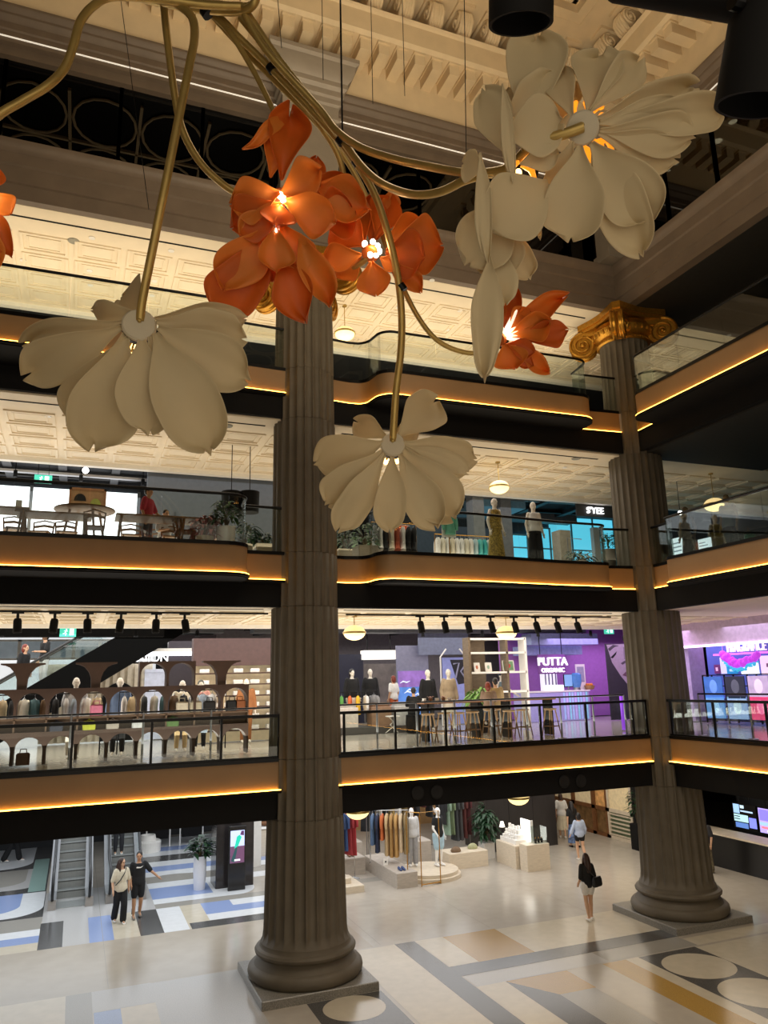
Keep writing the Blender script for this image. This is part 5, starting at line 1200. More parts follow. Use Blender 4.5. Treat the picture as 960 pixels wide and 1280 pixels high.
# black bar with menu screens, right edge
t = thing('bar_counter', 'long black bar counter with a pale top at the lower right', 'counter', (20.0, 14.0, 0)); b = MB(); b.bbox(0,0,0,.75,8.15,1.0,.015); b.build('front', mat('bar_black', (14,14,15), .3, var=.1), t); b = MB(); b.bbox(-.05,-.05,1.0,.8,8.15,1.05,.01); b.build('worktop', M_trav, t)
b = MB(); b.box(22.2,12,0,22.4,22.2,3.38); struct(b.build('wall_bar', M_darker))
def menu(y0, y1, z0, z1, label, blocks):
    t = thing('menu_screen', label, 'screen', (21.0, y1, z0)); w = y1-y0; h = z1-z0
    b = MB(); b.box(0,-w,0,.07,0,h); b.build('housing', M_black, t)
    b = MB(); b.tube([(.03,-w*.3,h),(.03,-w*.3,3.38-z0)], .02, 6); b.tube([(.03,-w*.7,h),(.03,-w*.7,3.38-z0)], .02, 6); b.build('hanger', M_blackm, t)
    for i, (u0,v0,u1,v1,c) in enumerate(blocks):
        b = MB(); b.box(-.006-.001*i,-w*u1,h*v0,-.002,-w*u0,h*v1); b.build('picture_block', em('menu_%d_%d_%d'%c, c, 1.1), t)
menu(20.22,21.2,1.12,1.92,'black menu screen with blue picture blocks over the bar, beside the corner column', ((.04,.60,.30,.96,(150,190,236)),(.34,.82,.5,.94,(190,220,240)),(.34,.68,.86,.74,(170,200,230)),(.04,.28,.64,.56,(170,214,220)),(.08,.04,.62,.24,(84,120,190)),(.68,.1,.98,.5,(120,130,230)),(.06,.36,.3,.40,(60,70,90)),(.06,.46,.3,.5,(60,70,90))))
menu(19.1,20.15,1.1,1.92,'violet menu screen with red patterns at the lower right edge', ((.03,.04,.97,.96,(176,160,240)),(.06,.5,.6,.92,(130,120,236)),(.1,.2,.8,.28,(230,120,130)),(.3,.1,.7,.16,(236,240,246)),(.05,.32,.5,.44,(150,190,240))))
for i in range(3):
    t = thing('spot_lamp', 'small lamp glowing above the bar, %s from the left' % ORD[i], 'lamp', (20.8, 20.6-.55*i, 2.25)); b = MB(); b.lathe([(.03,.1),(.07,.0),(.06,.0)], n=14, cap=False); b.build('lamp_shade', M_black, t); b = MB(); b.sph((0,0,.0), .05); b.build('bulb', em('bar_bulb', (255,230,190), 6), t); b = MB(); b.tube([(0,0,.1),(0,0,1.14)], .008, 5); b.build('cord', M_blackm, t)
# walkers on the right
def bag(label, loc, rz, m, w, h, d, strap=None, sm=M_rub):
    t = thing('bag', label, 'bag', loc, rz); b = MB(); b.loft([[(x*w*k, y*d*k2, z) for x,y in ((-.5,-.5),(.5,-.5),(.56,0),(.5,.5),(-.5,.5),(-.56,0))] for z,k,k2 in ((0,.9,.7),(h*.15,1,1),(h*.7,.98,.9),(h,.9,.4))]); b.build('bag_body', m, t, smooth=50)
    if strap: b = MB(); b.tube([Vector(p)-Vector(loc) for p in strap], .012, 6); o = b.build('strap', sm, t); o.rotation_euler = (0,0,-rz)
    return t
figure('person', 'woman with long brown hair, black top and white shorts walking away', 'person', (12.83,18.25,0), R(172), 1.64, M_skin, dict(lk=(.07,-.02,.49), la=(.075,.10,.10), rk=(-.07,-.03,.49), ra=(-.075,-.05,.085), lw=(.2,-.12,.92), rw=(-.2,-.10,.90), turn=R(5)), [('shirt', cloth('black', (22,22,24)), 1.1), ('shorts', cloth('white', (226,224,220)), .42, .03)], ('long', M_hairb), M_white, female=True)
bag('black shoulder bag at the hip of the woman in white shorts', (13.0,18.06,.84), R(20), M_rub, .30, .24, .12, ((12.72,18.18,1.34),(12.80,18.06,1.2),(12.95,18.03,1.05)))
figure('person', 'woman in light blue jacket and black shorts walking away', 'person', (16.68,23.97,0), R(165), 1.55, M_skin, dict(WALK, le=(.25,-.02,1.12), lw=(.33,-.06,.93)), [('blouse', cloth('powder_blue', (172,184,206)), 1.8), ('shorts', cloth('black', (22,22,24)), .38, .02)], ('bob', M_hair), M_white, female=True)
figure('person', 'woman with long dark hair in black top and long blue patterned skirt', 'person', (17.7,25.85,0), R(175), 1.62, M_skin, dict(WALK), [('shirt', cloth('black', (22,22,24)), .7), ('skirt', mat('blue_print', (92,112,150), .8, var=.7, scale=14), .16, .22)], ('long', M_hair), M_black, female=True)
figure('person', 'woman in a white blouse and cream skirt at the far end of the walkway', 'person', (18.35,27.5,0), R(150), 1.66, M_skin, dict(WALK), [('blouse', cloth('white', (226,224,220)), .8), ('skirt', cloth('cream', (214,204,180)), .3, .24)], ('bob', M_hairb), M_white, female=True)
bag('white tote bag carried low by the woman in the white blouse', (17.75,27.35,.25), R(20), M_white, .34, .36, .14, ((17.78,27.33,.58),(17.9,27.4,.9)))
figure('person', 'person in camouflage trousers half hidden behind the corner column at the bar', 'person', (19.17,20.66,0), R(-80), 1.72, M_skin, dict(), [('shirt', cloth('dark_grey', (44,44,48)), .9), ('trousers', mat('camouflage', (112,104,84), .85, var=.6, scale=12), 1.95, .05)], ('short', M_hair), M_white)
# ================================================================= FIRST GALLERY (floor at 4.6 m)
Z1 = 4.6
M_arch = mat('brown_arch', (74, 52, 40), .55, var=.12, scale=4)
# ---- arched display shelving, left bay: three-bay units side by side
def arch_row(b, x0, n, w, z0, H, spring, leg, y0=0, dep=.42, rr=None):
    for i in range(n):
        xa = x0+i*w; r = (w-2*leg)/2; sp = spring
        pl = [(xa,z0),(xa+leg,z0),(xa+leg,z0+sp)] + [(xa+w/2-r*math.cos(a), z0+sp+r*math.sin(a)*min(1,(H-sp-.04)/r)) for a in [PI*k/12 for k in range(1,12)]] + [(xa+w-leg,z0+sp),(xa+w-leg,z0),(xa+w,z0),(xa+w,z0+H),(xa,z0+H)]
        b.ext(pl, (0,y0,0), (1,0,0), (0,0,1), (0,dep,0))
W_ = .655
for u in range(4):
    n = 3; X0 = -3.86 + u*n*W_
    t = thing('arched_display_shelf', 'brown display shelf of stacked arches, %s unit from the left behind the balustrade' % ORD[u], 'shelf', (X0, 19.3, 0), 0, 'arched display shelves')
    b = MB(); arch_row(b, 0, n, W_, Z1, .64, .30, .035); b.build('lower_arcade', M_arch, t)
    b = MB(); b.box(0,-.02,Z1+.64,n*W_,.44,Z1+.70)
    b.build('shelf_board', M_arch, t)
    b = MB(); b.box(0,.25,Z1+.70,n*W_,.42,Z1+.98); b.box(0,0,Z1+.96,n*W_,.42,Z1+1.0)
    for i in range(n+1): b.box(i*W_-.02 if i else 0,.0,Z1+.7,min(i*W_+.02,n*W_),.3,Z1+.98)
    b.build('drawer_box', mat('taupe_box', (104,82,62), .6, var=.1), t)
    b = MB(); arch_row(b, 0, n, W_, Z1+1.0, .60, .26, .03); b.build('middle_arcade', M_arch, t)
    b = MB(); b.box(-.0,-.03,Z1+1.6,n*W_,.45,Z1+1.64); b.build('top_board', M_arch, t)
    if u > 1:
        b = MB(); arch_row(b, W_*(2 if u == 2 else 0), 1, W_, Z1+1.64, .58, .26, .03); b.build('upper_arcade', M_arch, t)
    b = MB(); xc = (.98, .75, .35, 1.30)[u]
    half = [(.1,.0),(.11,.22),(.16,.36),(.26,.48),(.36,.53),(.46,.55),(.46,.58)]
    b.ext([(xc+x, Z1+1.64+z) for x, z in half] + [(xc-x, Z1+1.64+z) for x, z in reversed(half)], (0,.05,0), (1,0,0), (0,0,1), (0,.3,0)); b.build('bracket_finial', M_arch, t)
# goods on the shelves
items = [((112,893),'lime green box on the arched shelf',(190,196,50)),((121,877),'pink bag in a middle arch of the shelf',(226,130,160)),((300,873),'tan handbag at the right end of the arched shelf',(150,88,48)),((262,880),'black box bag on the arched shelf',(24,22,22)),((290,882),'black cube bag beside the tan handbag',(20,20,22)),
    ((228,868),'cream folded jumper in a middle arch',(220,210,186)),((245,870),'pale folded shirts stacked in a middle arch',(206,196,170)),((30,928),'brown bag in a lower arch at the far left',(96,66,46)),((215,915),'green bag of leaves on the lower shelf',(84,120,60)),((70,915),'navy box on the lower shelf',(50,56,74)),((140,916),'patterned scarf bundle on the lower shelf',(180,170,160)),((172,912),'white bottle group on the lower shelf',(214,216,218))]
for i, (p, lab, c) in enumerate(items):
    q = aty(p[0], p[1], 19.4); zz = Z1+1.0 if p[1] < 890 else (Z1+.70 if p[1] < 924 else Z1); yy = 19.42 if zz != Z1+.70 else 19.36
    t = thing('display_item', lab, 'display item', (q.x, yy, zz)); b = MB(); b.bbox(-.14,-.09,0,.14,.09,.26 if zz != Z1+.7 else .2,.03); b.build('item_body', mat('goods_%d' % i, c, .6, var=.15), t)
    b = MB(); b.tube([(-.07,0,.25),(-.06,0,.34),(.06,0,.34),(.07,0,.25)] if zz != Z1+.7 else [(-.05,0,.2),(0,0,.235),(.05,0,.2)], .012, 6); b.build('handle', mat('goods_%d' % i, c), t)
# mannequins and hanging clothes behind the arches
def man(px, y, zf, label, wear, rz=0, h=1.82, sk=None, hair=None, pose=None, fem=False, zoff=0):
    q = aty(px, 860 if zf < 6 else 650, y); return figure('mannequin', label, 'mannequin', (q.x, y, zf+zoff), rz, h, sk or M_man, pose or {}, wear, hair, None, None, fem, False, .018)
man(95, 20.3, Z1, 'mannequin in a white T-shirt and dark shorts behind the arches at the left', [('shirt', cloth('chalk', (216,216,220)), .9), ('shorts', cloth('dark_olive', (66,64,50)), .8)], R(5), 1.9)
man(150, 20.6, Z1, 'mannequin in a denim shirt over black behind the arches', [('jacket', cloth('denim', (96,116,150)), 1.8), ('trousers', cloth('black', (22,22,24)), 1.95)], R(-8), 1.88)
man(228, 20.8, Z1, 'mannequin with a pale head in cream shirt behind the right-hand arches', [('shirt', cloth('cream', (214,204,180)), .9), ('trousers', cloth('sand', (196,168,124)), 1.95)], R(4), 1.78)
man(251, 21.0, Z1, 'mannequin with a grey cap in pink shirt behind the right-hand arches', [('shirt', cloth('dusty_pink', (206,150,140)), 1.7), ('trousers', cloth('black', (22,22,24)), 1.95)], R(-4), 1.78, None, ('short', mat('cap_grey', (90,92,84), .8)))
def row(y, x0, x1, n, zt, label, grp, pal, L=.8):
    rs = random.Random(n); t = thing('clothes_rail', label, 'clothes rail', (0,0,0)); b = MB(); b.tube([(x0,y,zt-1.45),(x0,y,zt),(x1,y,zt),(x1,y,zt-1.45)], .018, 6); b.build('rail_frame', M_blackm, t)
    for i in range(n):
        cn, rgb = pal[i % len(pal)]; x = x0+(x1-x0)*(i+.5)/n
        garment('%s garment, %s from the left on the %s' % (cn, ORD[i], grp), (x, y, zt-.045), R(90+rs.uniform(-25,25)), cloth(cn.replace(' ','_')+str(rgb[0]), rgb), L*rs.uniform(.85,1.25), .21)
PAL1 = [('black',(26,26,30)),('white',(232,230,228)),('pale blue',(176,190,206)),('white',(226,224,222)),('sand',(206,184,146)),('charcoal',(64,66,70)),('ivory',(220,210,186)),('teal',(60,92,98)),('brown',(112,86,60))]
row(20.2, -2.6, .6, 14, 6.12, 'black clothes rail behind the arches, left half', 'rail behind the left arches', PAL1)
row(20.2, 1.0, 3.6, 11, 6.12, 'black clothes rail behind the arches, right half', 'rail behind the right arches', PAL1[3:]+PAL1[:3])
# lit goods wall at the right end of the left bay
t = thing('shelf_wall', 'lit brown shelf wall of small goods beside the middle left column', 'shelf', (3.6, 23.2, Z1))
b = MB(); b.box(-.4,.3,0,2.6,.36,2.6); b.build('back_panel', mat('goods_back', (206,186,150), .6, emit=.35), t)
for j in range(7): b = MB(); b.box(-.4,0,.3+j*.33,2.6,.32,.34+j*.33); b.build('shelf_board', M_arch, t)
b = MB(); b.box(-.45,-.02,2.2,2.65,.36,3.0); b.build('header', mat('plum_header', (84,62,60), .6), t)
for j in range(6):
    for i in range(5):
        q = thing('product_box', 'white product box, %s from the left on shelf row %s of the lit goods wall' % (ORD[i], ORD[j]), 'box', (3.5+.5*i, 23.32, Z1+.34+j*.33)); b = MB(); b.bbox(-.14,-.08,0,.14,.08,.12,.01); b.build('carton', M_white, q)
man(308, 22.6, Z1, 'tall mannequin in tan coat before the lit goods wall', [('jacket', cloth('tan', (150,96,54)), 1.8), ('trousers', cloth('tan', (150,96,54)), 1.95)], R(0), 1.8)
# shop fit-out behind: sign, lit strip, dark portal, slat wall
b = MB(); b.box(2.75,26.2,Z1,4.3,26.5,7.9); struct(b.build('wall_portal', mat('portal_plum', (52,46,54), .4, var=.1)))
q0 = aty(236, 803, 24.9); q1 = aty(270, 803, 24.9)
t = thing('light_strip', 'bright white light strip above the plum portal', 'light', (0,0,0)); b = MB(); b.box(1.6,26.0,7.22,4.1,26.19,7.34); b.build('tube', em('strip_glow', (246,248,255), 3), t); b = MB(); b.box(1.5,26.0,7.34,4.2,26.19,7.45); b.build('housing', M_white, t)
b = MB()
for i in range(14): b.box(-.9+i*.22,26.4,Z1,-.78+i*.22,26.5,6.95)
b.box(-1,26.5,Z1,2.3,26.6,7.0); o = b.build('slat_screen', mat('slat_cream', (206,196,176), .6)); tag(o, 'cream vertical slat screen below the lit shop sign, left bay', 'screen')
t = thing('doorway_arch', 'dark arched doorway in the cream slat screen', 'doorway', (1.3,26.37,Z1)); b = MB(); b.ext([(-.5,0),(.5,0),(.5,1.3)] + [(.5*math.cos(a),1.3+.5*math.sin(a)) for a in [PI*k/12 for k in range(1,12)]] + [(-.5,1.3)], (0,0,0), (1,0,0), (0,0,1), (0,.03,0)); b.build('opening', M_black, t)
b = MB(); b.box(2.05,26.3,Z1,2.74,26.39,6.7); b.box(2.05,26.25,6.7,2.74,26.39,6.8); o = b.build('display_window', mat('pale_window', (190,196,214), .4, emit=.25)); tag(o, 'pale lit shop window left of the plum portal', 'shop window')
sg = aty(191, 827, 26.1); t = thing('shop_sign', 'glowing white letters AJION partly hidden by the black escalator, left bay', 'sign', (sg.x, 26.1, sg.z)); text_mesh('letters', 'AJION', .36, em('sign_white', (255,255,255), 1.6), t, .03, (0,0,0), FRONT)
b = MB(); b.box(-.6,.04,-.06,.6,.08,0); b.build('sign_rail', M_blackm, t)
# white wall with windows at the back left, daylight put in as glow
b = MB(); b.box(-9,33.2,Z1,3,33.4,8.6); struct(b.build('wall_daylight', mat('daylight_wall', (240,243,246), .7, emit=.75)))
for i in range(9):
    x = -6.0+i*.98; w = MB(); w.box(x,33.1,7.45,x+.86,33.18,8.1); o = struct(w.build('window_%d' % (nw+1+i), mat('window_grey', (142,152,158), .15, var=.25, scale=3, emit=.35)))
    w = MB(); w.box(x-.06,33.06,7.38,x+.92,33.14,7.45); w.box(x-.06,33.06,8.1,x+.92,33.14,8.17); w.box(x-.06,33.06,7.38,x,33.14,8.17); w.box(x+.86,33.06,7.38,x+.92,33.14,8.17); w.build('window_frame', M_white, o)
# upward escalator seen from the side
t = thing('escalator', 'black escalator rising to the right across the left bay of the first gallery', 'escalator', (0,0,0)); YE = 24.75
a0 = aty(30, 862, YE); a1 = aty(138, 800, YE); sl = (a1.z-a0.z)/(a1.x-a0.x)
def lz(x, dz=0): return min(8.42, a0.z+sl*(x-a0.x)+dz)
b0 = aty(110, 863, YE); b1 = aty(240, 785, YE); s2 = (b1.z-b0.z)/(b1.x-b0.x); xf = b0.x-(b0.z-Z1)/s2; xe = b1.x+.3; xt = a0.x+(8.42-a0.z)/sl
SIDE = [(a0.x-1.2,lz(a0.x-1.2)),(a0.x-1.2,Z1),(xf,Z1),(xe,b1.z+s2*.3),(xe,8.42),(xt,8.42)]
b = MB(); b.ext(SIDE, (0,YE,0), (1,0,0), (0,0,1), (0,.12,0)); b.build('near_side_panel', mat('truss_black', (8,8,8), .8, var=.1, spec=.08), t)
b = MB(); b.ext(SIDE, (0,YE+1.1,0), (1,0,0), (0,0,1), (0,.12,0)); b.build('far_side_panel', mat('truss_black', (24,23,24)), t)
b = MB(); b.ext([(a0.x-1,lz(a0.x-1,-.3)),(a0.x-1,lz(a0.x-1,-.5)),(xt,lz(xt,-.5)),(xt,lz(xt,-.3))], (0,YE+.12,0), (1,0,0), (0,0,1), (0,.98,0)); b.build('step_band', M_step, t)
for yy in (YE+.05, YE+1.17):
    b = MB(); b.ext([(a0.x-1.2,lz(a0.x-1.2,.0)),(a1.x,lz(a1.x,.0)),(a1.x-.5,lz(a1.x-.5,.62)),(a0.x-1.2,lz(a0.x-1.2,.62))], (0,yy,0), (1,0,0), (0,0,1), (0,.012,0)); b.build('balustrade', G_clear, t)
    b = MB(); b.tube([(a0.x-1.4,yy,lz(a0.x-1.4,.66)),(a1.x-.4,yy,lz(a1.x-.4,.66))], .035, 8); b.build('handrail', M_rub, t)
for px, lab, wr, hr, rz in ((30,'red haired person in black riding the side escalator, lower of the two',[('jacket', cloth('black', (22,22,24)), 1.9), ('trousers', cloth('black', (22,22,24)), 1.95)],('bob', M_hairr),R(60)),(55,'person in black T-shirt and white trousers higher on the side escalator',[('shirt', cloth('black', (22,22,24)), .8), ('trousers', cloth('white', (226,224,220)), 1.95)],('short', M_hair),R(-60))):
    x = aty(px, 830, YE+.6).x; figure('person', lab, 'person', (x, YE+.6, lz(x, -.3)), rz, 1.68, M_skin, dict(lw=(.2,-.36,1.12), le=(.22,-.1,1.12)) if px > 40 else {}, wr, hr, M_white)
exit_sign('green exit sign hanging at the left of the first gallery', aty(85, 790, 22.8), 0, .42, .26, 7.95)
# ---------------- right bay: cafe stools and shops
M_stool = mat('oak_stool', (128, 96, 60), .5, var=.15, stretch=(1,1,6))
st0 = None
def stool(x, y, label):
    global st0
    if st0 is None:
        t = thing('bar_stool', label, 'stool', (x, y, Z1), 0, 'wooden bar stools along the cafe tables'); st0 = t
        b = MB(); b.lathe([(.17,.70),(.185,.72),(.18,.745),(.02,.75)], n=24); b.build('seat', M_stool, t, smooth=40)
        for sx in (-1,1):
            for sy in (-1,1): b = MB(); b.tube([(sx*.10,sy*.10,.71),(sx*.19,sy*.19,-.02)], [.02,.016], 6); b.build('leg', M_stool, t)
        b = MB(); b.tube([(-.16,-.16,.25),(.16,-.16,.25),(.16,.16,.25),(-.16,.16,.25),(-.16,-.16,.25)], .012, 5); b.build('footrest', M_stool, t)
        return t
    return copy_tree(st0, (x, y, Z1), random.uniform(0,1), label)
for i, (px, lab) in enumerate(((536,'first wooden bar stool from the left at the left cafe table'),(556,'second wooden bar stool at the left cafe table'),(574,'third wooden bar stool at the left cafe table'),(592,'wooden bar stool at the right end of the left cafe table'),(638,'first wooden bar stool at the right cafe table'),(655,'second wooden bar stool at the right cafe table'),(690,'wooden bar stool at the right end of the right cafe table, by the purple counter'))):
    stool(aty(px, 920, 19.3+.25*(i%2)).x, 19.3+.25*(i%2), lab)
for (x0, x1, lab) in ((526,600,'long dark cafe table with the fruit tray, left of the fern'),(628,690,'cafe table where the couple sits')):
    a, c = aty(x0, 880, 19.8).x, aty(x1, 880, 19.8).x; t = thing('cafe_table', lab, 'table', ((a+c)/2, 19.85, Z1)); w = (c-a)/2
    b = MB(); b.bbox(-w,-.28,.98,w,.28,1.03,.01); b.build('tabletop', M_wood, t)
    for sx in (-1,1): b = MB(); b.box(sx*w*.85-.03,-.22,-.02,sx*w*.85+.03,.22,.98); b.build('leg', M_blackm, t)
for i in range(5):
    q = aty(530+i*8, 868, 19.8); t = thing('potted_herb' if i % 2 else 'cup', ('small dried flower pot' if i % 2 else 'white cup') + ' on the left cafe table, %s from the left' % ORD[i], 'tableware', (q.x, 19.8, Z1+1.03)); b = MB(); b.lathe([(.04,0),(.06,.1),(.055,.1),(.035,.01)], n=14); b.build('body', M_white if not i % 2 else M_wood, t)
    if i % 2: b = MB(); [leaf(b, (0,0,.09), (math.cos(k*1.3), math.sin(k*1.3), .9), .16, .05) for k in range(6)]; b.build('foliage', mat('dried_pink', (190,150,140), .7), t)
plant('bright green fern in a pot beside the shelf of framed pictures', (aty(601,875,21.6).x, 21.6, Z1), 1, .95, .2, .45, .5, 40, M_leafl, M_black, .42, .07, seed=5, droop=.8)
# two people at the right cafe table seen from behind
x = aty(612, 860, 20.35).x; figure('person', 'person with auburn hair seated at the cafe table, seen from behind', 'person', (x, 20.45, Z1), R(150), 1.66, M_skin, SIT(.80), [('shirt', cloth('taupe', (120,98,80)), .9), ('trousers', cloth('navy', (34,38,52)), 1.9)], ('bob', M_hairr), M_white, female=True)
x = aty(623, 860, 20.6).x; figure('person', 'person with black hair and khaki jacket seated at the cafe table', 'person', (x, 20.75, Z1), R(170), 1.74, M_skin, SIT(.84), [('jacket', cloth('khaki', (150,128,88)), 1.9), ('trousers', cloth('black', (22,22,24)), 1.9)], ('short', M_hair), M_black)
for i, px in enumerate((611, 624)): stool(aty(px, 880, 20.5).x, 20.75 if i else 20.45, 'wooden bar stool under the person with %s hair' % ('auburn' if i == 0 else 'black'))
# clothing shop platform and mannequins
t = thing('shop_platform', 'low dark grey shop platform behind the balustrade, between the columns', 'platform', (0,0,0)); b = MB(); b.bbox(5.5,24.0,Z1-.02,11.0,26.3,Z1+.2,.01); b.build('deck', mat('platform_grey', (88,86,84), .4, var=.08), t)
ZP = Z1+.2
man(440, 24.6, ZP, 'mannequin in a black zip jacket and white skirt beside the middle left column', [('jacket', cloth('black', (22,22,24)), 1.9), ('skirt', cloth('white', (226,224,220)), .5, .2)], R(10), 1.86, None, ('bob', M_hair))
man(463, 25.0, ZP, 'mannequin in an open black jacket over a white shirt, second from the middle left column', [('vest', cloth('white', (226,224,220))), ('jacket', cloth('black', (22,22,24)), 1.9), ('trousers', cloth('black', (22,22,24)), 1.95)], R(-6), 1.86)
man(535, 23.6, Z1, 'mannequin in a black jacket in front of the blue mural', [('jacket', cloth('black', (22,22,24)), 1.9), ('trousers', cloth('charcoal', (54,54,56)), 1.95)], R(5), 1.98)
man(561, 23.4, Z1, 'mannequin in a long beige coat right of the blue mural', [('jacket', cloth('beige', (170,150,122)), 1.9), ('skirt', cloth('ivory', (220,212,196)), .45, .2)], R(-8), 1.98, None, None, None, True)
man(627, 23.2, Z1, 'mannequin in a sleeveless blue grey top and cap below the framed pictures', [('vest', cloth('slate', (104,122,132))), ('shorts', cloth('blue', (60,100,130)), .9)], R(15), 1.84, None, ('short', mat('cap_navy', (40,48,66), .8)), dict(lw=(.42,-.2,1.0), le=(.3,-.05,1.14)))
figure('person', 'person in black seated with their back turned in front of the blue mural', 'person', (aty(517,870,23.2).x, 23.2, Z1), R(160), 1.68, M_skin, SIT(.66), [('jacket', cloth('black', (22,22,24)), 1.9), ('trousers', cloth('black', (22,22,24)), 1.9)], ('short', M_hair), M_black)
t = thing('pouffe', 'dark round seat under the person in black', 'seat', (aty(517,870,23.2).x, 23.22, Z1)); b = MB(); b.lathe([(.26,0),(.28,.3),(.26,.55),(.02,.57)], n=24); b.build('cushion', M_black, t, smooth=50)
figure('person', 'person in a white top with red hair standing among the coloured clothes of the shop', 'person', (aty(492,865,25.3).x, 25.3, ZP), R(200), 1.62, M_skin, {}, [('shirt', cloth('white', (226,224,220)), .8), ('trousers', cloth('rust', (190,96,56)), 1.95)], ('bob', M_hairr), M_white, female=True)
PAL2 = [('pink',(226,150,166)),('white',(230,228,226)),('red',(206,50,60)),('white',(226,224,222)),('orange',(226,140,60)),('turquoise',(90,190,180)),('mint',(150,206,170)),('green',(96,160,80)),('orange',(222,110,60)),('yellow',(236,190,50)),('white',(228,228,226)),('grey',(140,140,142))]
row(24.4, 6.0, 9.4, 12, Z1+1.3, 'low rail of bright coloured tops behind the balustrade, between the columns', 'rail of bright tops', PAL2, .6)
for i, (px, c, lab) in enumerate(((434,(222,214,206),'white tub table below the mannequin in the zip jacket'),(505,(206,206,204),'pale folded clothes table left of the seated person in black'),(476,(150,120,96),'brown box table under the coloured tops'))):
    q = aty(px, 895, 24.15); t = thing('display_table', lab, 'table', (q.x, 24.3, ZP)); b = MB(); b.bbox(-.35,-.25,0,.35,.25,.62,.02); b.build('table_body', mat('table_%d'%i, c, .6), t); b = MB(); b.bbox(-.3,-.2,.62,.3,.2,.74,.03); b.build('folded_clothes', mat('folded_%d'%i, tuple(max(0,v-40) for v in c), .8), t)
t = thing('folding_stool', 'white wire stool at the edge of the shop platform', 'stool', (aty(491,900,23.6).x, 23.6, Z1)); b = MB(); b.bbox(-.2,-.16,.5,.2,.16,.53,.01); b.build('seat', M_white, t)
for sx in (-1,1): b = MB(); b.tube([(sx*.18,-.14,.5),(-sx*.1,0,.25),(sx*.22,.1,0)], .014, 6); b.build('leg', M_white, t)
# back wall of that shop: navy panel, white beam, blue mural, grey frames
def panel(name, lab, cat, x0, x1, y, z0, z1, m, d=.06):
    t = thing(name, lab, cat, (x0, y, z0)); b = MB(); b.box(0,0,0,x1-x0,d,z1-z0); o = b.build('board', m, t)
    if 'bulkhead' in name or name == 'light_beam':
        for u in (.15, .85): b = MB(); b.tube([((x1-x0)*u,d/2,z1-z0),((x1-x0)*u,d/2,8.42-z0)], .02, 6); b.build('hanger', M_blackm, t)
    return t, o
def pxbox(px0, py0, px1, py1, y):
    a, c = aty(px0, py0, y), aty(px1, py1, y); return a.x, c.x, min(a.z,c.z), max(a.z,c.z)
x0,x1,z0,z1 = pxbox(422,818,455,890,27.5); panel('wall_panel', 'navy wall panel at the left of the clothing shop', 'wall panel', x0-.8, x1, 27.5, Z1, z1, mat('navy_panel', (28,30,52), .5))
x0,x1,z0,z1 = pxbox(455,813,497,824,27.2); panel('light_beam', 'white lit bulkhead above the coloured clothes', 'light', x0, x1, 27.2, z0, z1, em('bulkhead', (244,240,232), .8), .4)
x0,x1,z0,z1 = pxbox(455,830,497,870,28.6); panel('wall_shelf', 'grey recessed shelf wall below the white bulkhead', 'shelf', x0, x1, 28.6, Z1, z1, mat('shelf_grey', (120,112,108), .6, var=.3, scale=3))
def mural():
    x0,x1,z0,z1 = pxbox(495,807,537,872,26.6); t, o = panel('mural', 'blue and violet wave mural on a grey panel wall of the clothing shop', 'mural', x0, x1, 26.6, Z1, z1, mat('mural_grey', (124,124,146), .4, emit=.12))
    w = x1-x0; h = z1-Z1; rs = random.Random(3)
    b = MB(); b.box(.04,-.02,.2,w-.02,0,h*.68); p = b.build('picture', mat('mural_blue', (84,130,206), .4, emit=.5, var=.5, scale=2.5), t)
    b = MB(); b.box(.04,-.03,h*.48,w-.02,-.02,h*.68); b.build('sky', mat('mural_violet', (140,104,180), .4, emit=.4, var=.4, scale=3), p)
    for i in range(7):
        b = MB(); xx = rs.uniform(.1, w-.5); zz = rs.uniform(.5, h*.6); b.tube([(xx,-.035,zz),(xx+.12,-.035,zz+.06),(xx+.26,-.035,zz+.02),(xx+.4,-.035,zz+.07)], [.01,.03,.03,.008], 6); b.build('wave', mat('mural_white', (214,226,246), .4, emit=.5), p)
mural()
x0,x1,z0,z1 = pxbox(523,800,586,818,26.3); panel('bulkhead', 'grey blue bulkhead above the mannequins of the clothing shop', 'bulkhead', x0, x1, 26.3, z0, z1+.25, mat('bulkhead_grey', (112,118,142), .5))
x0,x1,z0,z1 = pxbox(553,822,586,880,26.6)
t, o = panel('sports_poster', 'lilac wall poster with a dark slanted shape behind the beige coat', 'poster', x0, x1, 26.6, Z1, z1, mat('poster_lilac', (128,134,186), .5, emit=.35)); w, h = x1-x0, z1-z0
b = MB(); dz = z0-Z1; b.poly([(w*.3,-.005,dz+h*.95),(w*.98,-.005,dz+h*.95),(w*.98,-.005,dz+h*.45),(w*.6,-.005,dz+h*.42)]); b.build('print', mat('poster_black', (28,28,34), .5), o)
b = MB(); b.tube([(w*.42,-.012,dz+h*.86),(w*.66,-.012,dz+h*.88),(w*.5,-.012,dz+h*.56)], .035, 6); b.tube([(w*.95,-.012,dz+h*.85),(w*.72,-.012,dz+h*.7),(w*.9,-.012,dz+h*.55)], .035, 6); b.build('print_stroke', mat('poster_grey', (150,150,176), .5), o)
for i, px in enumerate((551, 583)):
    x = aty(px, 840, 25.9).x; b = MB(); b.tube([(x,25.9,Z1),(x,25.9,7.05),(x+(.25 if i == 0 else -.25),25.9,7.35)], .03, 8); o = b.build('white_post', M_white); tag(o, 'white branching post %s the beige coat' % ('left of' if i == 0 else 'right of'), 'post')
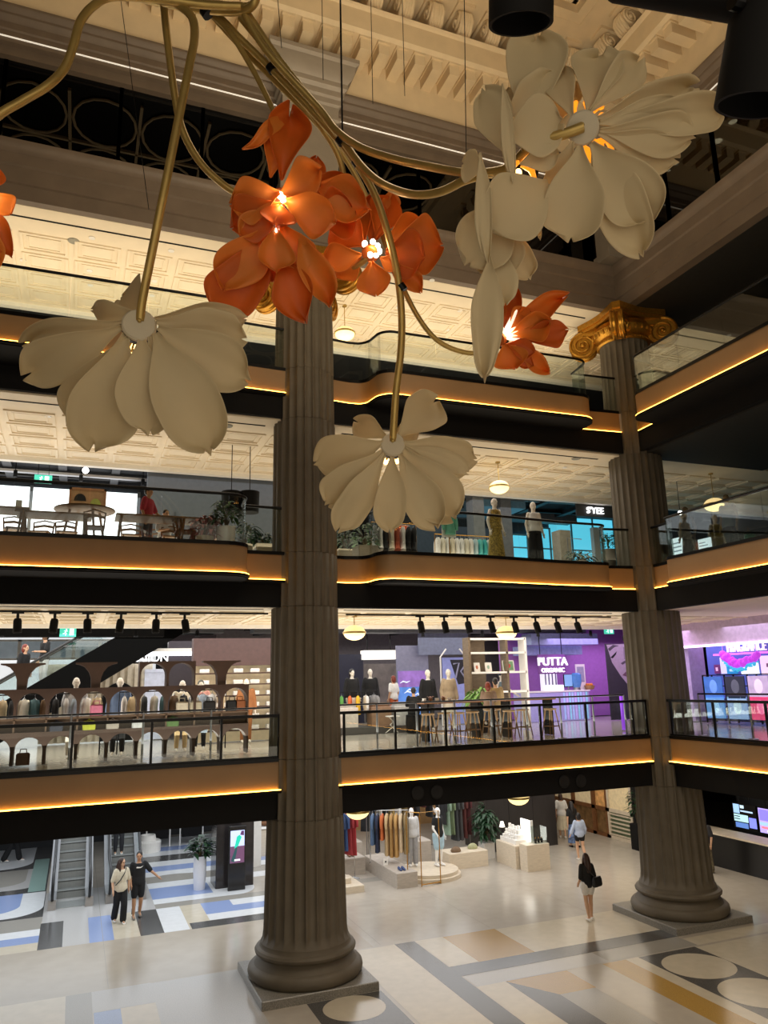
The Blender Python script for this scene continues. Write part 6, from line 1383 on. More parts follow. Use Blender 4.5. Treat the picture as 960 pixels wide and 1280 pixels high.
# shelf with framed pictures
M_taupe = mat('taupe_wood', (112, 96, 76), .5, var=.2, scale=5, stretch=(1,1,6))
b = MB(); b.box(5.0,31.0,Z1,22.0,31.2,8.4); struct(b.build('wall_shop', mat('shop_grey', (122,116,120), .7, var=.1)))
b = MB(); b.box(-9,24.2,7.72,2.4,24.6,8.45); struct(b.build('wall_bulkhead', M_black))
YS = 22.2; x0,x1,z0,z1 = pxbox(586,795,661,875,YS)
t = thing('display_shelf', 'tall open shelf with framed pictures below the right-hand pendant lamp', 'shelf', (x0, YS, Z1)); w = x1-x0
for i, u in enumerate((0, .66*w, w)):
    b = MB(); b.box(u-.04,0,0,u+.04,.4,7.55-Z1); b.build('upright', M_white if i == 2 else M_taupe, t)
for z in (5.8, 6.42, 7.05, 7.5): b = MB(); b.box(0,0,z-Z1-.03,w,.42,z-Z1+.03); b.build('shelf_board', M_white, t)
b = MB(); b.box(0.05,.36,0.1,w*.36,.4,2.9); b.build('back_panel', M_taupe, t)
for i, (u, ww, hh, c) in enumerate(((.16,.22,.3,(190,110,80)),(.36,.24,.3,(150,180,160)),(.72,.44,.36,(120,160,120)))):
    q = thing('picture_frame', ('small white framed picture, left on the shelf','small white framed picture, second on the shelf','larger white framed picture of a red rose on the shelf')[i], 'picture frame', (x0+u*w, YS+.15, 6.45)); q.rotation_euler = (R(-8),0,0)
    b = MB(); b.box(-ww/2,0,0,ww/2,.02,.03); b.box(-ww/2,0,hh-.03,ww/2,.02,hh); b.box(-ww/2,0,0,-ww/2+.03,.02,hh); b.box(ww/2-.03,0,0,ww/2,.02,hh); b.build('frame', M_white, q)
    b = MB(); b.box(-ww/2+.03,.008,.03,ww/2-.03,.016,hh-.03); b.build('picture', mat('pic_%d'%i, (236,232,224) if i < 2 else c, .6), q)
    b = MB(); b.sph((0,.006,hh/2), ww*.2, .004, hh*.22, 12, 6); b.build('motif', mat('motif_%d'%i, (c, c, (196,60,60))[i], .6), q)
# purple smoothie counter
M_purp = mat('purple_wall', (164, 104, 184), .6, var=.06)
YW = 27.6; a = aty(655, 850, YW).x; c = aty(768, 850, YW).x
b = MB(); b.box(a-1,YW,Z1,c+3.5,YW+.2,8.3); struct(b.build('wall_purple', M_purp))
x0,x1,z0,z1 = pxbox(657,796,740,806,26.0); t, o = panel('canopy_bulkhead', 'pale blue stepped bulkhead above the smoothie counter, upper step', 'bulkhead', x0, x1, 25.6, z0, z1+.1, mat('bulkhead_blue', (150,160,206), .5), .7)
uz = z0-.01; x0,x1,z0,z1 = pxbox(657,806,728,818,26.4); panel('canopy_bulkhead', 'pale blue stepped bulkhead above the smoothie counter, lower step', 'bulkhead', x0, x1, 26.4, z0, uz, mat('bulkhead_blue', (150,160,206), .5), 1.0)
YC = 25.6; x0,x1,z0,z1 = pxbox(683,864,742,930,YC)
t = thing('sales_counter', 'glossy lilac smoothie counter under the PUTTA sign', 'counter', (x0, YC, Z1)); w = x1-x0
b = MB(); b.bbox(-1.0,0,-.02,w,.8,1.06,.02); b.build('counter_front', mat('counter_lilac', (176,170,226), .15, var=.05, emit=.1), t); b = MB(); b.bbox(-1.03,-.03,1.06,w+.03,.83,1.11,.01); b.build('worktop', M_white, t)
for i in range(9): b = MB(); b.box(w*.38+i*.13,-.012,.02,w*.38+i*.13+.07,-.002,1.04); b.build('front_slat', mat('slat_blue_%d'%(i%3), ((170,200,246),(196,180,240),(150,214,236))[i%3], .2, emit=.3), t)
q = aty(691, 831, 25.5); t = thing('shop_sign', 'glowing white sign PUTTA ORGANIC over the smoothie counter', 'sign', (q.x, 25.5, q.z))
text_mesh('large_letters', 'PUTTA', .44, em('sign_white', (255,255,255), 5), t, .04, (0,0,-.02), FRONT); text_mesh('small_letters', 'ORGANIC', .23, em('sign_white', (255,255,255), 5), t, .03, (0,0,-.28), FRONT)
b = MB(); b.box(-.62,.06,-.34,.62,.1,.4); b.build('backing', mat('sign_back', (110,60,130), .6), t); b = MB(); b.tube([(-.5,.08,.4),(-.5,.08,1.9)], .015, 6); b.tube([(.5,.08,.4),(.5,.08,1.9)], .015, 6); b.build('hanger', M_blackm, t)
x0,x1,z0,z1 = pxbox(689,835,700,860,26.2)
t = thing('light_pillar', 'bright white striped pillar right below the PUTTA sign', 'pillar', ((x0+x1)/2, 26.7, Z1)); b = MB(); b.box(-.3,-.15,0,.3,.15,z1-Z1); b.build('core', mat('pillar_white', (236,236,244), .4, emit=.6), t)
for i in range(4): b = MB(); b.box(-.27+i*.16,-.17,0,-.22+i*.16,-.15,z1-Z1); b.build('stripe', mat('stripe_grey', (120,116,140), .5), t)
ctz = Z1+1.11
for i, (px, kind, lab) in enumerate(((696,'b','white menu box on the smoothie counter'),(712,'s','blue tablet screen on the smoothie counter'),(722,'j','blue drinks dispenser on the smoothie counter'),(730,'f','white framed notice standing on the smoothie counter'),(738,'c','basket of orange fruit at the right end of the smoothie counter'))):
    x = aty(px, 860, 25.9).x; t = thing({'b':'menu_box','s':'tablet_screen','j':'drinks_dispenser','f':'notice_board','c':'fruit_basket'}[kind], lab, 'counter item', (x, 25.95, ctz))
    if kind == 'b': b = MB(); b.bbox(-.4,-.12,0,.3,.2,.22,.02); b.build('box', em('menu_box_white', (246,246,250), .6), t)
    if kind == 's': b = MB(); b.box(-.2,0,.12,.2,.04,.62); b.build('housing', M_black, t); b = MB(); b.box(-.18,-.006,.15,.18,0,.6); b.build('display', em('tablet_blue', (120,160,200), .6), t); b = MB(); b.cyl((0,.02), .03, 0, .14, 10); b.build('stand', M_steel, t)
    if kind == 'j': b = MB(); b.lathe([(.14,.1),(.2,.3),(.2,.6),(.12,.66)], n=20); b.build('jar', mat('jar_blue', (80,130,190), .2, emit=.2), t); b = MB(); b.lathe([(.15,0),(.13,.1)], n=20); b.build('base', M_steel, t)
    if kind == 'f': b = MB(); b.box(-.22,.1,0,.22,.13,1.0); b.build('frame', M_white, t); b = MB(); b.box(-.16,.092,.3,.16,.1,.9); b.build('notice', mat('notice_grey', (160,160,180), .6), t)
    if kind == 'c':
        b = MB(); b.lathe([(.15,0),(.22,.16),(.2,.16),(.13,.02)], n=18); b.build('basket', M_woodl, t)
        for k in range(6): q = thing('orange_fruit', 'orange in the basket on the smoothie counter', 'orange', (x+.1*math.cos(k), 25.95+.1*math.sin(k), ctz+.19), 0, 'oranges in the basket'); b = MB(); b.sph((0,0,0), .06); b.build('fruit_skin', mat('orange_skin', (230,140,50), .5), q, smooth=60)
# huge face poster beside the corner column
YP = 24.4; x0,x1,z0,z1 = pxbox(757,808,808,892,YP); z0 = Z1
t, o = panel('face_poster', 'tall black and grey poster of a close-up face beside the corner column', 'poster', x0, x1+.1, YP, z0, z1+.1, mat('poster_dark', (36,34,38), .6))
def P2(px, py, dy=.004): v = aty(px, py, YP-dy); return (v.x-x0, -dy, v.z-z0)
def face(pts, m, nm, dy): b = MB(); b.poly([P2(*p, dy) for p in pts]); return b.build(nm, m, o)
face([(758,806),(800,804),(806,872),(790,862),(776,845),(765,828)], mat('poster_skin', (150,138,146), .7, var=.08), 'cheek', .006)
face([(760,811),(766,806),(774,807),(768,809),(762,814)], mat('poster_hair', (60,54,58), .7), 'eyebrow', .009)
face([(763,822),(768,817),(771,814),(770,818),(766,823)], M_black, 'painted_eye', .009)
face([(776,829),(779,827),(784,824),(783,828),(778,831)], mat('poster_shade', (70,62,68), .7), 'nostril', .009)
face([(778,844),(783,839),(790,838),(792,842),(784,846)], mat('poster_lip', (90,60,72), .7), 'lips', .009)
face([(779,809),(784,809),(783,824),(780,824)], mat('poster_line', (120,108,118), .7), 'nose_shadow', .008)
t = thing('direction_sign', 'purple direction sign with a white number 2 above the face poster', 'sign', (x0+.1, 23.2, aty(765,798,23.2).z)); b = MB(); b.box(-.1,0,-.14,1.05,.06,.14); b.build('board', em('sign_purple', (140,50,170), .5), t)
b = MB(); b.lathe([(.15,-.01),(.15,.01)], (-.1,-.01,0), 24, True, Matrix.Rotation(PI/2, 3, 'X')); b.build('disc', M_black, t); text_mesh('numeral', '2', .26, em('sign_white', (255,255,255), 5), t, .01, (-.1,-.04,-.09), FRONT)
b = MB(); b.box(.12,-.012,.03,.95,-.002,.07); b.box(.3,-.012,-.05,.8,-.002,-.01); b.box(.12,-.012,-.02,.2,-.002,.05); b.build('lettering', em('sign_white', (255,255,255), 5), t); b = MB(); b.tube([(.0,.03,.14),(.0,.03,1.0)], .012, 6); b.tube([(.9,.03,.14),(.9,.03,1.0)], .012, 6); b.build('hanger', M_blackm, t)
exit_sign('green exit sign above the face poster', aty(761, 788, 23.0), 0, .42, .26, 8.0)
for i, px in enumerate((780, 794)):
    x = aty(px, 900, 19.6).x; b = MB(); b.box(x-.035,19.6,Z1,x+.035,19.68,Z1+1.0); o = b.build('light_post', em('violet_tube', (130,60,200), .9)); tag(o, 'glowing violet post, %s of the pair behind the balustrade beside the corner column' % ('left' if i == 0 else 'right'), 'light post')
# ---------------- right wing: fragrance shop
XW = 20.6
b = MB(); b.box(XW+1.6,6,Z1,XW+1.8,22.8,8.4); struct(b.build('wall_fragrance', mat('fragrance_blue', (96,120,200), .5, emit=.12, var=.1, scale=2)))
b = MB(); b.box(XW-.4,21.6,Z1,XW+.3,23.4,7.95); struct(b.build('wall_lilac', mat('lilac_wall', (182,170,206), .6)))
b = MB(); b.box(19.8,4,7.15,20.2,22,7.95); struct(b.build('wall_bulkhead', mat('lilac_bulkhead', (196,178,196), .6))); b = MB(); b.box(19.74,4,7.1,19.8,22,7.17); trim(b, em('pink_white_line', (255,226,250), 2.2))
y_a = atx(905, 808, XW+1.5).y
t = thing('shop_sign', 'glowing pink and white FRAGRANCE sign at the right edge', 'sign', (XW+1.2, atx(932,808,XW+1.2).y, atx(932,814,XW+1.2).z)); text_mesh('letters', 'FRAGRANCE', .50, em('sign_pinkwhite', (255,224,244), 1.1), t, .04, (0,0,0), FACE_X @ Matrix.Diagonal((.6,.95,1))); b = MB(); b.box(.06,-1.6,-.1,.1,1.6,-.04); b.build('sign_rail', em('sign_pink', (255,120,220), 1.2), t)
t = thing('garland', 'frilly purple garland swagged below the FRAGRANCE sign', 'garland', (0,0,0)); b = MB(); rs = random.Random(5)
for k, (col_, dz, r) in enumerate((((206,70,226),0,.11),((70,190,220),-.28,.05))):
    b = MB()
    for i in range(60):
        u = i/59; p0 = atx(904+u*42, 819 + 10*math.sin(PI*u) + (0 if k == 0 else 7), XW+1.0); b.sph(p0 + Vector((rs.uniform(-.05,.05), rs.uniform(-.06,.06), rs.uniform(-.07,.07))), r*rs.uniform(.7,1.2), None, None, 8, 6)
    for e in (0,59): p0 = atx(904+42*e/59, 819+(0 if k == 0 else 7), XW+1.0); b.tube([p0, (p0.x,p0.y,7.9)], .008, 5)
    b.build('frill' if k == 0 else 'lower_frill', mat('garland_%d'%k, col_, .5, emit=.7), t)
def poster(px0, py0, px1, py1, X, c, lab, emi=.7, parts=()):
    a, d = atx(px0, py0, X), atx(px1, py1, X); t = thing('lit_poster', lab, 'poster', (X, a.y, d.z)); w = d.y-a.y; h = a.z-d.z
    b = MB(); b.box(-.03,min(0,w),0,.03,max(0,w),h); o = b.build('panel', mat('lp_%d_%d_%d'%c, c, .4, emit=emi, var=.12, scale=3), t)
    for i, (u0,v0,u1,v1,cc) in enumerate(parts): b = MB(); b.box(-.04-.002*i,w*u0,h*v0,-.03,w*u1,h*v1); b.build('print', mat('lp_%d_%d_%d'%cc, cc, .4, emit=.6, var=.12, scale=3), o)
    return t
poster(893,831,901,842, XW+1.57, (120,60,110), 'small maroon square sign left of the turquoise poster', .3, ((.3,.3,.7,.7,(226,190,210)),))
poster(900,822,910,842, XW+1.57, (220,226,240), 'white notice beside the maroon square sign', .6)
poster(908,828,922,842, XW+1.57, (40,150,196), 'turquoise poster below the garland', .6, ((.3,.2,.7,.4,(190,240,246)),(.35,.55,.65,.8,(120,220,230))))
poster(926,829,949,843, XW+1.57, (236,244,240), 'bright white screen below the garland', 1.2)
poster(950,820,972,843, XW+1.57, (246,220,226), 'pale pink poster at the right edge below the sign', .8, ((.4,.4,.6,.6,(120,90,110)),))
# black rack of posters and perfume in front of the shop
XR = 19.9
t = thing('display_rack', 'long black display rack with lit perfume posters behind the right-wing balustrade', 'display rack', (0,0,0)); y1 = atx(881,870,XR).y; y0 = y1-4.6; zt = atx(890,844,XR).z
b = MB()
for y in (y1, y1-.95, y1-1.9, y1-2.85, y1-3.8, y0): b.box(XR-.02,y-.02,Z1,XR+.02,y+.02,zt); b.box(XR+.38,y-.02,Z1,XR+.42,y+.02,zt)
for z in (zt, zt-.36, zt-.78, zt-1.25, Z1+.1): b.box(XR-.02,y0,z-.015,XR+.42,y1,z+.015)
b.build('frame', M_blackm, t)
for i in range(10):
    c = ((60,110,190),(40,44,60),(196,176,210),(50,48,58),(130,206,220))[i%5] if i < 5 else ((110,170,226),(150,190,230),(226,70,120),(236,130,160),(120,200,226))[i%5]
    y = y1-.08-(i%5)*.93; z0_ = zt-.75 if i < 5 else Z1+.16; t = thing('lit_poster', '%s poster, %s from the left in the %s row of the black display rack' % (('deep blue','black','lilac face','charcoal','aqua','sky blue','pale blue','crimson','rose','cyan')[i], ORD[i%5], 'upper' if i < 5 else 'lower'), 'poster', (XR-.03, y, z0_))
    b = MB(); b.box(-.02,-.78,0,.02,0,.7); o = b.build('panel', mat('rk_%d'%i, c, .4, emit=.55, var=.25, scale=4), t); b = MB(); b.sph((-.022,-.4,.38), .01, .17, .22, 14, 8); b.build('print', mat('rkp_%d'%i, tuple(min(255,v+50) for v in c), .4, emit=.5), o)
for i in range(16):
    y = y1-.15-i*.27; t = thing('perfume_bottle', 'perfume bottle on the middle shelf of the black display rack, %s from the left' % ORD[i], 'bottle', (XR+.22, y, zt-1.235)); b = MB(); b.bbox(-.05,-.06,0,.05,.06,.16,.01); b.build('bottle_body', mat('pf_%d'%(i%4), ((200,150,200),(150,190,226),(230,200,150),(230,120,160))[i%4], .2, emit=.2), t); b = MB(); b.cyl((0,0), .025, .16, .22, 10); b.build('cap', M_black, t)
# ================================================================= SECOND GALLERY (floor at 9.2 m)
Z2 = 9.2
M_oak = mat('oak_furniture', (118, 82, 46), .5, var=.15, stretch=(6,1,1))
def dtable(px, y, w, d, label, hz=.74, rz=0):
    x = aty(px, 650, y).x; t = thing('dining_table', label, 'table', (x, y, Z2), rz)
    b = MB(); b.bbox(-w/2,-d/2,hz-.04,w/2,d/2,hz,.012); b.build('tabletop', M_oak, t)
    for sx in (-1,1):
        for sy in (-1,1): b = MB(); b.tube([(sx*(w/2-.12),sy*(d/2-.08),hz-.03),(sx*(w/2-.06),sy*(d/2-.04),-.02)], [.028,.018], 8); b.build('leg', M_oak, t)
    return t
def dchair(x, y, rz, label, c0=[None]):
    if c0[0] is None:
        t = thing('dining_chair', label, 'chair', (x, y, Z2), rz); c0[0] = t
        b = MB(); b.bbox(-.22,-.22,.42,.22,.22,.46,.015); b.build('seat', M_oak, t)
        for sx in (-1,1):
            for sy in (-1,1): b = MB(); b.tube([(sx*.18,sy*.18,.43),(sx*.21,sy*.21,-.02)], [.022,.015], 6); b.build('leg', M_oak, t)
        b = MB(); b.tube([(-.2,.2,.44),(-.22,.25,.72),(0,.29,.78),(.22,.25,.72),(.2,.2,.44)], .02, 8); b.tube([(-.21,.24,.62),(0,.275,.66),(.21,.24,.62)], .03, 8); b.build('backrest', M_oak, t)
        return t
    return copy_tree(c0[0], (x, y, Z2), rz, label)
dtable(-2, 17.4, 1.2, .75, 'low oak table at the far left edge of the second gallery', .74)
dtable(68, 17.5, 1.5, .75, 'long oak table left of the leaf artwork', .70)
t = thing('dining_table', 'round oak table with splayed legs in front of the leaf artwork', 'table', (aty(106,640,18.3).x, 18.3, Z2)); b = MB(); b.lathe([(.02,.98),(.62,.98),(.66,1.0),(.66,1.03),(.02,1.04)], n=36); b.build('tabletop', M_oak, t, smooth=30)
for a in (.4,2.0,3.6,5.2): b = MB(); b.tube([(.35*math.cos(a),.35*math.sin(a),.98),(.55*math.cos(a),.55*math.sin(a),-.02)], [.03,.02], 8); b.build('leg', M_oak, t)
dtable(188, 17.5, 1.5, .8, 'oak table where the person in red stands', .74)
dtable(248, 17.4, .95, .75, 'oak table left of the potted plants', .72)
for i, (px, y, rz, lab) in enumerate(((20,18.0,.2,'oak chair at the far left table'),(52,18.3,-.2,'oak chair behind the long table'),(84,18.2,.1,'oak chair between the long table and the round table'),(118,17.4,PI,'oak chair before the round table'),(165,18.2,0,'oak chair behind the table of the person in red, left'),(215,18.2,0,'oak chair behind the table of the person in red, right'),(232,17.4,PI/2,'oak chair between the two tables by the plants'),(262,18.0,0,'oak chair by the potted plants'))): dchair(aty(px,650,y).x, y, rz, lab)
t = thing('menu_card', 'small white menu stand on the far left table', 'menu', (aty(22,650,17.3).x, 17.3, Z2+.74)); b = MB(); b.ext([(-.07,0),(.07,0),(.0,.2)], (-.06,0,0), (0,1,0), (0,0,1), (.12,0,0)); b.build('card', M_white, t); b = MB(); b.box(-.05,-.075,-.0,.05,-.05,.012); b.build('foot', M_wood, t)
figure('person', 'person with dark hair in a red T-shirt standing at the table', 'person', (aty(184,650,18.3).x, 18.3, Z2), R(60), 1.66, M_skin2, dict(lw=(.2,-.3,.95), le=(.22,-.1,1.1)), [('shirt', cloth('crimson_tee', (166,44,60)), .9), ('trousers', cloth('dark_grey', (44,44,48)), 1.95)], ('short', M_hair), M_black)
figure('person', 'person with dark hair seated low behind the right-hand oak table', 'person', (aty(206,650,18.6).x, 18.6, Z2), R(20), 1.66, M_skin, SIT(.46), [('shirt', cloth('pale_grey', (206,206,206)), .9), ('trousers', cloth('navy', (34,38,52)), 1.9)], ('short', M_hair), M_black)
dchair(aty(206,650,18.6).x, 18.62, R(20), 'oak chair of the seated person')
# bright windows and dark wall behind the dining area
YB = 25.5; b = MB(); b.box(-12,YB,Z2,6,YB+.2,13.0); struct(b.build('wall_dining', mat('dining_blue', (52,56,66), .7, var=.1)))
zt = aty(60, 632, YB).z; zb = Z2
for i in range(8):
    x = -8.0+i*1.6
    if x > 1.4: break
    b = MB(); b.box(x,YB-.06,zb,x+1.55,YB-.02,zt+.55); o = struct(b.build('window_%d' % (40+i), em('daylight_pane', (250,252,255), 2.2)))
    f = MB(); f.box(x+1.5,YB-.1,zb,x+1.6,YB-.02,zt+.6); f.build('window_frame', M_steel, o)
b = MB(); b.box(1.6,22.6,Z2,5.4,22.8,12.9); struct(b.build('wall_grey', mat('slate_wall', (92,98,106), .7, var=.06)))
t = thing('wall_niche', 'grey recessed rectangle on the slate wall of the second gallery', 'wall panel', (2.4,22.55,Z2+1.15)); b = MB(); b.box(0,0,0,2.0,.05,.04); b.box(0,0,0,.04,.05,.9); b.box(.8,0,.0,.84,.05,.7); b.build('moulding', mat('niche_grey', (70,76,82), .6), t)
# artwork
YA = 21.5; x0,x1,z0,z1 = pxbox(87,609,132,637,YA)
t = thing('framed_artwork', 'brown framed artwork with two half-round black and green shapes', 'artwork', (x0, YA, z0)); w, h = x1-x0, z1-z0
b = MB(); b.box(0,0,0,w,.04,h); b.build('board', mat('art_brown', (132,98,64), .6, var=.12), t)
b = MB(); [b.box(*q) for q in ((0,-.03,0,w,0,.06),(0,-.03,h-.06,w,0,h),(0,-.03,0,.06,0,h),(w-.06,-.03,0,w,0,h))]; b.build('frame', M_wood, t)
for cx_, cz, r, m in ((.3*w,.36*h,.27*h,M_black),(.72*w,.2*h,.24*h,mat('art_green', (120,124,48), .6))):
    b = MB(); b.ext([(r*math.cos(a), r*math.sin(a)*1.3) for a in [PI*k/14 for k in range(15)]], (cx_,-.02,cz), (1,0,0), (0,0,1), (0,.02,0)); b.build('half_round', m, t)
exit_sign('green exit sign hanging over the dining tables of the second gallery', aty(54, 599, 22.8), 0, .46, .24, 12.5)
t = thing('spot_lamp', 'bright ceiling spotlight above the leaf artwork', 'lamp', aty(107, 588, 22.9)); b = MB(); b.sph((0,0,0), .09); b.build('bulb', em('lamp_white', (255,250,240), 12), t); b = MB(); b.tube([(0,0,.05),(0,.1,.5)], .03, 8); b.build('arm', M_blackm, t)
# plants by the middle left column
for i, (px, y, pot, h, mL, lab, sq) in enumerate(((256,17.0,.28,.55,mat('leaf_pink', (170,110,108), .6, var=.3, scale=12),'red and pink leaved plant at the right end of the oak tables',False),(283,16.9,.5,.75,M_leaf,'green trailing plant in a tall white pot behind the bend of the balustrade',False),(306,18.7,.45,.7,M_leafd,'dark green plant just left of the middle left column',False),(331,18.9,.5,.35,M_leafd,'low plant in a square stone box beside the middle left column',True),(431,18.9,.45,1.0,M_leafd,'dense dark plant right of the middle left column',True),(456,18.0,.4,.9,M_leaf,'bushy green plant beside the dense dark one',True))):
    plant(lab, (aty(px,660,y).x, y, Z2), 1, pot, .2 if not sq else .26, h, .42, 30, mL, M_white if i == 1 else M_trav, .26, .08, square=sq, seed=30+i, droop=.6)
for i, (px, lab) in enumerate(((289,'black cylindrical lamp shade hanging by the bend of the balustrade, left'),(312,'black cylindrical lamp shade hanging by the middle left column, right'))):
    q = aty(px, 628, 19.5); t = thing('drum_lamp', lab, 'lamp', (q.x, 19.5, q.z)); b = MB(); b.lathe([(.24,-.28),(.26,.28),(.24,.28),(.22,-.26)], n=28); b.build('lamp_shade', M_black, t, smooth=40); b = MB(); b.tube([(0,0,.28),(0,0,12.5-q.z)], .012, 6); b.build('cord', M_blackm, t)
# ---- right bay: fashion floor
figure('mannequin', 'bald mannequin in a sleeveless gold patterned dress behind the balustrade', 'mannequin', (10.38,17.75,Z2), R(10), 1.86, M_man, {}, [('vest', mat('gold_print', (150,128,58), .6, var=.7, scale=26)), ('skirt', mat('gold_print', (150,128,58)), .10, .24)], None, None, None, True, False, .014)
figure('mannequin', 'bald mannequin in a white top and wide black trousers right of the gold dress', 'mannequin', (11.62,17.75,Z2), R(-6), 1.84, M_man, {}, [('vest', cloth('white', (226,224,220))), ('trousers', cloth('black_silk', (20,20,24)), 1.95, .06)], None, None, None, True, False, .014)
t = thing('garment_stand', 'stand with a mint green dress framed in white, left of the gold dress', 'garment stand', (aty(560,640,17.8).x,17.8,Z2)); b = MB(); b.tube([(0,0,0),(0,0,1.5)], .015, 6); b.lathe([(.16,0),(.15,.02),(.02,.03)], n=20); b.build('pole', M_gold, t)
b = MB(); b.box(-.2,-.02,.72,.2,.02,1.36); b.build('backing', M_white, t)
o = garment('mint green dress on the white framed stand', (aty(560,640,17.8).x,17.72,Z2+1.4), 0, cloth('mint_dress', (112,186,160)), .62, .14)
row2 = [('white',(232,230,226)),('ivory',(226,220,204)),('white',(228,228,226)),('cream',(220,210,188)),('white',(234,232,230)),('white',(228,226,222)),('ivory',(222,216,200)),('white',(230,230,228)),('pale blue',(180,206,214)),('aqua',(96,196,196)),('turquoise',(70,180,184)),('white',(230,228,226))]
def row_l2(x0, x1, y, zt, pal, label, grp, L):
    t = thing('clothes_rail', label, 'clothes rail', (0,0,0)); b = MB(); b.tube([(x0,y,Z2),(x0,y,zt),(x1,y,zt),(x1,y,Z2)], .016, 6); b.build('rail_frame', M_gold, t)
    for i, (cn, rgb) in enumerate(pal):
        garment('%s garment, %s from the left on the %s' % (cn, ORD[i], grp), (x0+(x1-x0)*(i+.5)/len(pal), y, zt-.04), R(75), cloth(cn.replace(' ','_')+str(rgb[0]), rgb), L, .2)
xa, xb = aty(543,665,18.6).x, aty(612,665,18.6).x; row_l2(xa, xb, 18.6, Z2+.95, row2, 'gold rail of white and aqua clothes left of the gold dress', 'rail of white and aqua clothes', .62)
xa, xb = aty(464,665,18.2).x, aty(520,665,18.2).x; row_l2(xa, xb, 18.2, Z2+1.1, [('silver',(200,200,200)),('white',(230,228,226)),('black',(30,30,32)),('cream',(220,210,188)),('rust',(170,84,60)),('white',(226,226,226)),('black',(28,28,30)),('black',(34,34,36))], 'gold rail of mixed clothes below the lowest white flower', 'rail below the lowest white flower', .7)
t = thing('banner', 'rust coloured hanging banner behind the mixed clothes rail', 'banner', (aty(504,655,20.2).x,20.2,Z2)); b = MB(); b.box(-.16,0,.35,.16,.02,1.5); b.build('cloth_sheet', cloth('rust_banner', (170,76,48)), t); b = MB(); b.tube([(0,.03,0),(0,.03,1.55)], .015, 6); b.tube([(-.2,.01,1.5),(.2,.01,1.5)], .012, 6); b.build('pole', M_steel, t)
# columns, blue daylight screens and sign at the back
for i, (px0, px1, y, lab) in enumerate(((592,606,22.6,'grey square pillar behind the gold dress'),(627,640,23.4,'grey square pillar between the two dressed mannequins'),(698,712,22.6,'pale square pillar right of the black trousers'))):
    a, c = aty(px0,650,y).x, aty(px1,650,y).x; b = MB(); b.bbox(a,y,Z2,c,y+.5,12.95 if i < 2 else 11.4,.01); o = b.build('square_pillar', mat('pillar_grey_%d'%i, ((104,108,110),(110,112,114),(176,168,150))[i], .6)); tag(o, lab, 'pillar')
YD = 27.0; b = MB(); b.box(11.0,YD,Z2,24,YD+.2,13.0); struct(b.build('wall_fashion', mat('fashion_grey', (70,80,88), .7)))
zt0, zt1 = aty(600,676,YD), aty(700,646,YD)
for i in range(7):
    xx = zt0.x + i*1.12; ztop = zt0.z+(zt1.z-zt0.z)*(i*1.12)/(zt1.x-zt0.x); b = MB(); b.box(xx,YD-.08,Z2,xx+1.05,YD-.02,ztop); o = struct(b.build('window_%d' % (60+i), em('cyan_daylight', (96,206,236), 1.0))); f = MB(); f.box(xx+1.04,YD-.12,Z2,xx+1.12,YD-.02,ztop); f.box(xx,YD-.12,ztop-.06,xx+1.05,YD-.02,ztop); f.box(xx,YD-.1,11.5,xx+1.05,YD-.05,11.56); f.build('window_frame', mat('frame_teal', (150,200,210), .5), o)
b = MB(); b.box(aty(600,640,24).x,24.0,12.45,15.4,26,12.9); struct(b.build('wall_duct', mat('duct_blue', (110,150,176), .5)))
q = aty(744, 638, 22.5); t = thing('shop_sign', "white glowing letters S'YEE hanging beside the corner column", 'sign', (q.x, 22.5, q.z)); text_mesh('letters', "S'YEE", .34, em('sign_white', (255,255,255), 5), t, .03, (0,0,-.12), FRONT); b = MB(); b.box(-.8,.04,-.24,1.0,.1,.26); b.build('backing', mat('sign_grey', (66,66,68), .6), t); b = MB(); b.tube([(-.6,.07,.26),(-.6,.07,12.5-q.z)], .015, 6); b.tube([(.7,.07,.26),(.7,.07,12.5-q.z)], .015, 6); b.build('hanger', M_blackm, t)
b = MB(); b.box(aty(752,650,24).x,24.0,Z2,18.4,24.2,11.9); struct(b.build('wall_white', M_white))
plant('plant in a tapering grey pot just left of the corner column', (aty(758,660,18.6).x, 18.6, Z2), 1, .75, .2, .6, .22, 22, M_leaf, mat('pot_grey', (96,92,84), .7), .2, .07, seed=41, droop=.3)
plant('low leafy plant right of the pale square pillar', (aty(722,665,18.2).x, 18.2, Z2), 1, .3, .2, .35, .5, 26, M_leafd, M_white, .24, .08, seed=42, droop=.5)
t = thing('garment_stand', 'low steel stand between the pale pillar and the low plant', 'garment stand', (aty(708,660,18.4).x,18.4,Z2)); b = MB(); b.tube([(0,0,0),(0,0,1.0),(.5,0,.98)], .014, 6); b.build('pole', M_steel, t); b = MB(); b.lathe([(.14,0),(.13,.02),(.02,.03)], n=16); b.build('foot', M_steel, t)
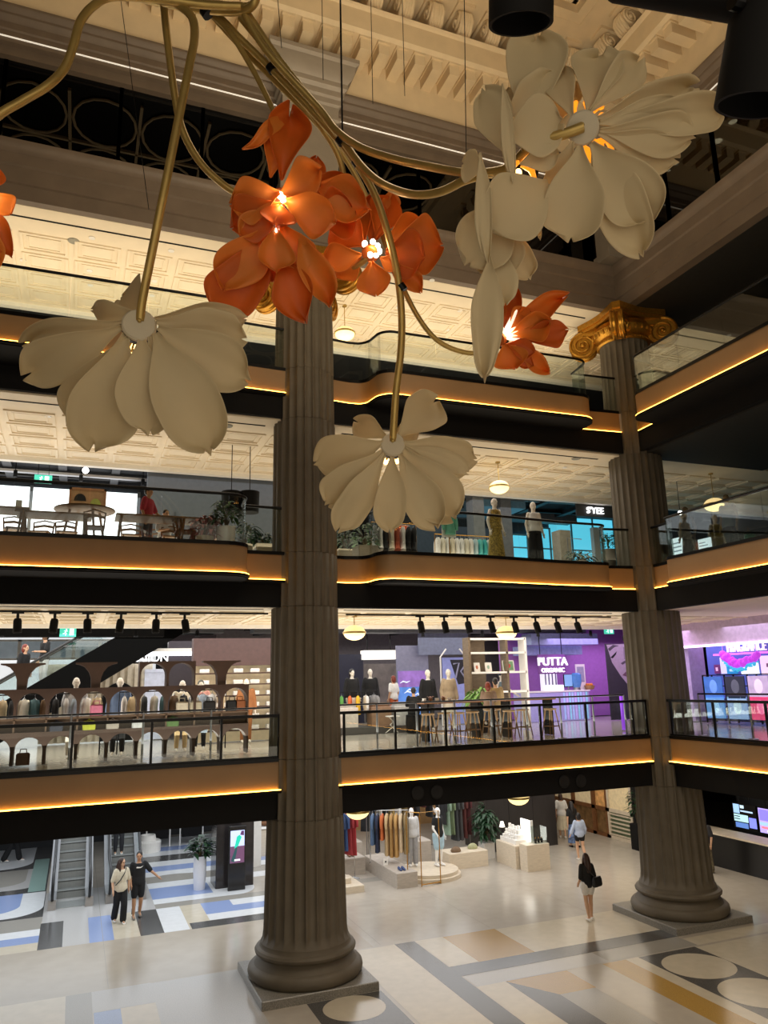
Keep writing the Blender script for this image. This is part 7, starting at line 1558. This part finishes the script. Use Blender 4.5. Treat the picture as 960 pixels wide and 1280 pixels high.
# ---- right wing: dim shop with two mannequins and white notices
for i, (px, lab) in enumerate(((858,'dim bald mannequin in a dark dress in the right wing, left of the pendant lamp'),(911,'dim bald mannequin in a grey top in the right wing, right of the pendant lamp'))):
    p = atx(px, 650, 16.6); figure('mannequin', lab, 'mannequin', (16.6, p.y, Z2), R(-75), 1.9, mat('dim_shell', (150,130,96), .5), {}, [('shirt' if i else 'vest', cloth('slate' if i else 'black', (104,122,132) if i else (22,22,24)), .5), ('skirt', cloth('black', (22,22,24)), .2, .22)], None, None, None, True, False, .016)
for i, (p0, p1, lab) in enumerate((((840,674),(857,689),'white lit notice near the corner column in the dark right wing'),((873,675),(890,684),'white lit notice second from the corner column in the dark right wing'))):
    tp = poster(p0[0], p0[1], p1[0], p1[1]+6, 17.6, (214,234,238), lab, 1.1, ((.1,.3,.8,.36,(120,150,160)),(.1,.5,.8,.56,(120,150,160)),(.1,.7,.6,.76,(120,150,160))))
    b = MB(); b.tube([(.06,-.2,.1),(.06,-.2,Z2-tp.location.z)], .02, 8); b.build('stand', M_blackm, tp)
t = thing('spot_lamp', 'small bright round lamp by the left dim mannequin', 'lamp', atx(850, 641, 18.2)); b = MB(); b.sph((0,0,0), .07); b.build('bulb', em('lamp_white', (255,250,240), 12), t); b = MB(); b.tube([(0,0,.05),(0,0,1.5)], .01, 6); b.build('cord', M_blackm, t)
b = MB(); b.box(20.0,-12,Z2,20.2,17,12.9); struct(b.build('wall_wing', M_darker)); b = MB(); b.box(20.0,-12,13.8,20.2,17,17.4); struct(b.build('wall_wing', M_darker))
# ================================================================= open ceilings: ducts, pipes, cable trays
def ducts(z, xa, xb, seed, lab):
    rs = random.Random(seed); t = thing('ceiling_ducts', lab, 'ducts', (0,0,0))
    for i in range(5):
        y = 23.0+i*1.1+rs.uniform(-.2,.2); b = MB(); b.tube([(xa,y,z+.1+rs.uniform(0,.25)),(xb,y,z+.1+rs.uniform(0,.25))], rs.uniform(.04,.1), 8); b.build('pipe', M_steel if i == 1 else M_blackm, t)
    for i in range(7):
        x = xa+(xb-xa)*(i+.5)/7; b = MB(); b.box(x-.12,22.6,z+.15,x+.12,30,z+.3); b.build('cable_tray', M_darker, t)
    b = MB(); b.box(xa,25.8,z+.0,xb,26.5,z+.4); b.build('air_duct', mat('duct_grey', (112,114,118), .5, metal=.4), t)
    for i in range(6):
        x = xa+(xb-xa)*(i+.3)/6; b = MB(); b.tube([(x,23.4,z+.45),(x,23.4,z-.12)], .012, 5); b.lathe([(.05,0),(.06,-.2),(.04,-.2)], (x,23.4,z-.1), 10); b.build('lamp_drop', M_black, t)
ducts(7.95, -6, 4.5, 1, 'dark pipes and ducts of the open ceiling, lowest gallery, left bay')
ducts(7.95, 5.5, 19, 2, 'dark pipes and ducts of the open ceiling, lowest gallery, between the columns')
ducts(12.5, -6, 4.5, 3, 'dark pipes and ducts of the open ceiling, second gallery, left bay')
ducts(12.5, 5.5, 19, 4, 'dark pipes and ducts of the open ceiling, second gallery, between the columns')
# ================================================================= light
def area(name, loc, size, power, col=(1, .82, .6), rot=(0, 0, 0), sizey=None, spread=None):
    l = bpy.data.lights.new(name, 'AREA'); l.energy = power; l.color = col; l.size = size
    if sizey: l.shape = 'RECTANGLE'; l.size_y = sizey
    if spread: l.spread = R(spread)
    o = bpy.data.objects.new(name, l); COL.objects.link(o); o.location = loc; o.rotation_euler = rot
    return o
WARM, NEUT, COOL = (1, .82, .57), (1, .92, .82), (.9, .95, 1)
UP = (PI, 0, 0)
# ground floor shops and hall
area('hall_light_left', (1.5, 26, 3.3), 12, 760, COOL, sizey=12)
area('hall_light_middle', (11, 25.5, 3.3), 9, 480, (.98, .96, .95), sizey=9)
area('hall_light_right', (17.3, 23, 3.3), 4, 230, (1, .88, .72), sizey=12)
# level one
area('shop_light_left', (0, 24, 7.7), 12, 720, (1, .97, .93), sizey=8)
area('shop_light_right', (11, 25, 7.8), 10, 480, (1, .95, .9), sizey=9)
area('shop_light_purple', (19.5, 24, 7.7), 5, 330, (.86, .62, 1), sizey=6)
area('shop_light_fragrance', (19.2, 15, 7.7), 2.5, 160, (.8, .7, 1), sizey=9)
area('ceiling_fill_one', (4, 19.9, 5.0), 22, 720, (1, .94, .84), UP, 4)  # added upward fill that brightens the lowest gallery ceiling
# level two
area('shop_light_two', (4, 25, 12.3), 24, 420, (.92, .95, 1), sizey=9)
area('rail_fill_two', (10.5, 18.6, 12.3), 7, 70, (1, .93, .84), sizey=1.6)  # added fill to brighten the mannequins and clothes rails
area('ceiling_fill_two', (4, 19.9, 9.6), 22, 330, (1, .86, .66), UP, 4)  # unseen fill aimed up to brighten this ceiling
# level three
area('ceiling_fill_three', (4, 19.9, 14.2), 22, 520, (1, .85, .62), UP, 4)  # fill light put in below to brighten the ceiling
area('wing_fill_three', (17.5, 8, 14.2), 3, 6, (1, .85, .6), UP, 16)  # weak upward fill added under the wing ceiling
area('wing_fill_two', (17.5, 8, 9.6), 3, 5, (1, .85, .6), UP, 16)  # same added upward fill, one floor lower in the wing
# void: warm uplights that wash the cornice, and the glow of the galleries behind the viewer
area('cornice_wash', (5, 9, 14.5), 9, 520, WARM, (R(160), 0, 0), 4)
area('cornice_wash_right', (7, 8, 14.5), 4, 290, WARM, (R(165), R(-22), 0), 8)
area('gallery_glow', (1, -4, 9), 14, 420, (1, .86, .66), (R(75), 0, R(-20)), 10)
area('void_floor_fill', (8, 11, 16.9), 9, 330, (1, .88, .72), sizey=7, spread=95)  # light added over the void to brighten the floor
area('shop_glow_opposite', (7, -2, 2.2), 16, 260, (1, .88, .72), (R(82), 0, R(-8)), 2.4)
W = bpy.data.worlds.new('World'); SC.world = W; W.use_nodes = True
bg = W.node_tree.nodes['Background']; bg.inputs[0].default_value = (1, .8, .58, 1); bg.inputs[1].default_value = .04
# ================================================================= camera
cd = bpy.data.cameras.new('Camera'); cam = bpy.data.objects.new('Camera', cd); COL.objects.link(cam)
M = Matrix((CR, CU, -CF)).transposed().to_4x4(); M.translation = CAM
cam.matrix_world = M
cd.sensor_fit = 'VERTICAL'; cd.sensor_height = 36.0; cd.lens = 36.0*F_PX/1280.0
cd.clip_start = .05; cd.clip_end = 300
SC.camera = cam
SC.view_settings.view_transform = 'Standard'; SC.view_settings.look = 'None'; SC.view_settings.gamma = 1.0
SC.view_settings.exposure = 0.0
try: SC.view_settings.use_curve_mapping = False
except Exception: pass
try:
    SC.cycles.use_denoising = True; SC.cycles.denoiser = 'OPENIMAGEDENOISE'
    SC.cycles.max_bounces = 8; SC.cycles.diffuse_bounces = 4; SC.cycles.glossy_bounces = 4; SC.cycles.transparent_max_bounces = 12
    SC.cycles.caustics_reflective = False; SC.cycles.caustics_refractive = False; SC.cycles.sample_clamp_indirect = 4.0
except Exception: pass
